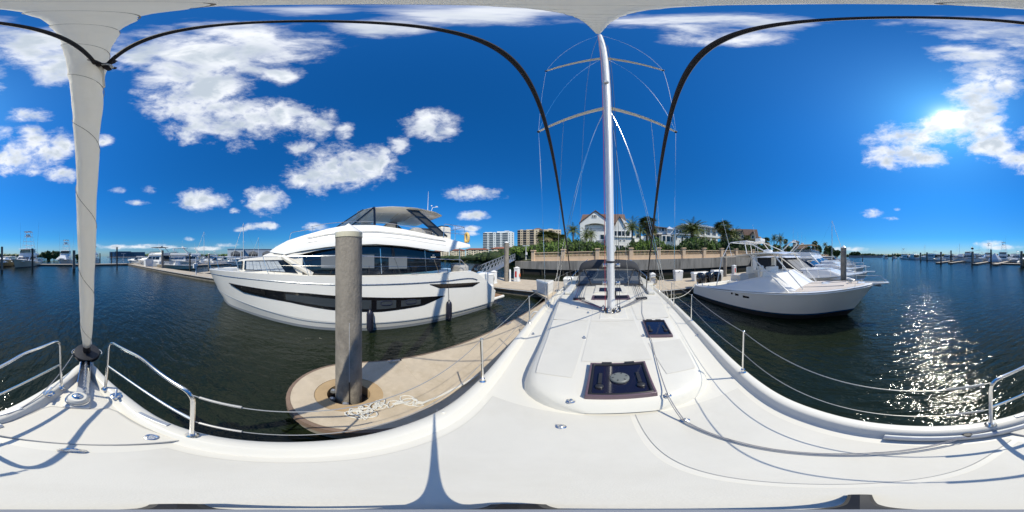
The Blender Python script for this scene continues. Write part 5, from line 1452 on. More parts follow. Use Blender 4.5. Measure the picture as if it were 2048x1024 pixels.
# bow pulpit plank with anchor and rails
b = MB(); b.hexa([(OX - .26, .3, 1.66), (OX + .26, .3, 1.66), (OX + .16, -1.35, 1.72), (OX - .16, -1.35, 1.72)], [(OX - .26, .3, 1.80), (OX + .26, .3, 1.80), (OX + .16, -1.35, 1.80), (OX - .16, -1.35, 1.80)]); b.build('bow_plank', gel, ob, bevel=.03)
b = MB(); b.bar((OX, -.1, 1.83), (OX, -1.1, 1.82), .05, .05); b.add([(OX - .22, -.95, 1.58), (OX + .22, -.95, 1.58), (OX, -.55, 1.62), (OX, -.9, 1.74)], [(0, 1, 3), (1, 2, 3), (2, 0, 3), (0, 2, 1)]); b.bar((OX, -.9, 1.72), (OX, -1.2, 1.80), .04, .04); b.build('anchor', alug, ob)
for x, y in ((-.12, .25), (.15, .05), (.0, .45)):
    b = MB(); b.bar((OX + x, y - .1, 1.90), (OX + x, y + .1, 1.90), .03, .025); b.box((OX + x, y, 1.85), (.04, .06, .08)); b.build('bow_cleat', steel, ob, bevel=.008)
b = MB()
for q in range(3): b.tube([(OX + .05 + (.12 + .02 * q) * math.cos(a), .65 + (.10 + .02 * q) * math.sin(a), 1.80 + .02 * q) for a in frange(0, 6.28, 16)], .014, 6)
b.build('coiled_line', ropewhite, ob, True)
for s_ in (-1,):
    b = MB(); b.tube(sagline((OX - 1.95, 10.6, .95), (1.98, 5.0, DK + .1), .25, 16), .012, 7); o = b.build('mooring_line', ropewhite, None, True); tag(o, 'thin white line slung between our rail and the fishing boat stern', 'rope')
# outboards
for i, x in enumerate((-.92, -.05, .82)):
    m_ = MB(); rows = []
    yb = 11.35
    for z, sx, syy, dy in ((.66, .15, .24, 0), (.80, .26, .38, 0), (1.08, .30, .43, .02), (1.40, .305, .44, .04), (1.62, .27, .39, .05), (1.74, .17, .26, .05), (1.77, .03, .05, .05)):
        rows.append([(OX + x + sx * math.copysign(abs(math.cos(a)) ** .7, math.cos(a)), yb + dy + syy * math.copysign(abs(math.sin(a)) ** .75, math.sin(a)), z) for a in [2 * math.pi * j / 20 for j in range(20)]])
    m_.loft(rows, closed=True, cap=True)
    e = m_.build('outboard_engine', blackgloss, ob, True)
    m_ = MB(); m_.hexa([(OX + x - .06, yb - .12, -.5), (OX + x + .06, yb - .12, -.5), (OX + x + .06, yb + .12, -.5), (OX + x - .06, yb + .12, -.5)], [(OX + x - .1, yb - .16, .7), (OX + x + .1, yb - .16, .7), (OX + x + .1, yb + .16, .7), (OX + x - .1, yb + .16, .7)]); m_.build('engine_leg', plastic, e, bevel=.03)
    m_ = MB(); m_.box((OX + x, yb - .3, .62), (.2, .3, .4)); m_.build('engine_bracket', plastic, e, bevel=.03)
    m_ = MB(); m_.bar((OX + x - .306, yb - .2, 1.30), (OX + x - .306, yb + .2, 1.32), .012, .07); m_.build('cowl_stripe', greyline, e)

for s_ in (-1, 1):
    b = MB(); b.tube([(OX + s_ * 1.4, 7.2, 3.18), (OX + s_ * 1.55, 7.9, 5.6)], [.016, .006], 6); b.build('whip_antenna', pvc, ob)
    for y in (9.0, 9.8, 10.5):
        b = MB(); b.tube([(OX + s_ * 1.74, y, .92), (OX + s_ * 1.80, y + .08, 1.16)], .028, 8); b.build('rod_holder', steel, ob, True)
    b = MB(); b.bar((OX + s_ * 1.78, 9.4, 1.02), (OX + s_ * 1.78, 9.66, 1.02), .03, .03); b.build('stern_cleat', steel, ob, bevel=.006)
    b = MB(); b.tube([(OX + s_ * .9, .35, 1.72), (OX + s_ * .95, .35, 2.05), (OX + s_ * .2, -.9, 2.12), (OX + s_ * .16, -1.25, 1.85)], .014, 7); b.build('bow_rail', steel, ob, True)
b = MB(); b.box((OX - .2, 5.02, 2.50), (.5, .06, .22)); b.build('chart_plotter', plastic, ob, bevel=.02)
# ------------------------------------------------------------------ land, seawall, balustrade
def wall_y(x): return 24.6 + (.0 if x < 25 else (x - 25) * .012)
def wall_z(x): return lerp_table([(-16, 2.22), (-10, 2.32), (9, 2.66), (24, 2.92), (60, 2.8), (170, 2.6)], x)
sw = thing('seawall', 'stained grey concrete seawall running behind the main dock', 'seawall', (10, 24.6, 0))
xs = [-15.5] + [-14 + 3.6 * i for i in range(52)]
for a, c in zip(xs, xs[1:]):
    b = MB(); b.hexa([(a + .012, wall_y(a), .95), (c - .012, wall_y(c), .95), (c - .012, wall_y(c) + .5, .95), (a + .012, wall_y(a) + .5, .95)], [(a + .012, wall_y(a), wall_z(a)), (c - .012, wall_y(c), wall_z(c)), (c - .012, wall_y(c) + .5, wall_z(c)), (a + .012, wall_y(a) + .5, wall_z(a))])
    b.build('wall_panel', seaw, sw, bevel=.02)
b = MB(); rows = [[(x, wall_y(x) + .25, -1.2), (x, wall_y(x) + .25, .97)] for x in xs]; b.loft(rows); b.build('tidal_band', seawdark, sw)
for x in [-14 + 3.6 * i for i in range(26)]:
    b = MB(); b.lathe((x, wall_y(x) + .2, 0), [(.16, -1), (.16, .96)], 10); b.build('wall_pile', seawdark, sw, True)
land = MB()
lp = [(-15.4, 25.0)] + [(x, wall_y(x) + .5) for x in (-14, 25, 100, 172)] + [(172, 60), (230, 160), (230, 420), (-15.4, 420)]
land.prism(lp, -1, 2.2)
lo = land.build('terrain', soil); tag(lo, kind='structure')
wk = MB(); rows = [[(x, wall_y(x) + .50, wall_z(x) - .02), (x, wall_y(x) + 2.3, wall_z(x) - .02)] for x in xs]; wk.loft(rows)
for i, f in enumerate(wk.f): wk.f[i] = f[::-1]
wo_ = wk.build('path', stuccob); tag(wo_, kind='structure')
ground = MB(); rows = [[(x, wall_y(x) + 2.2, wall_z(x) + .1), (x, wall_y(x) + 12, wall_z(x) + 1.0), (x, 90, 3.8)] for x in xs]; ground.loft(rows)
for i, f in enumerate(ground.f): ground.f[i] = f[::-1]
g_ = ground.build('garden_ground', soil); tag(g_, kind='structure')
# balustrade
bl = thing('balustrade', 'beige stucco balustrade wall with square posts above the seawall', 'balustrade', (10, 25.9, 2.4))
BY = 1.35
post_px = [1067, 1127, 1195, 1262, 1317, 1367, 1408, 1443, 1472]
bx = [aty(px, 512, 24.6 + BY).x for px in post_px]
while bx[-1] < 120: bx.append(bx[-1] + 6.2)
post_me = None
for x in bx:
    z = wall_z(x) - .02; y = wall_y(x) + BY
    b = MB(); b.box((x, y, z + .88), (.62, .62, 1.76)); po = b.build('post', stuccob, bl, bevel=.02)
    b = MB(); b.box((x, y, z + 1.80), (.86, .86, .10)); b.box((x, y, z + 1.89), (.72, .72, .08)); b.build('post_cap', stuccob, po, bevel=.02)
for a, c in zip(bx, bx[1:]):
    za, zc = wall_z(a) - .02, wall_z(c) - .02; ya, yc = wall_y(a) + BY, wall_y(c) + BY
    P = lambda x, h: Vector((x, ya + (yc - ya) * (x - a) / (c - a), za + (zc - za) * (x - a) / (c - a) + h))
    b = MB(); b.bar(P(a + .3, .34), P(c - .3, .34), .30, .74); b.build('plinth_wall', stuccob, bl)
    b = MB(); b.bar(P(a + .3, 1.43), P(c - .3, 1.43), .34, .12); b.build('hand_rail', stuccob, bl)
    b = MB(); n = int((c - a - .7) / .21)
    for i in range(n):
        x = a + .40 + (c - a - .8) * i / max(1, n - 1)
        b.lathe(P(x, .7), [(.05, 0), (.045, .08), (.075, .22), (.07, .32), (.038, .52), (.055, .66), (.055, .68)], 6)
    b.build('balusters', stuccob, bl, True, kind='stuff')

# ------------------------------------------------------------------ houses (all face the water, -Y)
def win(parent, x0, x1, z0, z1, y, mull=1, trans=0, fr=.09, depth=.10, mat=None, fmat=None):
    b = MB()
    for (a, c, d, e) in ((x0 - fr, x0, z0 - fr, z1 + fr), (x1, x1 + fr, z0 - fr, z1 + fr), (x0, x1, z1, z1 + fr), (x0, x1, z0 - fr, z0)):
        b.box(((a + c) / 2, y - depth * .5, (d + e) / 2), (c - a, depth, e - d))
    for i in range(1, mull + 1):
        if mull: b.box((x0 + (x1 - x0) * i / (mull + 1), y - depth * .35, (z0 + z1) / 2), (fr * .8, depth * .6, z1 - z0))
    for i in range(1, trans + 1):
        b.box(((x0 + x1) / 2, y - depth * .35, z0 + (z1 - z0) * i / (trans + 1)), (x1 - x0, depth * .6, fr * .7))
    w = b.build('window', fmat or gel, parent)
    p = MB(); p.box(((x0 + x1) / 2, y - depth * .12, (z0 + z1) / 2), (x1 - x0, depth * .2, z1 - z0)); p.build('pane', mat or winglass, w)
    return w
def gable_roof(parent, x0, x1, y0, y1, z0, z1, mat, over=.4, th=.22, axis='x', name='roof'):
    b = MB()
    if axis == 'y':      # ridge runs along y: gable faces us
        xm = (x0 + x1) / 2; k_ = (z1 - z0) / (xm - x0)
        for s_, xe in ((-1, x0 - over), (1, x1 + over)):
            ze = z0 - over * k_
            b.hexa([(xe, y0 - over, ze), (xm, y0 - over, z1), (xm, y1 + over, z1), (xe, y1 + over, ze)], [(xe, y0 - over, ze + th), (xm, y0 - over, z1 + th), (xm, y1 + over, z1 + th), (xe, y1 + over, ze + th)])
    else:
        ym = (y0 + y1) / 2; k_ = (z1 - z0) / (ym - y0)
        for ye in (y0 - over, y1 + over):
            ze = z0 - over * k_
            b.hexa([(x0 - over, ye, ze), (x1 + over, ye, ze), (x1 + over, ym, z1), (x0 - over, ym, z1)], [(x0 - over, ye, ze + th), (x1 + over, ye, ze + th), (x1 + over, ym, z1 + th), (x0 - over, ym, z1 + th)])
    return b.build(name, mat, parent)
def hip_roof(parent, x0, x1, y0, y1, z0, z1, mat, over=.6, name='roof', ribs=False):
    b = MB(); x0 -= over; x1 += over; y0 -= over; y1 += over
    d = min((x1 - x0), (y1 - y0)) / 2
    if x1 - x0 > y1 - y0: r0, r1 = (x0 + d, (y0 + y1) / 2), (x1 - d, (y0 + y1) / 2)
    else: r0, r1 = ((x0 + x1) / 2, y0 + d), ((x0 + x1) / 2, y1 - d)
    v = [(x0, y0, z0), (x1, y0, z0), (x1, y1, z0), (x0, y1, z0), (x0, y0, z0 + .2), (x1, y0, z0 + .2), (x1, y1, z0 + .2), (x0, y1, z0 + .2), (*r0, z1), (*r1, z1)]
    if x1 - x0 > y1 - y0: fs = [(4, 5, 9, 8), (5, 6, 9), (6, 7, 8, 9), (7, 4, 8)]
    else: fs = [(4, 5, 8), (5, 6, 9, 8), (6, 7, 9), (7, 4, 8, 9)]
    b.add(v, [(3, 2, 1, 0), (0, 1, 5, 4), (1, 2, 6, 5), (2, 3, 7, 6), (3, 0, 4, 7)] + fs)
    o = b.build(name, mat, parent)
    if ribs:
        n = int((x1 - x0) / .9)
        for i in range(1, n):
            x = x0 + (x1 - x0) * i / n
            t = min(1, min(x - x0, x1 - x) / d)
            if t < .12: continue
            rb = MB(); rb.bar((x, y0, z0 + .22), (x, y0 + d * t, z0 + .22 + (z1 - z0 - .2) * t), .05, .05); rb.build('roof_seam', mat, o)
    return o
# 1. white gabled mansion
HY = 47.0
def hx(px): return aty(px, 500, HY).x
def hz_(px, py): return aty(px, py, HY).z
h1 = thing('mansion', 'white stucco mansion with steep front gable and brown tiled roof', 'house', (hx(1205), HY + 5, 3))
xl, xg, xr = hx(1160), hx(1222), hx(1252)
zb = 3.0
ze = hz_(1163, 446); za = hz_(1190, 423)
# main block behind the gable
b = MB(); b.box(((xl + xr) / 2, HY + 7, (zb + hz_(1200, 447)) / 2), (xr - xl, 12, hz_(1200, 447) - zb)); b.build('main_wall', stucco, h1)
gable_roof(h1, xl, xr, HY + 1, HY + 13, hz_(1200, 446.5), aty(1200, 429.5, HY + 7).z, tile, axis='x', over=.3)
# gable wing: walls left and right of an arched loggia
def gwall(pts, name, mat, par, y0, y1):
    b = MB(); n = len(pts)
    b.add([(x, y0, z) for x, z in pts] + [(x, y1, z) for x, z in pts], [tuple(range(n)), tuple(range(n, 2 * n))[::-1]] + [(i, n + i, n + (i + 1) % n, (i + 1) % n) for i in range(n)])
    return b.build(name, mat, par)
xm = (xl + xg) / 2 - .0; lx0, lx1 = hx(1169), hx(1210); lz0, lz1 = hz_(1190, 463), hz_(1190, 449); lzc = hz_(1190, 446.5)
gwall([(xl, zb), (lx0, zb), (lx0, ze), (xl, ze)], 'wing_wall', stucco, h1, HY, HY + .6)
gwall([(lx1, zb), (xg, zb), (xg, ze), (lx1, ze)], 'wing_wall', stucco, h1, HY, HY + .6)
arch = [(lx0, lz1 - .3)] + [(lx0 + (lx1 - lx0) * t, lz1 - .3 + (lzc - lz1 + .3) * math.sin(math.pi * t) ** .6) for t in frange(.06, .94, 13)] + [(lx1, lz1 - .3)]
gwall([(lx0, ze)] + arch[1:-1][0:0] + [(lx0, lz1 - .3)][0:0] + [p for p in arch] + [(lx1, ze), ((xl + xg) / 2, za)][0:1] + [((xg), ze), (hx(1190), za), (xl, ze)], 'gable_wall', stucco, h1, HY, HY + .6)
gwall([(lx0, zb), (lx1, zb), (lx1, lz0), (lx0, lz0)], 'lower_wall', stucco, h1, HY, HY + .6)
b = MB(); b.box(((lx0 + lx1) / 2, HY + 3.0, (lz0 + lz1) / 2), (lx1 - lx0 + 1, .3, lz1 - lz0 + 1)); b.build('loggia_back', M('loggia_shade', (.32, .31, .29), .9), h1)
for (a, c) in ((1177, 1184), (1191, 1199), (1201, 1207)):
    win(h1, hx(a), hx(c), lz0 + .4, lz0 + 3.0, HY + 2.8, mull=1)
b = MB(); b.bar((lx0, HY + .2, lz0 + 1.0), (lx1, HY + .2, lz0 + 1.0), .05, .06)
for i in range(24): x = lx0 + (lx1 - lx0) * i / 23; b.bar((x, HY + .2, lz0), (x, HY + .2, lz0 + 1.0), .025, .025, up=(0, 1, 0))
b.build('balcony_rail', plastic, h1, kind='stuff')
for a, c in ((1184.5, 1186.3), (1187.6, 1189.9), (1191, 1193)):
    win(h1, hx(a), hx(c), hz_(1190, 435), hz_(1190, 430.3), HY, mull=0, fr=.06, mat=M('louvre', (.10, .10, .10), .7), fmat=stucco)
win(h1, hx(1201), hx(1208), hz_(1205, 478.5), hz_(1205, 469.5), HY, mull=0)
win(h1, hx(1198), hx(1203), zb + .5, hz_(1205, 488.5), HY, mull=0); win(h1, hx(1204.5), hx(1210), zb + .5, hz_(1205, 488.5), HY, mull=0); win(h1, hx(1185), hx(1193), zb + .5, hz_(1205, 488.5), HY, mull=1)
b = MB(); b.box((hx(1202), HY - .25, hz_(1200, 483)), (hx(1211) - hx(1193), .5, .7)); b.build('string_course', M('grey_trim', (.36, .37, .38), .8), h1)
gable_roof(h1, xl, xg, HY + .0, HY + 9, ze, za + .1, tile, axis='y', over=.25, th=.3, name='gable_roof')
# right bay with smaller gable
x2, x3 = hx(1228), hx(1263); z2, z3 = hz_(1245, 455), hz_(1242, 437); yb = HY - 2.2
b = MB(); b.box(((x2 + x3) / 2, yb + 4, (zb + z2) / 2), (x3 - x2, 8, z2 - zb)); b.build('bay_wall', stucco, h1)
gwall([(x2, z2), (x3, z2), ((x2 + x3) / 2 - 1.2, z3)], 'bay_gable', stucco, h1, yb, yb + .5)
gable_roof(h1, x2, x3 - 2.2, yb, yb + 8, z2, z3, tile, axis='y', over=.3, th=.25, name='bay_roof')
def hx2(px): return aty(px, 500, yb).x
def hz2(py, px=1245): return aty(px, py, yb).z
for a, c in ((1229, 1233.5), (1235.5, 1242.5), (1244, 1250), (1252, 1259)):
    win(h1, hx2(a), hx2(c), hz2(472), hz2(462.5), yb, mull=0, fr=.12)
for a, c in ((1239.5, 1242.5), (1247.5, 1250.5)):
    win(h1, hx2(a), hx2(c), hz2(481.5), hz2(479.8), yb, mull=0, fr=.05)
b = MB(); b.box((hx2(1248), yb - .15, hz2(474)), (hx2(1263) - hx2(1228), .3, .22)); b.build('sill_band', stucco, h1)
for a, c in ((1230, 1236), (1239, 1247)):
    win(h1, hx2(a), hx2(c), zb, hz2(491), yb, mull=1)
# 2. grey-white villa with dark tile roofs
Y2 = 50.0
def f2(px): return aty(px, 500, Y2).x
def z2_(py, px=1320): return aty(px, py, Y2).z
h2 = thing('villa', 'pale villa with dark tiled eaves between palms and the white columned house', 'house', (f2(1320), Y2 + 5, 3))
b = MB(); b.box(((f2(1262) + f2(1350)) / 2, Y2 + 6, (zb + z2_(472)) / 2), (f2(1350) - f2(1262), 9, z2_(472) - zb)); b.build('lower_wall', stucco, h2)
b = MB(); b.box(((f2(1308) + f2(1338)) / 2, Y2 + 6.5, (zb + z2_(453)) / 2), (f2(1338) - f2(1308), 7, z2_(453) - zb)); b.build('upper_wall', stucco, h2)
hip_roof(h2, f2(1308), f2(1338), Y2 + 3, Y2 + 10, z2_(453), z2_(446.5), tiledark, .7, name='upper_roof')
hip_roof(h2, f2(1300), f2(1349), Y2 + 1.2, Y2 + 8, z2_(469.5), z2_(464), tiledark, .8, name='lower_roof')
yy = Y2 + 3.0
b = MB(); b.box((f2(1337), Y2 + .9, (zb + z2_(470)) / 2), (f2(1350) - f2(1323), 2.0, z2_(470) - zb)); b.build('bay_wall', stucco, h2)
for a, c, z0, z1, y in ((1325, 1331, 482.3, 471.5, Y2 - .1), (1333, 1340, 482.3, 471.5, Y2 - .1), (1342, 1344.5, 482.3, 473, Y2 - .1), (1307.5, 1312, 480, 471, Y2 + 1.5), (1313.5, 1318, 480, 471, Y2 + 1.5), (1272, 1279, 477, 470, Y2 + 1.5), (1264, 1269, 485, 478, Y2 + 1.5)):
    win(h2, aty(a, 500, y).x, aty(c, 500, y).x, aty(1320, z0, y).z, aty(1320, z1, y).z, y, mull=0, fr=.14)
for a, c in ((1317, 1321), (1323.5, 1328), (1331, 1336)):
    win(h2, aty(a, 500, yy).x, aty(c, 500, yy).x, aty(1325, 462, yy).z, aty(1325, 455.5, yy).z, yy, mull=0, fr=.1)
for i in range(14):
    b = MB(); x = f2(1301) + (f2(1349) - f2(1301)) * i / 13; b.box((x, Y2 + .75, z2_(469.3) - .12), (.16, .9, .2)); b.build('rafter_end', tiledark, h2)
st = MB()
for i in range(10): st.box((f2(1344) + .35 * i, Y2 - 1.6, 3.2 + .3 * i), (.4, 1.2, .1))
st.build('outside_stair', stucco, h2, kind='stuff')
b = MB(); p0 = Vector((f2(1344), Y2 - 2.2, 4.2)); p1 = Vector((f2(1344) + 3.2, Y2 - 2.2, 7.0)); b.bar(p0, p1, .06, .06)
for t in frange(0, 1, 8): b.bar(p0.lerp(p1, t) - Vector((0, 0, 1)), p0.lerp(p1, t), .04, .04, up=(0, 1, 0))
b.build('stair_rail', plastic, h2, kind='stuff')
# 3. white columned house with pale metal roof
Y3 = 49.0
def f3(px): return aty(px, 500, Y3).x
def z3_(px, py): return aty(px, py, Y3).z
h3_ = thing('columned_house', 'white two-storey house with open columned verandas and pale metal roof', 'house', (f3(1400), Y3 + 6, 3))
xa, xb = f3(1397), f3(1445)
zt = z3_(1420, 456); zm = z3_(1420, 471)
b = MB(); b.box(((xa + xb) / 2, Y3 + 8, (zb + zt) / 2), (xb - xa, 10, zt - zb)); b.build('main_wall', stucco, h3_)
hip_roof(h3_, f3(1366), xb, Y3, Y3 + 13, zt, z3_(1404, 441.5), metalroof, .8, ribs=True)
for lev, (z0, z1) in enumerate(((zm, zt), (zb + .6, zm - .7))):
    b = MB(); b.box(((xa + xb) / 2, Y3 + 1.4, z0 - .35), (xb - xa, 3.2, .7)); b.build('veranda_slab', stucco, h3_)
    for i in range(5):
        x = xa + .3 + (xb - xa - .6) * i / 4
        b = MB(); b.box((x, Y3 + .3, (z0 + z1) / 2), (.55, .55, z1 - z0)); b.build('column', stucco, h3_)
    for i in range(4):
        x0 = xa + .9 + (xb - xa - .6) * i / 4; win(h3_, x0, x0 + (xb - xa) / 4 - 1.4, z0 + .2, z1 - .7, Y3 + 2.95, mull=1)
    b = MB(); b.bar((xa, Y3 + .3, z0 + 1.05), (xb, Y3 + .3, z0 + 1.05), .06, .08)
    for i in range(60): x = xa + (xb - xa) * i / 59; b.bar((x, Y3 + .3, z0), (x, Y3 + .3, z0 + 1.05), .03, .03, up=(0, 1, 0))
    b.build('veranda_rail', stucco, h3_, kind='stuff')
# left wings
xw0, xw1 = f3(1341), f3(1372)
b = MB(); b.box(((xw0 + xw1) / 2, Y3 + 7, (zb + z3_(1355, 457)) / 2), (xw1 - xw0, 8, z3_(1355, 457) - zb)); b.build('wing_wall', stucco, h3_)
hip_roof(h3_, xw0 + .4, xw1 - 4, Y3 + 3, Y3 + 11, z3_(1355, 457), z3_(1355, 450), metalroof, .6, name='wing_roof')
for a, c in ((1347, 1349.5), (1352.5, 1355.5), (1359, 1361.5)):
    win(h3_, aty(a, 500, Y3 + 3).x, aty(c, 500, Y3 + 3).x, aty(1355, 466, Y3 + 3).z, aty(1355, 458.5, Y3 + 3).z, Y3 + 3, mull=0, fr=.12)
xv0, xv1 = f3(1349), f3(1392)
b = MB(); b.box(((xv0 + xv1) / 2, Y3 + 2, (zb + z3_(1372, 471)) / 2), (xv1 - xv0, 6, z3_(1372, 471) - zb)); b.build('front_wing_wall', stuccoc if False else stucco, h3_)
hip_roof(h3_, xv0, xv1, Y3 - 1, Y3 + 5, z3_(1372, 471), z3_(1372, 465.5), metalroof, .5, name='front_wing_roof')
for a, c in ((1352, 1354), (1363, 1366), (1372, 1376), (1379, 1383)):
    win(h3_, aty(a, 500, Y3 - 1).x, aty(c, 500, Y3 - 1).x, aty(1370, 479.5, Y3 - 1).z, aty(1370, 473.5, Y3 - 1).z, Y3 - 1, mull=0, fr=.1)
# 4. brown roofed house with two cross gables
c4 = atd(1490, 470, 84)
h4 = thing('gabled_house', 'brown tile roofed house with two cross gables behind the palms', 'house', (c4.x, c4.y, 3), rz=R(-40))
def L4(b, name, mat, par): return b.build(name, mat, par)
b = MB(); b.box((0, 4, 4.5), (13.5, 9, 9)); b.build('wall', stuccoc, h4)
gable_roof(h4, -6.8, 6.8, -.5, 8.5, 9, 14.6, tile, axis='x', over=.5)
for x, w, zz in ((-1.6, 3.4, 13.4), (3.8, 4.4, 12.6)):
    b = MB(); b.add([(x - w / 2, -1.6, 8.6), (x + w / 2, -1.6, 8.6), (x, -1.6, zz), (x - w / 2, 2, 8.6), (x + w / 2, 2, 8.6), (x, 2, zz)], [(0, 1, 2), (5, 4, 3), (0, 3, 4, 1)]); b.build('dormer_wall', M('peach_stucco', (.62, .47, .33), .9), h4)
    gable_roof(h4, x - w / 2, x + w / 2, -1.7, 3.5, 8.6, zz, tile, axis='y', over=.35, th=.2, name='dormer_roof')
    win(h4, x - .5, x + .5, 9.2, 10.6, -1.6, mull=0)
for x in (-5, 1, 5.4): win(h4, x - .7, x + .7, 5, 7, -.5, mull=1)
for i in range(3):
    b = MB(); b.panel([(-6 + i * 1.5, -.4, 9.45), (-4.6 + i * 1.5, -.4, 9.45), (-4.6 + i * 1.5, 3.2, 13.9), (-6 + i * 1.5, 3.2, 13.9)], 0, 1, .1, .8, .30, -.2); b.build('solar_panel', M('solar', (.015, .02, .035), .15), h4)
# 5. house with a lookout cupola
c5 = atd(1600, 490, 118)
h5 = thing('cupola_house', 'brown roofed house topped by a square lookout cupola', 'house', (c5.x, c5.y, 3), rz=R(-66))
b = MB(); b.box((0, 5, 2.6), (19, 9, 5.2)); b.build('wall', stuccoc, h5)
hip_roof(h5, -9.5, 9.5, .5, 9.5, 5.2, 8.0, tile, .8)
b = MB(); b.box((-3, 4.5, 8.6), (4.6, 4.6, 3.6)); b.build('cupola_wall', stuccoc, h5)
hip_roof(h5, -5.3, -.7, 2.2, 6.8, 10.4, 12.0, tile, .6, name='cupola_roof')
for x in (-4.6, -3.5, -2.4, -1.3): win(h5, x - .35, x + .35, 8.9, 10.0, 2.2, mull=0, fr=.06)
for x in (-7, -4, -1, 2, 5, 8): win(h5, x - .8, x + .8, 1, 4, .5, mull=1)
b = MB(); b.box((9, 3, 1.8), (9, 6, 3.6)); b.build('garage_wall', stucco, h5); hip_roof(h5, 4.5, 13.5, 0, 6, 3.6, 5.2, tile, .5, name='garage_roof')

# ------------------------------------------------------------------ towers and flats beyond the mangroves
def tower(label, px0, px1, ytop, d, floors, base, dark, roofm, rz, parap, bays):
    p0, p1 = atd(px0, 512, d), atd(px1, 512, d)
    W = (p1 - p0).length; c = (p0 + p1) / 2; H = atd((px0 + px1) / 2, ytop, d).z
    a = math.atan2((p1 - p0).y, (p1 - p0).x)
    t = thing('apartment_tower', label, 'apartment tower', (c.x, c.y, 0), rz=a + rz)
    D = W * .38
    b = MB(); b.box((0, D / 2 + .4, H / 2), (W - 1, D, H)); b.build('core_wall', base, t)
    fh = H / floors
    for (u0, u1, kind) in bays:
        x0, x1 = -W / 2 + W * u0, -W / 2 + W * u1
        if kind == 'w':     # projecting wall shaft with window holes
            b = MB(); b.box(((x0 + x1) / 2, -.1, H / 2 + .6), (x1 - x0, 2.4, H + 1.2)); b.build('wall_shaft', base, t)
            n = max(1, int((x1 - x0) / 4.2)); b = MB()
            for f_ in range(1, floors):
                for i in range(n):
                    x = x0 + (x1 - x0) * (i + .5) / n; b.box((x, -1.32, fh * f_ + fh * .5), (1.7, .12, fh * .5))
            b.build('windows', dark, t, kind='stuff')
        else:               # balcony bay: dark glazing with slabs and rails
            b = MB(); b.box(((x0 + x1) / 2, -.05, H / 2), (x1 - x0, .9, H - .6)); b.build('glazing', dark, t)
            b = MB()
            for f_ in range(1, floors + 1): b.box(((x0 + x1) / 2, -1.0, fh * f_), (x1 - x0, 2.2, .35))
            b.build('balcony_slabs', base, t, kind='stuff')
            b = MB()
            for f_ in range(1, floors): b.box(((x0 + x1) / 2, -2.0, fh * f_ + .7), (x1 - x0, .08, .9))
            b.build('balcony_rails', M('rail_tint_' + label[:5], (.25, .29, .32) if kind == 'b' else (.08, .08, .09), .3), t, kind='stuff')
    for (u0, u1, hh) in parap:
        b = MB(); b.box((-W / 2 + W * (u0 + u1) / 2, D / 2, H + hh / 2), (W * (u1 - u0), D * .7, hh)); b.build('roof_house', base, t)
    if roofm:
        b = MB(); b.hexa([(-W * .16, 0, H + 1), (W * .1, 0, H + 1), (W * .1, D, H + 1), (-W * .16, D, H + 1)], [(-W * .06, D * .4, H + 5), (W * .0, D * .4, H + 5), (W * .0, D * .6, H + 5), (-W * .06, D * .6, H + 5)]); b.build('pyramid_roof', roofm, t)
    return t
whitec = M('tower_white', (.62, .66, .68), .7, var=.04, scale=.2)
tanc = M('tower_tan', (.60, .50, .36), .8, var=.05, scale=.2)
tglass = M('tower_glass', (.10, .14, .18), .12, var=.3, scale=.15)
tdark = M('tower_dark', (.05, .045, .045), .4, var=.3, scale=.15)
tower('white balconied apartment tower beyond the mangroves', 966, 1028, 466, 290, 14, whitec, tglass, None, 0, ((.05, .3, 2), (.45, .95, 3.2), (.7, .85, 4.5)), ((0, .14, 'b'), (.14, .2, 'w'), (.2, .33, 'b'), (.33, .42, 'w'), (.42, .55, 'b'), (.55, .62, 'w'), (.62, .80, 'b'), (.80, 1, 'w')))
tower('tan apartment tower with dark balconies and brown roof', 1035, 1122, 461, 240, 12, tanc, tdark, tile, 0, ((.05, .12, 1.5), (.2, .55, 1.8), (.7, .82, 3)), ((0, .07, 'd'), (.07, .13, 'w'), (.13, .21, 'd'), (.21, .28, 'w'), (.28, .38, 'd'), (.38, .50, 'w'), (.50, .60, 'd'), (.60, .72, 'w'), (.72, .8, 'd'), (.8, 1, 'w')))
for i, (px0, px1, y0, d) in enumerate(((868, 898, 502.5, 200), (899, 930, 501, 200), (932, 977, 499.5, 185), (983, 1033, 497.5, 165))):
    p0, p1 = atd(px0, 512, d), atd(px1, 512, d); W = (p1 - p0).length; c = (p0 + p1) / 2; H = atd(px0, y0, d).z
    t = thing('apartment_block', 'low white apartment block with red tiled roof, %s from the yacht stern' % ('first', 'second', 'third', 'fourth')[i], 'apartment block', (c.x, c.y, 0), rz=math.atan2((p1 - p0).y, (p1 - p0).x))
    b = MB(); b.box((0, 5, H / 2), (W, 9, H)); b.build('wall', stuccoc, t)
    hip_roof(t, -W / 2, W / 2, .5, 9.5, H, H + 2.0, tilered, 1.0)
    fl = 4; fh = (H - 2.0) / fl; n = max(4, int(W / 2.7)); wb_ = MB(); col = MB()
    for f_ in range(fl):
        for k_ in range(n):
            x = -W / 2 + W * (k_ + .5) / n
            wb_.box((x, .45, 2.2 + fh * f_ + fh * .42), (W / n * .5, .16, fh * .62))
            if k_ % 3 == 1: col.box((x, -.35, 2.2 + fh * f_), (W / n * 1.1, 1.7, .25)); col.box((x, -1.1, 2.2 + fh * f_ + .5), (W / n * 1.1, .12, .8))
    wb_.build('windows', tdark, t, kind='stuff'); col.build('balconies', stuccoc, t, kind='stuff')
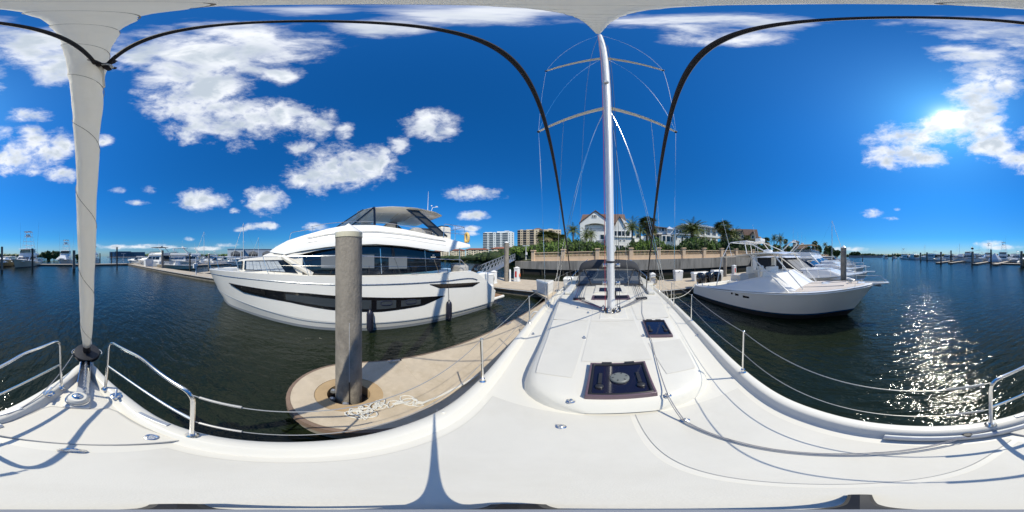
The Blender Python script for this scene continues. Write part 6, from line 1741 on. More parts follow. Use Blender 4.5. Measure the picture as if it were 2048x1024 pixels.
# warehouse-like boat hall, behind the motor yacht's bow
for i, (px0, px1, y0, d, lab, mt) in enumerate(((455, 487, 498, 170, 'white boat hall with open gable above the small boats', gel), (487, 552, 498.5, 175, 'long grey boat storage hall behind the sailboat mast', M('hall_grey', (.42, .46, .52), .6, var=.08, scale=.2)))):
    p0, p1 = atd(px0, 512, d), atd(px1, 512, d); W = (p1 - p0).length; c = (p0 + p1) / 2; H = atd(px0, y0, d).z
    t = thing('boat_hall', lab, 'hall', (c.x, c.y, 0), rz=math.atan2((p1 - p0).y, (p1 - p0).x))
    b = MB(); b.box((0, 10, H / 2), (W, 20, H)); b.build('wall', mt, t)
    b = MB(); b.box((0, 10, H + .15), (W + .8, 20.8, .3)); b.build('roof', M('hall_roof', (.55, .58, .6), .5), t)
    for x in ((-W * .2, W * .22) if i else (0,)):
        b = MB(); b.add([(x - 5, -.06, 1.2), (x + 5, -.06, 1.2), (x + 5, -.06, H * .62), (x, -.06, H * .85), (x - 5, -.06, H * .62)], [(0, 1, 2, 3, 4)]); b.build('doorway', M('hall_door', (.25, .24, .23), .8), t)
        b = MB()
        for k_ in range(4): b.box((x - 3.6 + 2.4 * k_, -.1, 3.4), (1.7, .06, 3.2))
        b.build('door_panels', tdark, t, kind='stuff')
# low grey buildings and breakwaters on the far shores
for i, (px0, px1, y0, y1, d, lab, mt) in enumerate(((219, 231, 503.5, 513.5, 420, 'pale end block of the distant waterfront building', M('far_pale', (.38, .42, .46), .8)), (230, 262, 502.8, 513.5, 420, 'distant dark grey waterfront building on the horizon', M('far_grey', (.15, .19, .24), .8, var=.15, scale=.1)), (262, 290, 504, 513.5, 430, 'distant lighter wing of the waterfront building', M('far_mid', (.26, .29, .32), .8, var=.15, scale=.1)))):
    p0, p1 = atd(px0, 512, d), atd(px1, 512, d); W = (p1 - p0).length; c = (p0 + p1) / 2; H = atd(px0, y0, d).z
    t = thing('waterfront_building', lab, 'building', (c.x, c.y, 0), rz=math.atan2((p1 - p0).y, (p1 - p0).x))
    b = MB(); b.box((0, 8, H / 2), (W, 16, H)); b.build('wall', mt, t)
    b = MB(); n = max(2, int(W / 4)); 
    for f_ in range(3):
        for k_ in range(n): b.box((-W / 2 + W * (k_ + .5) / n, -.05, 2.2 + f_ * H / 3.6), (2.2, .1, 1.4))
    b.build('windows', tdark, t, kind='stuff')
for i, (px0, px1, d, h, lab) in enumerate(((214, 300, 400, 1.0, 'low distant breakwater under the waterfront building'), (1698, 1775, 330, 3.6, 'long pale breakwater wall on the right horizon'))):
    p0, p1 = atd(px0, 512, d), atd(px1, 512, d); W = (p1 - p0).length; c = (p0 + p1) / 2
    t = thing('breakwater', lab, 'breakwater', (c.x, c.y, 0), rz=math.atan2((p1 - p0).y, (p1 - p0).x))
    b = MB(); b.hexa([(-W / 2, -3, -1), (W / 2, -3, -1), (W / 2, 3, -1), (-W / 2, 3, -1)], [(-W / 2, -1.5, h), (W / 2, -1.5, h), (W / 2, 1.5, h), (-W / 2, 1.5, h)]); b.build('rubble_bank', M('rubble', (.26, .26, .25), .95, var=.2, scale=.3, bump=.6, bscale=1.5), t)
    b = MB(); b.box((0, 0, h + .15), (W, 2, .3)); b.build('cap', M('rubble_cap', (.4, .4, .39), .9), t)

# ------------------------------------------------------------------ vegetation
def leaf_cloud(name, mat, parent, blobs, n, size, seed, local=True, kind=None):
    rnd = random.Random(seed); v = []; f = []
    tot = sum(b_[3] * b_[4] * b_[5] for b_ in blobs)
    for (cx, cy, cz, rx, ry, rz_) in blobs:
        m = int(n * (rx * ry * rz_) / tot)
        for _ in range(m):
            while True:
                q = Vector((rnd.uniform(-1, 1), rnd.uniform(-1, 1), rnd.uniform(-1, 1)))
                if .25 < q.length < 1: break
            q = q.normalized() * (q.length ** .45)
            k_ = .78 + .45 * noise.noise(q * 2.3 + Vector((seed, cx, cy)))
            c = Vector((cx + q.x * rx * k_, cy + q.y * ry * k_, cz + q.z * rz_ * k_))
            d = Vector((rnd.gauss(0, 1), rnd.gauss(0, 1), rnd.gauss(0, .7))).normalized(); e = d.orthogonal().normalized()
            e = (Matrix.Rotation(rnd.uniform(0, 6.28), 3, d) @ e); g = d.cross(e)
            s = size * rnd.uniform(.6, 1.4); k0 = len(v)
            v += [c - e * s, c - g * s * .45, c + e * s, c + g * s * .45]; f.append((k0, k0 + 1, k0 + 2, k0 + 3))
    b = MB(); b.v = v; b.f = f
    return b.build(name, mat, parent, kind=kind)
def core_blob(name, mat, parent, blobs, k=.72):
    b = MB()
    for i, (cx, cy, cz, rx, ry, rz_) in enumerate(blobs):
        k0 = len(b.v); b.ball((0, 0, 0), 1, 10, 7)
        for j in range(k0, len(b.v)):
            q = b.v[j]; s = k * (1 + .25 * noise.noise(q * 2 + Vector((i, 3, 1)))); b.v[j] = Vector((cx + q.x * rx * s, cy + q.y * ry * s, cz + q.z * rz_ * s))
    return b.build(name, mat, parent, True)
def copy_tree(o, parent=None):
    c = o.copy(); COL.objects.link(c)
    if parent: c.parent = parent
    for ch in list(o.children): copy_tree(ch, c)
    return c
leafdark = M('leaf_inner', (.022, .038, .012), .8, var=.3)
def make_shrub(seed, mat):
    rnd = random.Random(seed); t = thing('shrub', '', 'shrub', (0, 0, 0), rz=.001)
    bl = [(rnd.uniform(-.5, .5), rnd.uniform(-.4, .4), rnd.uniform(.45, .75), rnd.uniform(.45, .7), rnd.uniform(.45, .6), rnd.uniform(.4, .6)) for _ in range(6)]
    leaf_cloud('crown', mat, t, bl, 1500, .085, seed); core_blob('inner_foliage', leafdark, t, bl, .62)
    b = MB()
    for k_ in range(3): b.tube([(rnd.uniform(-.1, .1), rnd.uniform(-.1, .1), -.1), (rnd.uniform(-.3, .3), rnd.uniform(-.3, .3), .6)], [.05, .02], 6)
    b.build('stem', bark, t); return t
shr = [make_shrub(i + 3, leaf[i % 3]) for i in range(4)]
used_proto = set()
def place(proto, label, loc, s, rz, group=None, cat=None):
    if proto.name in used_proto: o = copy_tree(proto)
    else: o = proto; used_proto.add(proto.name)
    o.location = loc; o.scale = (s, s, s) if isinstance(s, (int, float)) else s; o.rotation_euler = (0, 0, rz); o['label'] = label
    if group: o['group'] = group
    return o
def make_fan_palm(seed, h, dry=.2, lean=.0, R0=1.25):
    rnd = random.Random(seed); t = thing('palm_tree', '', 'palm', (0, 0, 0), rz=.001)
    top = Vector((lean * h, .1 * lean, h)); pts = [Vector((0, 0, -.3)), Vector((lean * h * .25, 0, h * .45)), top]
    path = bez(pts[0], pts[1], pts[2], 10); b = MB(); b.tube(path, [.22 - .008 * i for i in range(10)], 10); b.build('trunk', bark, t, True)
    for nm, mat, cnt, up in (('crown', palmleaf, 46, (-.35, 1.0)), ('dry_fronds', palmleafdry, int(22 * dry) + 6, (-1.2, -.3))):
        b = MB()
        for _ in range(cnt):
            az = rnd.uniform(0, 6.28); el = rnd.uniform(*up); L = rnd.uniform(.7, 1.0) * R0
            d = Vector((math.cos(az) * math.cos(el), math.sin(az) * math.cos(el), math.sin(el)))
            st_ = top + d * (.5 * R0); base = top + Vector((0, 0, rnd.uniform(-.3, .1)))
            b.tube([base, st_], .018, 4, cap=False)
            side = d.cross(Vector((0, 0, 1))).normalized(); upv = side.cross(d)
            for q in range(13):
                a = (q - 6) / 6 * 1.45
                tip = st_ + (d * math.cos(a) + side * math.sin(a)) * L * (1 - .12 * abs(a)) - Vector((0, 0, .35 * L * rnd.uniform(.6, 1.2))) + upv * rnd.uniform(-.08, .08)
                mid = st_.lerp(tip, .55) + Vector((0, 0, .09 * L)); w = side * math.cos(a) - d * math.sin(a); w = w * (.055 * L)
                k0 = len(b.v); b.v += [st_, mid - w, tip, mid + w]; b.f.append((k0, k0 + 1, k0 + 2, k0 + 3))
        b.build(nm, mat, t)
    return t
def make_feather_palm(seed, h, R0=3.2, droop=1.0, trunk=.2, cnt=34):
    rnd = random.Random(seed); t = thing('palm_tree', '', 'palm', (0, 0, 0), rz=.001)
    top = Vector((rnd.uniform(-.3, .3), 0, h)); path = bez((0, 0, -.3), (top.x * .2, 0, h * .5), top, 8); b = MB(); b.tube(path, [trunk * (1.25 - .04 * i) for i in range(7)] + [trunk * 1.3], 10); b.build('trunk', bark, t, True)
    b = MB()
    for i in range(cnt):
        az = i * 2.39996 + rnd.uniform(-.2, .2); el0 = 1.45 - 1.75 * (i / cnt) + rnd.uniform(-.1, .1); L = R0 * rnd.uniform(.85, 1.1)
        h_ = Vector((math.cos(az), math.sin(az), 0)); pts = []; p = top.copy(); el = el0
        for s in range(9):
            pts.append(p.copy()); p = p + (h_ * math.cos(el) + Vector((0, 0, math.sin(el)))) * (L / 8); el -= droop * (.10 + .035 * s)
        b.tube(pts, [.03] * 5 + [.015] * 4, 4, cap=False)
        side = Vector((-h_.y, h_.x, 0))
        for s in range(1, 9):
            for hh in (0, .5):
                c = pts[s - 1].lerp(pts[s], hh); dr = (pts[s] - pts[s - 1]).normalized(); ll = L * .24 * math.sin(math.pi * min(1, (s + hh) / 9.2) ** .8 * .95 + .12)
                for sg in (-1, 1):
                    tip = c + side * (sg * ll * .85) + dr * ll * .5 - Vector((0, 0, ll * rnd.uniform(.2, .6))); w = dr * (.055 * L / 3)
                    k0 = len(b.v); b.v += [c - w, c + w, tip]; b.f.append((k0, k0 + 1, k0 + 2))
    b.build('crown', palmleaf, t); return t
sabal = [make_fan_palm(1, 4.2, .9), make_fan_palm(2, 5.6, .5), make_fan_palm(3, 7.0, .3, .03)]
feath = [make_feather_palm(5, 5.0), make_feather_palm(6, 6.5, 2.8), make_feather_palm(7, 5.2, 3.4, .85, .32, 60)]
# palms: px of trunk, distance Y, crown centre py, kind, size, label
def palm_at(px, Y, py, proto, base_h, label, sx=1.0):
    p = aty(px, py, Y); g = wall_z(p.x) + .6; s = (p.z - g) / base_h
    return place(proto, label, (p.x, p.y, g), (s * sx, s * sx, s), random.uniform(0, 6.28))
palm_at(1091, 33, 473, sabal[0], 4.2, 'short fan palm with brown skirt, leftmost behind the balustrade', 1.5)
palm_at(1107, 34, 472, sabal[1], 5.6, 'bushy fan palm second from left before the tan tower', 1.5)
palm_at(1118, 37, 478, sabal[0], 4.2, 'low fan palm with dry fronds left of the leaning rope', 1.5)
palm_at(1147, 34, 462, feath[1], 6.5, 'tall feather palm just left of the white gabled mansion', 1.05)
palm_at(1172, 32, 474, feath[0], 5.0, 'drooping feather palm in front of the white gable, left one', .8)
palm_at(1183, 32.5, 470, feath[1], 6.5, 'drooping feather palm in front of the white gable, right one', .9)
palm_at(1264, 32, 458, feath[0], 5.0, 'slender palm left of the palm cluster right of the mast', .7)
palm_at(1280, 32, 462, feath[1], 6.5, 'middle palm of the cluster right of the mast', .85)
palm_at(1293, 33, 444, sabal[2], 7.0, 'tallest fan palm of the cluster right of the mast', 1.5)
palm_at(1300, 34, 462, sabal[1], 5.6, 'shorter palm on the right of the cluster by the leaning rope', 1.3)
palm_at(1386, 34, 462, feath[2], 5.2, 'big date palm with wide grey-green crown before the columned house', 1.25)
palm_at(1446, 38, 452, sabal[1], 5.6, 'slim fan palm at the right corner of the columned house', 1.3)
for px, d, py, pr, bh, lab, k_ in ((1455, 46, 470, sabal[0], 4.2, 'low fan palm right of the columned house', 1.1), (1470, 52, 472, feath[0], 5.0, 'dark feather palm below the brown gabled house, left', .7), (1494, 56, 476, sabal[1], 5.6, 'fan palm below the brown gabled house, right', .9), (1548, 75, 478, feath[1], 6.5, 'first feather palm left of the cupola house', .7), (1560, 70, 481, feath[0], 5.0, 'second feather palm left of the cupola house', .7), (1572, 90, 482, sabal[2], 7.0, 'fan palm touching the cupola house', .9), (1532, 66, 482, sabal[0], 4.2, 'low palm right of the brown gabled house', .9), (1630, 120, 486, sabal[1], 5.6, 'distant palm right of the cupola house', 1.0), (1650, 140, 490, feath[1], 6.5, 'last distant palm near the sailboat mast', .8)):
    p = atd(px, py, d); s = (p.z - 3.0) / bh
    place(pr, lab, (p.x, p.y, 3.0), (s * k_, s * k_, s), random.uniform(0, 6.28))
# shrubs behind the balustrade
SHR = [(1126, 30, 489, 2.6, 1, 'dark shrub left of the leaning rope'), (1140, 30, 491, 2.4, 0, 'round shrub under the tall feather palm'), (1158, 30, 487, 2.9, 1, 'large shrub below the white gable'), (1178, 30, 490, 2.2, 0, 'leafy shrub under the drooping palms'), (1192, 30, 492, 1.8, 1, 'small shrub left of the mast'),
 (1276, 30, 489, 2.4, 2, 'bright green shrub left of the palm cluster trunks'), (1292, 30, 491, 2.0, 0, 'shrub between the palm cluster trunks'), (1312, 30, 485, 3.0, 2, 'big bright green bush right of the leaning rope'), (1330, 31, 492, 2.0, 2, 'small light bush before the dark roofed villa'),
 (1366, 31, 490, 2.6, 1, 'dark hedge bush left under the date palm'), (1384, 31, 486, 3.2, 1, 'large dark bush under the date palm'), (1402, 31, 484, 3.2, 0, 'rounded bush right under the date palm'), (1420, 32, 488, 2.8, 1, 'bush below the columned veranda'), (1438, 33, 490, 2.4, 2, 'bush at the right veranda corner'), (1250, 30, 496, 1.4, 1, 'low dark plant right of the mast'), (1232, 30, 497, 1.2, 1, 'low plant just behind the mast')]
SHR += [(1076, 29.5, 492, 2.4, 2, 'bright shrub at the left end of the balustrade'), (1088, 31, 489, 2.8, 0, 'green shrub under the leftmost fan palm'), (1100, 30, 491, 2.4, 2, 'yellow-green shrub under the second fan palm'), (1113, 30.5, 488, 2.8, 0, 'green shrub before the tan tower palms'), (1133, 33, 483, 3.2, 0, 'tall green shrub left of the feather palm trunk'), (1150, 33, 484, 3.0, 1, 'tall dark shrub at the feather palm trunk'), (1168, 31, 488, 2.6, 2, 'light green shrub below the white gable'), (1186, 31, 487, 2.6, 1, 'dark shrub below the gable window'), (1204, 30, 492, 2.0, 0, 'shrub close left of the mast'),
 (1264, 31, 487, 2.6, 1, 'dark green shrub at the slender palm foot'), (1284, 31.5, 486, 2.8, 0, 'green shrub at the cluster foot'), (1302, 30.5, 488, 2.6, 2, 'bright shrub at the leaning rope foot'), (1320, 31, 488, 2.6, 2, 'yellow-green bush before the bay windows'), (1340, 30.5, 494, 1.6, 0, 'low shrub before the outside stair'), (1356, 30.5, 493, 1.9, 1, 'low dark shrub left of the columned house'), (1376, 32, 483, 3.4, 0, 'tall bush left of the date palm trunk'), (1394, 32, 481, 3.6, 1, 'tall bush right of the date palm trunk'), (1411, 32, 485, 3.2, 2, 'bright bush below the veranda columns'), (1430, 33, 486, 3.0, 1, 'dark bush below the last veranda column'), (1448, 34, 484, 3.4, 0, 'bush right of the columned house'), (1464, 36, 487, 3.4, 1, 'dark bush above the fishing boat stern')]
for i, (px, Y, py, s, k_, lab) in enumerate(SHR):
    p = aty(px, py, Y); g = wall_z(p.x) + .2
    place(shr[k_ if i % 4 else 3 - k_ % 2], lab, (p.x, p.y, min(g, p.z - .3)), (s * .75, s * .7, max(.8, (p.z - g) * 1.05)), random.uniform(0, 6.28))
# denser tree groups behind
def make_tree(name, label, cat, loc, blobs, n, size, mat, seed, trunk_h=2.0):
    t = thing(name, label, cat, loc)
    bl = [(loc[0] + b_[0], loc[1] + b_[1], loc[2] + b_[2], b_[3], b_[4], b_[5]) for b_ in blobs]
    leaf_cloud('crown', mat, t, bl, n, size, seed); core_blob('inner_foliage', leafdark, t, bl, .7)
    b = MB(); 
    for k_ in (-.15, .12): b.tube([Vector(loc) + Vector((k_ * 3, 0, -.4)), Vector(loc) + Vector((k_ * 8, .3, trunk_h + 1.0))], [.22, .1], 8)
    b.build('trunk', bark, t, True); return t
def tree_at(label, px, d, py0, py1, wpx, mat, seed, n=1500, ground=2.6):
    top = atd(px, py0, d).z; g = ground; w = wpx * .17578 * math.pi / 180 * d / 2; c = atd(px, 512, d); H = top - g
    rnd = random.Random(seed); bl = []
    for _ in range(9):
        bl.append((rnd.uniform(-.65, .65) * w, rnd.uniform(-.5, .5) * w, H * rnd.uniform(.22, .72), w * rnd.uniform(.38, .58), w * rnd.uniform(.38, .58), H * rnd.uniform(.22, .32)))
    return make_tree('tree', label, 'tree', (c.x, c.y, g), bl, n, .012 * d * .55, mat, seed, H * .3)
for i, (px, d, py, w, k_, lab) in enumerate(((1462, 44, 474, 34, 1, 'dark broad tree right of the columned house'), (1482, 50, 479, 36, 1, 'dark round tree above the fishing boat tower'), (1505, 60, 480, 34, 0, 'mid green tree below the brown gabled house'), (1528, 72, 484, 30, 0, 'green tree right of the brown gabled house'), (1552, 85, 484, 30, 2, 'light green tree left of the cupola house'), (1578, 100, 486, 26, 0, 'tree in front of the cupola house'), (1612, 118, 492, 22, 1, 'small dark tree right of the cupola'), (1634, 135, 488, 34, 1, 'dark distant tree left of the sailboat mast'), (1655, 150, 490, 30, 1, 'dark distant tree right of the sailboat mast'), (1675, 160, 498, 24, 1, 'last low tree at the point'))):
    tree_at(lab, px, d, py, 505, w, leaf[k_], 40 + i, 1300)
for i, (px, d, py, w, k_, lab) in enumerate(((1040, 52, 489, 30, 2, 'bright green tree at the gangway head'), (1060, 40, 487, 34, 2, 'bright green tree left of the balustrade end'), (1082, 42, 484, 34, 0, 'green tree behind the leftmost fan palm'), (1118, 44, 484, 40, 1, 'dark green tree left of the mansion'), (1142, 44, 482, 26, 1, 'dark tree touching the mansion left wall'), (1018, 60, 494, 30, 2, 'bright mangrove tree left of the lamp post'))):
    tree_at(lab, px, d, py, 505, w, leaf[k_], 140 + i, 1700)
for i, (px, d, py, w, lab) in enumerate(((1712, 420, 503.5, 30, 'far dark tree clump right of the grey piling'), (1742, 520, 506, 44, 'far low tree clump on the right horizon'), (92, 120, 501, 22, 'dark far tree clump left of the second tower boat, smaller'), (108, 122, 500, 34, 'dark far tree clump left of the second tower boat, larger'), (158, 118, 504, 14, 'far tree piece between tower boat and sail'))):
    tree_at(lab, px, d, py, 514, w, leaf[1], 70 + i, 1300, ground=.2)
# mangroves: one mass on the far bank
bl = []; rnd = random.Random(9)
for i in range(95):
    px = rnd.uniform(862, 1062); d = lerp_table([(862, 100), (930, 84), (1000, 66), (1062, 48)], px) * rnd.uniform(1.0, 1.25)
    topy = lerp_table([(862, 512), (940, 509), (985, 502), (1010, 496), (1035, 489), (1062, 489)], px) + rnd.uniform(-1, 5)
    z = max(1.2, atd(px, topy, d).z); c = atd(px, 512, d); bl.append((c.x, c.y, z * .52, 2.6, 2.6, z * .52))
mg = thing('mangroves', 'dense green mangrove bank across the water behind the gangway', 'mangroves', (bl[0][0], bl[0][1], 0)); mg['kind'] = 'stuff'
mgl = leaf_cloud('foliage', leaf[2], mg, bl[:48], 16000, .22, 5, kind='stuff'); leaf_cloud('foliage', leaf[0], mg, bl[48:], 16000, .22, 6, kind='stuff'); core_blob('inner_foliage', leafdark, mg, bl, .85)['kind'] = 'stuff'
bank = MB(); bk = [atd(px, 512, lerp_table([(862, 100), (930, 84), (1000, 66), (1062, 48)], px) + 3) for px in range(855, 1066, 15)]; bk2 = [atd(px, 512, 400) for px in range(1065, 840, -20)]
bank.prism([(p.x, p.y) for p in bk + bk2], -1, .5); bo = bank.build('far_bank', soil); tag(bo, kind='structure')
# lamp posts
def lamp(label, px, py0, py1, d, heads=2):
    c = atd(px, 512, d); zt = atd(px, py0, d).z; z0 = atd(px, py1, d).z
    t = thing('street_lamp', label, 'lamp post', (c.x, c.y, z0))
    b = MB(); b.tube([(c.x, c.y, z0), (c.x, c.y, zt)], [.07, .05], 8); b.build('pole', pvc, t, True)
    b = MB(); b.bar((c.x - .55, c.y, zt), (c.x + .55, c.y, zt), .1, .1); b.build('arm', pvc, t)
    for s_ in (-1, 1):
        b = MB(); b.box((c.x + s_ * .5, c.y, zt - .02), (.4, .25, .14)); b.build('lamp_head', pvc, t, bevel=.03)
    b = MB(); b.box((c.x + .15, c.y - .1, z0 + (zt - z0) * .45), (.3, .2, .5)); b.build('box', pvc, t)
lamp('white twin-head lamp post at the head of the gangway', 1052, 491.5, 520, 30)
lamp('white lamp post on the long dock left of the motor yacht', 392, 511, 549, 19)
lamp('thin white post on the long dock near the grey piling', 305, 507, 536, 36)
lamp('white lamp post at the far end of the long dock', 247, 507, 527, 52)
# ------------------------------------------------------------------ the other boats of the marina (local frame: stern y=0, bow +y)
def gen_hull(t, L, B, fs, fb, hullm, stripe=None, bottom=antif, full=1.0, stripe_z=(.72, .80)):
    fr = [0, .08, .2, .35, .5, .65, .78, .88, .95, .985, 1.0]
    sh = [.90, .94, .98, 1, 1, .95, .82, .60, .34, .14, .02]
    wl = [.84, .87, .90, .90, .86, .74, .52, .29, .11, .02, .0]
    zs = lambda f: fs + (fb - fs) * (f ** 1.9)
    rows = {k: [] for k in range(6)}
    lev = [-.4, 0, .14]
    secs = []
    for f, a, w in zip(fr, sh, wl):
        hs, hw = a * B / 2, w * B / 2 * full; z = zs(f)
        yw = f * L * .94; ysh = f * L
        q = []
        for (u, zz) in ((-.3, -.4), (0, 0), (.04, .14)): q.append((hw * (1 - (.5 if u < 0 else 0)) + u * 0, yw, zz))
        for k_ in (stripe_z[0], stripe_z[1], 1.0):
            tt = k_; q.append((hw + (hs - hw) * (tt ** 1.25), yw + (ysh - yw) * tt, .14 + (z - .14) * tt))
        secs.append(q)
    names = ['bottom', 'boot_top', 'hull', 'sheer_stripe', 'top_side']; mats = [bottom, stripe or hullm, hullm, stripe or hullm, hullm]
    if not stripe: mats[1] = bottom
    for k_ in range(5):
        b = MB()
        for s_ in (-1, 1):
            k0 = len(b.f); b.loft([[(s_ * q[k_][0], q[k_][1], q[k_][2]), (s_ * q[k_ + 1][0], q[k_ + 1][1], q[k_ + 1][2])] for q in secs])
            if s_ < 0:
                for i in range(k0, len(b.f)): b.f[i] = b.f[i][::-1]
        q = secs[0]; b.add([(-q[k_][0], q[k_][1], q[k_][2]), (q[k_][0], q[k_][1], q[k_][2]), (q[k_ + 1][0], q[k_ + 1][1], q[k_ + 1][2]), (-q[k_ + 1][0], q[k_ + 1][1], q[k_ + 1][2])], [(0, 1, 2, 3)])
        b.build(names[k_], mats[k_], t, True, ang=45)
    b = MB(); rows = []
    for q in secs:
        h, y, z = q[5]; rows.append([(h * u, y, z - .02 + .05 * (1 - u * u)) for u in (-1, -.5, 0, .5, 1)])
    b.loft(rows); b.build('deck', gelw if hullm is not creamhull else gelw, t, True)
    b = MB()
    for s_ in (-1, 1): b.tube([(s_ * q[5][0], q[5][1], q[5][2]) for q in secs], .05, 6)
    b.build('gunwale', gel, t, True, kind=None)
    def edge(f):
        y = f * L; return smooth_table([(a * L, c * B / 2) for a, c in zip(fr, sh)], y), y, zs(f)
    return edge
class Fr:
    """raked box: bottom rect y0..y1 half width w0 at z0; top rect inset"""
    def __init__(s, y0, y1, w0, z0, z1, ra, rf, w1):
        s.b = [Vector((-w0, y0, z0)), Vector((w0, y0, z0)), Vector((w0, y1, z0)), Vector((-w0, y1, z0))]
        s.t = [Vector((-w1, y0 + ra, z1)), Vector((w1, y0 + ra, z1)), Vector((w1, y1 - rf, z1)), Vector((-w1, y1 - rf, z1))]
    def mesh(s): return MB().hexa(s.b, s.t)
    def face(s, k_):
        i, j = {'A': (0, 1), 'R': (1, 2), 'F': (2, 3), 'L': (3, 0)}[k_]
        return [s.b[i], s.b[j], s.t[j], s.t[i]]
def glaze(t, fr, faces, u=(.05, .95), v=(.3, .85), n=3, mat=None, name='window', gap=.02):
    for k_ in faces:
        for i in range(n):
            a = u[0] + (u[1] - u[0]) * i / n + gap / 2; c = u[0] + (u[1] - u[0]) * (i + 1) / n - gap / 2
            b = MB(); b.panel(fr.face(k_), a, c, v[0], v[1], .02, .0); b.build(name, mat or glassdark, t)
def railing(t, edge, f0, f1, h, n=7, mat=steel, inset=.1):
    for s_ in (-1, 1):
        pts = []
        b = MB()
        for f in frange(f0, f1, n):
            x, y, z = edge(f); p = Vector((s_ * max(.05, x - inset), y, z)); pts.append(p + Vector((0, 0, h))); b.tube([p, p + Vector((0, 0, h))], .018, 5)
        b.tube(pts, .022, 5); b.build('bow_rail', mat, t)
def antenna(t, x, y, z, h, r=.018, mat=pvc, lean=(0, 0)):
    b = MB(); b.tube([(x, y, z), (x + lean[0] * h, y + lean[1] * h, z + h)], [r, r * .5], 5); b.build('antenna', mat, t)
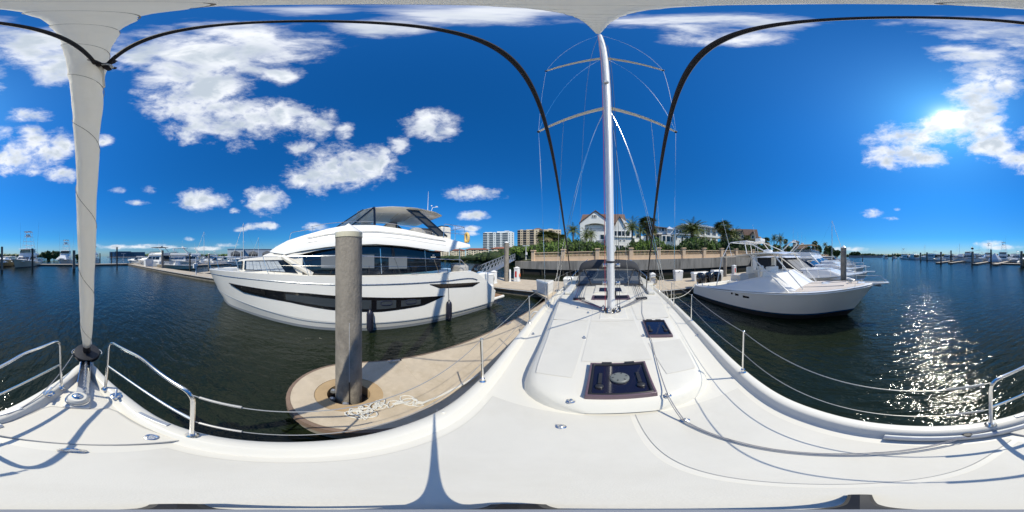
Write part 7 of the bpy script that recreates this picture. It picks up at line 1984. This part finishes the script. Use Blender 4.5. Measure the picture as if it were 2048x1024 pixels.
def boat(kind, name, label, cat, pos, head, L, B, hullm=gel, **k):
    """pos: world xy of the stern centre; head: compass azimuth of the bow (deg, clockwise from +Y)"""
    t = thing(name, label, cat, (pos[0], pos[1], 0), rz=-R(head) + 1e-4)
    glm = k.get('glass', glassdark)
    if kind == 'sportfish':
        e = gen_hull(t, L, B, 1.25, 2.35, hullm, k.get('stripe'))
        h1 = Fr(L * .28, L * .70, B * .40, 1.5, 3.15, .1, L * .13, B * .35); h1.mesh().build('deckhouse', gel, t, bevel=.1)
        glaze(t, h1, 'LR', (.06, .92), (.35, .85), 2, glm); glaze(t, h1, 'F', (.06, .94), (.1, .8), 3, k.get('front', glm))
        tr = Fr(L * .6, L * .88, B * .36, 1.6, 2.25, 0, L * .12, B * .22); tr.mesh().build('trunk_cabin', gel, t, bevel=.12)
        fb = Fr(L * .26, L * .56, B * .38, 3.17, 4.15, .0, .5, B * .35); fb.mesh().build('flybridge', gel, t, bevel=.12)
        en = Fr(L * .30, L * .54, B * .34, 4.17, 5.15, .1, .35, B * .31); en.mesh().build('bridge_enclosure', k.get('encl', clearg), t)
        glaze(t, en, 'FLR', (.03, .97), (.05, .95), 4, k.get('enclpane', M('bridge_vinyl', (.16, .21, .19), .1)), 'vinyl_panel')
        rf = Fr(L * .26, L * .57, B * .38, 5.17, 5.32, .1, .2, B * .36); rf.mesh().build('bridge_top', gel, t, bevel=.05)
        b = MB(); b.lathe((0, L * .48, 5.34), [(.36, 0), (.38, .1), (.3, .26), (.05, .3), (.001, .3)], 16); b.build('radar_dome', gel, t, True)
        H = k.get('tower', 9.6); x0, x1 = B * .42, B * .17; ya, yb_ = L * .24, L * .50
        for s_ in (-1, 1):
            for y0, y1 in ((ya, L * .34), (yb_, L * .42)):
                b = MB(); b.tube([(s_ * x0, y0, 1.4 if y0 == ya else 3.2), (s_ * x1 * 1.5, (y0 + y1) / 2, 6.4), (s_ * x1, y1, H)], .045, 6); b.build('tower_leg', alu, t, True)
        for z, w in ((6.5, 1.5), (7.7, 1.25), (H - .1, 1.05)):
            b = MB(); b.tube([(sx * x1 * w, y, z) for sx, y in ((-1, L * .32), (1, L * .32), (1, L * .45), (-1, L * .45), (-1, L * .32))], .04, 6); b.build('tower_hoop', alu, t, True)
        b = MB(); b.box((0, L * .385, H - 1.6), (x1 * 2.2, L * .10, .08)); b.build('tower_platform', gel, t)
        b = MB(); b.box((0, L * .40, H), (x1 * 2.5, L * .11, .1)); b.build('sun_shade', gelw, t, bevel=.03)
        b = MB(); b.box((0, L * .41, H - 1.2), (x1 * 1.4, .4, .7)); b.build('tower_console', gel, t, bevel=.05)
        for s_ in (-1, 1):
            for z in (6.5, 7.1):
                b = MB(); b.tube([(s_ * x1 * 1.4, L * .30, z - 1.8), (-s_ * x1 * 1.3, L * .32, z)], .03, 5); b.build('tower_brace', alu, t)
            b = MB(); b.tube([(s_ * B * .5, L * .38, 1.9), (s_ * (B * .5 + .5), L * .34, k.get('rig', 12.5))], [.05, .015], 6); b.build('outrigger', alug, t)
            antenna(t, s_ * B * .3, L * .3, 5.2, 4.2)
        railing(t, e, .62, .985, .7)
        b = MB(); b.box((0, L * .14, 1.1), (B * .7, L * .2, .3)); b.build('cockpit_sole', gelw, t)
        if k.get('cover'):
            c = Fr(L * .60, L * .97, B * .40, 1.9, 3.4, 0, L * .2, B * .16); c.mesh().build('bow_cover', M('white_tarp', (.74, .75, .76), .8, bump=.3, bscale=3), t, bevel=.1)
    elif kind == 'express':
        e = gen_hull(t, L, B, k.get('fs', 1.15), k.get('fb', 1.75), hullm, k.get('stripe'))
        fd = Fr(L * .50, L * .93, B * .40, 1.3, k.get('fb', 1.75) + .32, 0, L * .18, B * .24); fd.mesh().build('foredeck_cabin', gel, t, bevel=.14)
        if k.get('canvas'):
            en = Fr(L * .16, L * .60, B * .42, 1.75, 3.0, .5, L * .13, B * .36); en.mesh().build('cockpit_enclosure', canvasgrey, t, bevel=.05)
            glaze(t, en, 'LR', (.04, .97), (.06, .94), 2, M('dark_mesh', (.012, .013, .016), .6), 'mesh_panel'); glaze(t, en, 'F', (.03, .97), (.05, .95), 3, M('screen_mesh', (.12, .12, .125), .5), 'screen_panel')
            rf = Fr(L * .13, L * .50, B * .44, 3.0, 3.14, .1, .3, B * .40); rf.mesh().build('hard_top', gel, t, bevel=.05)
            b = MB(); b.box((0, L * .24, 2.2), (B * .86, .5, 1.7)); b.build('arch', gel, t, bevel=.12)
        else:
            ws = Fr(L * .40, L * .60, B * .40, 1.7, 2.55, .1, L * .11, B * .33); ws.mesh().build('wind_screen', M('screen_frame', (.55, .56, .57), .4), t); glaze(t, ws, 'FLR', (.04, .96), (.08, .94), 3, glm)
            b = MB()
            for s_ in (-1, 1): b.tube(fillet([(s_ * B * .44, L * .16, 1.3), (s_ * B * .38, L * .24, 2.9), (0, L * .25, 3.0)], .3), .09, 8)
            b.build('radar_arch', gel, t, True)
            tp = Fr(L * .2, L * .50, B * .38, 2.95, 3.05, .1, .3, B * .34); tp.mesh().build('bimini', k.get('top', gel), t, bevel=.03)
        railing(t, e, .5, .99, .62, 8)
        b = MB(); b.hexa([(-.2, L * .97, k.get('fb', 1.75) - .02), (.2, L * .97, k.get('fb', 1.75) - .02), (.12, L * 1.05, k.get('fb', 1.75) + .03), (-.12, L * 1.05, k.get('fb', 1.75) + .03)], [(-.2, L * .97, k.get('fb', 1.75) + .1), (.2, L * .97, k.get('fb', 1.75) + .1), (.12, L * 1.05, k.get('fb', 1.75) + .1), (-.12, L * 1.05, k.get('fb', 1.75) + .1)]); b.build('bow_plank', gel, t, bevel=.02)
        antenna(t, B * .3, L * .22, 3.0, 2.2)
        for s_ in (-1, 1):
            for f in (.52, .60, .68):
                x, y, z = e(f); b = MB(); b.ball((s_ * (x - .03), y, z * .62), .14, 8, 6, (.3, 1.3, .6)); b.build('port_light', glassdark, t, True)
    elif kind in ('flybridge', 'trawler'):
        fs, fb_ = k.get('fs', 1.4), k.get('fb', 2.0)
        e = gen_hull(t, L, B, fs, fb_, hullm, k.get('stripe'), stripe_z=k.get('sz', (.72, .80)))
        h1 = Fr(L * .20, L * .68, B * .42, fs - .1, fs + 1.75, .15, L * .12, B * .36); h1.mesh().build('saloon', gel, t, bevel=.12)
        glaze(t, h1, 'LR', (.08, .90), (.38, .82), k.get('nw', 3), glm); glaze(t, h1, 'F', (.06, .94), (.25, .88), 3, glm)
        tr = Fr(L * .62, L * .90, B * .36, fs + .2, fb_ + .5, 0, L * .14, B * .2); tr.mesh().build('trunk_cabin', gel, t, bevel=.12)
        f2_ = Fr(L * .14, L * .56, B * .43, fs + 1.77, fs + 2.55, -.1, .7, B * .40); f2_.mesh().build('flybridge', gel, t, bevel=.12)
        if k.get('pilot'):
            ph = Fr(L * .36, L * .56, B * .34, fs + 2.0, fs + 3.6, .0, .3, B * .30); ph.mesh().build('pilot_house', gel, t, bevel=.08); glaze(t, ph, 'FLR', (.05, .95), (.42, .88), 3, k.get('pglass', glm))
            mz = fs + 3.6
            b = MB(); b.tube([(0, L * .34, mz), (0, L * .33, mz + 2.8)], [.16, .08], 8); b.bar((-1.1, L * .335, mz + 1.0), (1.1, L * .335, mz + 1.0), .14, .14); b.build('signal_mast', gel, t, True)
            for s_ in (-1, 1):
                b = MB(); b.lathe((s_ * 1.0, L * .335, mz + 1.1), [(.2, 0), (.5, .15), (.56, .5), (.45, .9), (.2, 1.08), (.001, 1.12)], 16); b.build('satellite_dome', rubber, t, True)
            b = MB(); b.tube([(0, L * .30, mz + .2), (0, L * .06, mz + .9)], .06, 6); b.build('boom', gelw, t)
            antenna(t, -B * .2, L * .42, mz, 3.0); antenna(t, 0, L * .12, fs + 2.5, 4.6, .05, alug)
        else:
            ws = Fr(L * .40, L * .55, B * .38, fs + 2.5, fs + 3.0, .1, .5, B * .33); ws.mesh().build('bridge_screen', clearg, t)
            b = MB()
            for s_ in (-1, 1): b.tube(fillet([(s_ * B * .42, L * .16, fs + 2.5), (s_ * B * .36, L * .28, fs + 4.2), (0, L * .29, fs + 4.35)], .35), .10, 8)
            b.build('radar_arch', gel, t, True)
            b = MB(); b.lathe((0, L * .28, fs + 4.4), [(.3, 0), (.34, .1), (.3, .3), (.05, .36), (.001, .36)], 14); b.build('radar_dome', gel, t, True)
            if k.get('top'):
                tp = Fr(L * .18, L * .50, B * .40, fs + 4.15, fs + 4.27, .1, .4, B * .36); tp.mesh().build('bimini', k['top'], t, bevel=.03)
                for s_ in (-1, 1):
                    b = MB(); b.tube([(s_ * B * .38, L * .46, fs + 2.4), (s_ * B * .36, L * .44, fs + 4.2)], .03, 6); b.build('bimini_pole', steel, t)
            antenna(t, B * .25, L * .3, fs + 4.2, 2.5); antenna(t, -B * .25, L * .3, fs + 4.2, 2.0)
        for s_ in (-1, 1):
            for f in (.5, .58, .66, .74):
                x, y, z = e(f); b = MB(); b.ball((s_ * (x * .93), y - .1, z * .56), .15, 8, 6, (.4, 1.5, .7)); b.build('port_light', glassdark, t, True)
        railing(t, e, .45, .99, .7, 9)
        b = MB(); b.box((0, L * .17, fs + 1.0), (B * .8, .08, 1.6)); b.build('saloon_door', glm, t)
    elif kind == 'sail':
        e = gen_hull(t, L, B, 1.05, 1.4, hullm, k.get('stripe', bluestripe), bottom=antifb)
        c = Fr(L * .32, L * .72, B * .28, 1.1, 1.65, .1, L * .1, B * .2); c.mesh().build('cabin', gel, t, bevel=.1); glaze(t, c, 'LR', (.15, .8), (.3, .75), 3, glm)
        H = k.get('mast', 14)
        b = MB(); b.tube([(0, L * .58, 1.2), (0, L * .58, H)], [.11, .08], 8); b.build('mast', alu, t, True)
        b = MB(); b.tube([(0, L * .57, 2.3), (0, L * .18, 2.4)], .09, 8); b.build('boom', alu, t, True)
        b = MB(); b.tube([(0, L * .56, 2.5), (0, L * .4, 2.58), (0, L * .19, 2.55)], [.16, .18, .10], 8); b.build('sail_cover', k.get('cover', M('blue_cover', (.03, .06, .14), .8)), t, True)
        b = MB(); b.tube([(0, L * .97, 1.5), (0, L * .585, H - .3)], [.07, .04], 7); b.build('furled_jib', k.get('jib', sailcloth), t, True)
        b = MB(); b.tube([(0, .2, 1.2), (0, L * .575, H)], .012, 4); b.build('backstay', steel, t)
        for s_ in (-1, 1):
            b = MB(); b.bar((0, L * .58, H * .55), (s_ * B * .24, L * .57, H * .55), .05, .04); b.build('spreader', alu, t)
            b = MB(); b.tube([(s_ * B * .45, L * .57, 1.2), (s_ * B * .24, L * .57, H * .55), (0, L * .58, H - .3)], .012, 4); b.build('shroud', steel, t)
        railing(t, e, .1, .98, .6, 9)
    elif kind == 'center':
        e = gen_hull(t, L, B, .9, 1.3, hullm, k.get('stripe'))
        c = Fr(L * .40, L * .56, B * .2, .9, 2.0, .1, .3, B * .16); c.mesh().build('console', gel, t, bevel=.06); glaze(t, c, 'F', (.1, .9), (.6, .95), 1, glm)
        tp = Fr(L * .34, L * .62, B * .36, 2.85, 2.95, .05, .1, B * .34); tp.mesh().build('t_top', gel, t, bevel=.03)
        for s_ in (-1, 1):
            for y in (.38, .56):
                b = MB(); b.tube([(s_ * B * .2, L * y, .9), (s_ * B * .26, L * y, 2.88)], .03, 6); b.build('top_leg', alu, t)
            b = MB(); b.box((s_ * .35, -.25, 1.0), (.4, .6, .8)); b.build('outboard_engine', gel, t, bevel=.1)
        antenna(t, B * .2, L * .4, 2.9, 2.0); railing(t, e, .6, .98, .4, 6)
    return t
def P2(px, d): p = atd(px, 512, d); return (p.x, p.y)
# right row behind the fishing boat (bows towards -Y)
boat('express', 'express_cruiser', 'white express cruiser with black mesh cockpit enclosure behind the piling', 'motor cruiser', (13.9, 12.6), 180, 13.0, 4.3, canvas=True)
boat('express', 'express_cruiser', 'white open cruiser with blue tinted screen, third in the right row', 'motor cruiser', (20.2, 13.4), 180, 13.6, 4.2, glass=glassnavy)
boat('flybridge', 'flybridge_cruiser', 'white flybridge cruiser with stacked rails seen above the fishing boat hard top', 'motor cruiser', (25.6, 15.5), 178, 14.2, 4.4, fs=1.2, fb=1.8)
boat('flybridge', 'flybridge_cruiser', 'white cruiser with tan canvas top before the cupola house', 'motor cruiser', (32.0, 16.4), 178, 14.0, 4.4, top=tancanvas, fs=1.2, fb=1.8)
boat('express', 'express_cruiser', 'low white cruiser with dark screen left of the grey piling', 'motor cruiser', (39.0, 15.5), 180, 12.5, 4.0)
boat('sail', 'sailing_boat', 'sailing boat with tall grey mast behind the right row', 'sailing boat', (53.5, 17.2), 178, 12, 3.8, mast=atd(1650, 440, 54).z)
boat('express', 'express_cruiser', 'last small white cruiser of the right row near the point', 'motor cruiser', (66, 17), 180, 11, 3.8, glass=glassnavy)
# far right basin
a = P2(1966, 87); boat('trawler', 'trawler_yacht', 'white trawler yacht with black stripe and two black satellite domes', 'trawler', a, 52, 17.5, 5.2, stripe=M('navy_black', (.015, .018, .03), .3), pilot=True, fs=2.0, fb=3.8, sz=(.76, .86), pglass=M('cream_blind', (.45, .40, .28), .7), nw=4)
a = P2(1997, 108); boat('sportfish', 'sportfishing_boat', 'white tower sportfisher right of the trawler', 'sportfisher', a, 25, 17, 5.4, tower=11.5, rig=15)
a = P2(2030, 92); boat('sportfish', 'sportfishing_boat', 'white tower sportfisher near the right edge with blue glass', 'sportfisher', a, 40, 17, 5.4, tower=10.8, rig=14.5, glass=glassnavy)
a = P2(1884, 112); boat('flybridge', 'motor_yacht', 'long white motor yacht left of the trawler', 'motor yacht', a, 70, 24, 5.8, fs=2.1, fb=2.9)
a = P2(1836, 135); boat('flybridge', 'motor_yacht', 'white motor yacht with slim mast on the far right', 'motor yacht', a, 85, 22, 5.6, fs=2.0, fb=2.8, hullm=M('pale_blue_hull', (.45, .52, .60), .3))
a = P2(1812, 175); boat('sportfish', 'sportfishing_boat', 'distant sportfisher with tower left of the far yachts', 'sportfisher', a, 80, 17, 5.2, tower=11.5, rig=16)
a = P2(1792, 190); boat('express', 'express_cruiser', 'small distant cruiser right of the breakwater', 'motor cruiser', a, 80, 12, 4)
a = P2(1773, 200); boat('flybridge', 'motor_yacht', 'smallest distant yacht at the breakwater end', 'motor yacht', a, 80, 14, 4.6)
a = P2(1890, 100); boat('center', 'center_console_boat', 'small white boat just left of the trawler bow', 'motor boat', a, 60, 9, 2.8)
tc_ = P2(1990, 75); t = thing('tent_cover', 'white peaked tent cover on the far dock right of the trawler', 'tent', (tc_[0], tc_[1], .6), rz=.4)
b = MB(); b.add([(-2.6, -2.4, .0), (2.6, -2.4, .0), (2.6, 2.4, .0), (-2.6, 2.4, .0), (-2.5, -2.3, 1.0), (2.5, -2.3, 1.0), (2.5, 2.3, 1.0), (-2.5, 2.3, 1.0), (0, -.6, 3.9), (0, .6, 3.9)], [(0, 1, 5, 4), (1, 2, 6, 5), (2, 3, 7, 6), (3, 0, 4, 7), (4, 5, 8), (5, 6, 9, 8), (6, 7, 9), (7, 4, 8, 9)]); b.build('canopy', M('white_tarp', (.74, .75, .76), .8, bump=.3, bscale=3), t)
for s_ in (-1, 1):
    b = MB(); b.tube([(s_ * 2.5, -2.3, -.1), (s_ * 2.5, -2.3, 1.0)], .05, 6); b.build('pole', alu, t)
# far left basin (bows towards us)
boat('sportfish', 'sportfishing_boat', 'large cream hulled sportfisher with tall tower at far left', 'sportfisher', (20.6, -54), 358, 17.4, 5.4, creamhull, tower=10.8, rig=14, front=M('purple_glass', (.06, .06, .09), .1))
boat('express', 'express_cruiser', 'cream hulled open cruiser at the left edge of the picture', 'motor cruiser', (28.2, -52), 350, 15, 4.8, M('tan_hull', (.50, .42, .26), .25, coat=.3), fs=1.6, fb=2.3, stripe=None)
a = P2(133, 66); boat('sportfish', 'sportfishing_boat', 'white sportfisher with covered bow left of the furled sail', 'sportfisher', (a[0], a[1] - 6), 2, 15, 5.2, tower=9.6, rig=13, cover=True, enclpane=M('bridge_dark', (.03, .035, .04), .1))
a = P2(183, 72); boat('flybridge', 'motor_yacht', 'white yacht half hidden behind the furled sail', 'motor yacht', (a[0] - 1.5, a[1] - 4), 10, 15, 5.0, pilot=True, fs=2.0, fb=2.8)
a = P2(84, 85); boat('flybridge', 'motor_yacht', 'white yacht directly behind the cream sportfisher', 'motor yacht', a, 60, 14, 4.6, fs=1.8)
a = P2(20, 78); boat('express', 'express_cruiser', 'white boat with dark canopy frame at far left', 'motor cruiser', a, 70, 13, 4.4, top=canvasgrey)
# behind the long dock, left
a = P2(345, 47); boat('flybridge', 'flybridge_cruiser', 'white flybridge cruiser with navy canopy, left of the stout piling', 'motor cruiser', a, 148, 13.5, 4.6, top=canvasgrey, fs=1.5, fb=2.1)
a = P2(392, 52); boat('flybridge', 'flybridge_cruiser', 'cream flybridge yacht with blue windows right of the stout piling', 'motor cruiser', a, 130, 15, 4.8, M('cream_white', (.74, .70, .58), .25), glass=M('blue_glass', (.03, .10, .22), .1), top=gel, fs=1.5, fb=2.1)
a = P2(390, 40); boat('center', 'center_console_boat', 'cream centre console boat behind the long dock', 'motor boat', a, 105, 9.5, 3.0, cream)
a = P2(425, 55); boat('center', 'center_console_boat', 'white small boat with top frame left of the yacht bow', 'motor boat', a, 105, 8.5, 2.8)
a = P2(438, 66); boat('sail', 'sailing_boat', 'distant sailing boat with thin mast left of the yacht bow', 'sailing boat', a, 110, 11, 3.4, mast=atd(415, 462, 62).z)
a = P2(520, 58); boat('sail', 'sailing_boat', 'sailing boat whose mast rises above the motor yacht foredeck', 'sailing boat', a, 110, 12, 3.6, mast=atd(506, 447, 55).z)
a = P2(470, 75); boat('express', 'express_cruiser', 'white cruiser with navy glass before the white boat hall', 'motor cruiser', a, 115, 12, 4, glass=glassnavy)
a = P2(500, 95); boat('express', 'express_cruiser', 'second small cruiser before the grey boat hall', 'motor cruiser', a, 115, 12, 4)
a = P2(440, 100); boat('flybridge', 'flybridge_cruiser', 'distant white cruiser left of the white boat hall', 'motor cruiser', a, 115, 13, 4.4)
# more of the far right fleet and a low wooded shore behind it
for i, (px, d, hd, L_, kind, nm, lab, ct) in enumerate(((1822, 150, 70, 18, 'flybridge', 'motor_yacht', 'white yacht between the far tower boat and the long yacht', 'motor yacht'), (1908, 135, 65, 16, 'flybridge', 'motor_yacht', 'white yacht showing above the trawler foredeck', 'motor yacht'), (1975, 125, 60, 16, 'flybridge', 'motor_yacht', 'white yacht behind the trawler stern', 'motor yacht'), (2012, 120, 45, 15, 'express', 'express_cruiser', 'white cruiser between the two right tower boats', 'motor cruiser'), (1935, 150, 60, 14, 'sail', 'sailing_boat', 'far sailing boat behind the trawler', 'sailing boat'), (1862, 160, 60, 13, 'sail', 'sailing_boat', 'far sailing boat behind the long white yacht', 'sailing boat'), (1990, 100, 30, 12, 'express', 'express_cruiser', 'low white cruiser left of the white tent cover', 'motor cruiser'), (2046, 100, 20, 15, 'flybridge', 'flybridge_cruiser', 'flybridge cruiser at the far right edge behind the piling', 'motor cruiser'))):
    a = P2(px, d); boat(kind, nm, lab, ct, a, hd, L_, L_ * .3, **({'mast': 15} if kind == 'sail' else {'fs': 1.6} if kind == 'flybridge' else {}))
for i, (p0, p1, d, y0, lab) in enumerate(((1690, 1800, 620, 506.5, 'low wooded far shore right of the point'), (1800, 2060, 700, 507.5, 'low wooded far shore behind the right hand fleet'), (-20, 90, 520, 507, 'low wooded far shore behind the left hand fleet'), (290, 470, 600, 507, 'low wooded far shore behind the white cruisers'))):
    rnd = random.Random(100 + i); bl = []
    px = p0
    while px < p1:
        c = atd(px, 512, d * rnd.uniform(.97, 1.03)); z = atd(px, y0 + rnd.uniform(-.8, 2.2), d).z; bl.append((c.x, c.y, z * .45, 9, 9, z * .55)); px += rnd.uniform(3, 6)
    t = thing('far_shore', lab, 'wooded shore', (bl[0][0], bl[0][1], 0)); t['kind'] = 'stuff'
    leaf_cloud('foliage', leaf[1], t, bl, 2500, 1.4, 60 + i, kind='stuff'); core_blob('inner_foliage', leaf[1], t, bl, .9)['kind'] = 'stuff'

for i, (px, d, hd, L_, kind, nm, lab, ct) in enumerate(((410, 62, 120, 13, 'flybridge', 'flybridge_cruiser', 'white flybridge boat behind the cream centre console', 'motor cruiser'), (455, 60, 112, 11, 'express', 'express_cruiser', 'white runabout left of the motor yacht bow', 'motor cruiser'), (485, 64, 112, 11, 'center', 'center_console_boat', 'white open boat above the motor yacht foredeck', 'motor boat'), (300, 60, 150, 12, 'express', 'express_cruiser', 'white cruiser left of the flybridge pair', 'motor cruiser'), (365, 70, 130, 14, 'flybridge', 'flybridge_cruiser', 'white flybridge boat between the two yachts by the stout piling', 'motor cruiser'), (540, 90, 115, 13, 'sail', 'sailing_boat', 'far sailing boat before the grey hall', 'sailing boat'))):
    a = P2(px, d); boat(kind, nm, lab, ct, a, hd, L_, L_ * .31, **({'mast': 13} if kind == 'sail' else {'fs': 1.5} if kind == 'flybridge' else {}))

# repeats of a kind share a group
GROUPS = {'piling': 'pilings of the marina', 'palm_tree': 'palms of the waterfront gardens', 'shrub': 'shrubs behind the balustrade', 'tree': 'trees along the shores', 'dock_box': 'white dock boxes', 'power_pedestal': 'pedestals on the main dock', 'fender': 'fenders of the motor yacht', 'apartment_block': 'low apartment blocks beyond the mangroves', 'apartment_tower': 'apartment towers beyond the mangroves', 'express_cruiser': 'express cruisers in the marina', 'flybridge_cruiser': 'flybridge cruisers in the marina', 'sportfishing_boat': 'tower sportfishers in the marina', 'sailing_boat': 'other sailing boats', 'motor_yacht': 'motor yachts', 'center_console_boat': 'small open boats', 'finger_dock': 'finger docks', 'side_dock': 'side piers', 'street_lamp': 'white lamp posts', 'mooring_line': 'mooring lines', 'boat_hall': 'boat halls', 'waterfront_building': 'distant waterfront buildings', 'breakwater': 'breakwaters', 'far_shore': 'wooded far shores'}
for o in list(scene.objects):
    if o.parent is None and 'category' in o.keys():
        g = GROUPS.get(o.name.split('.')[0])
        if g: o['group'] = g
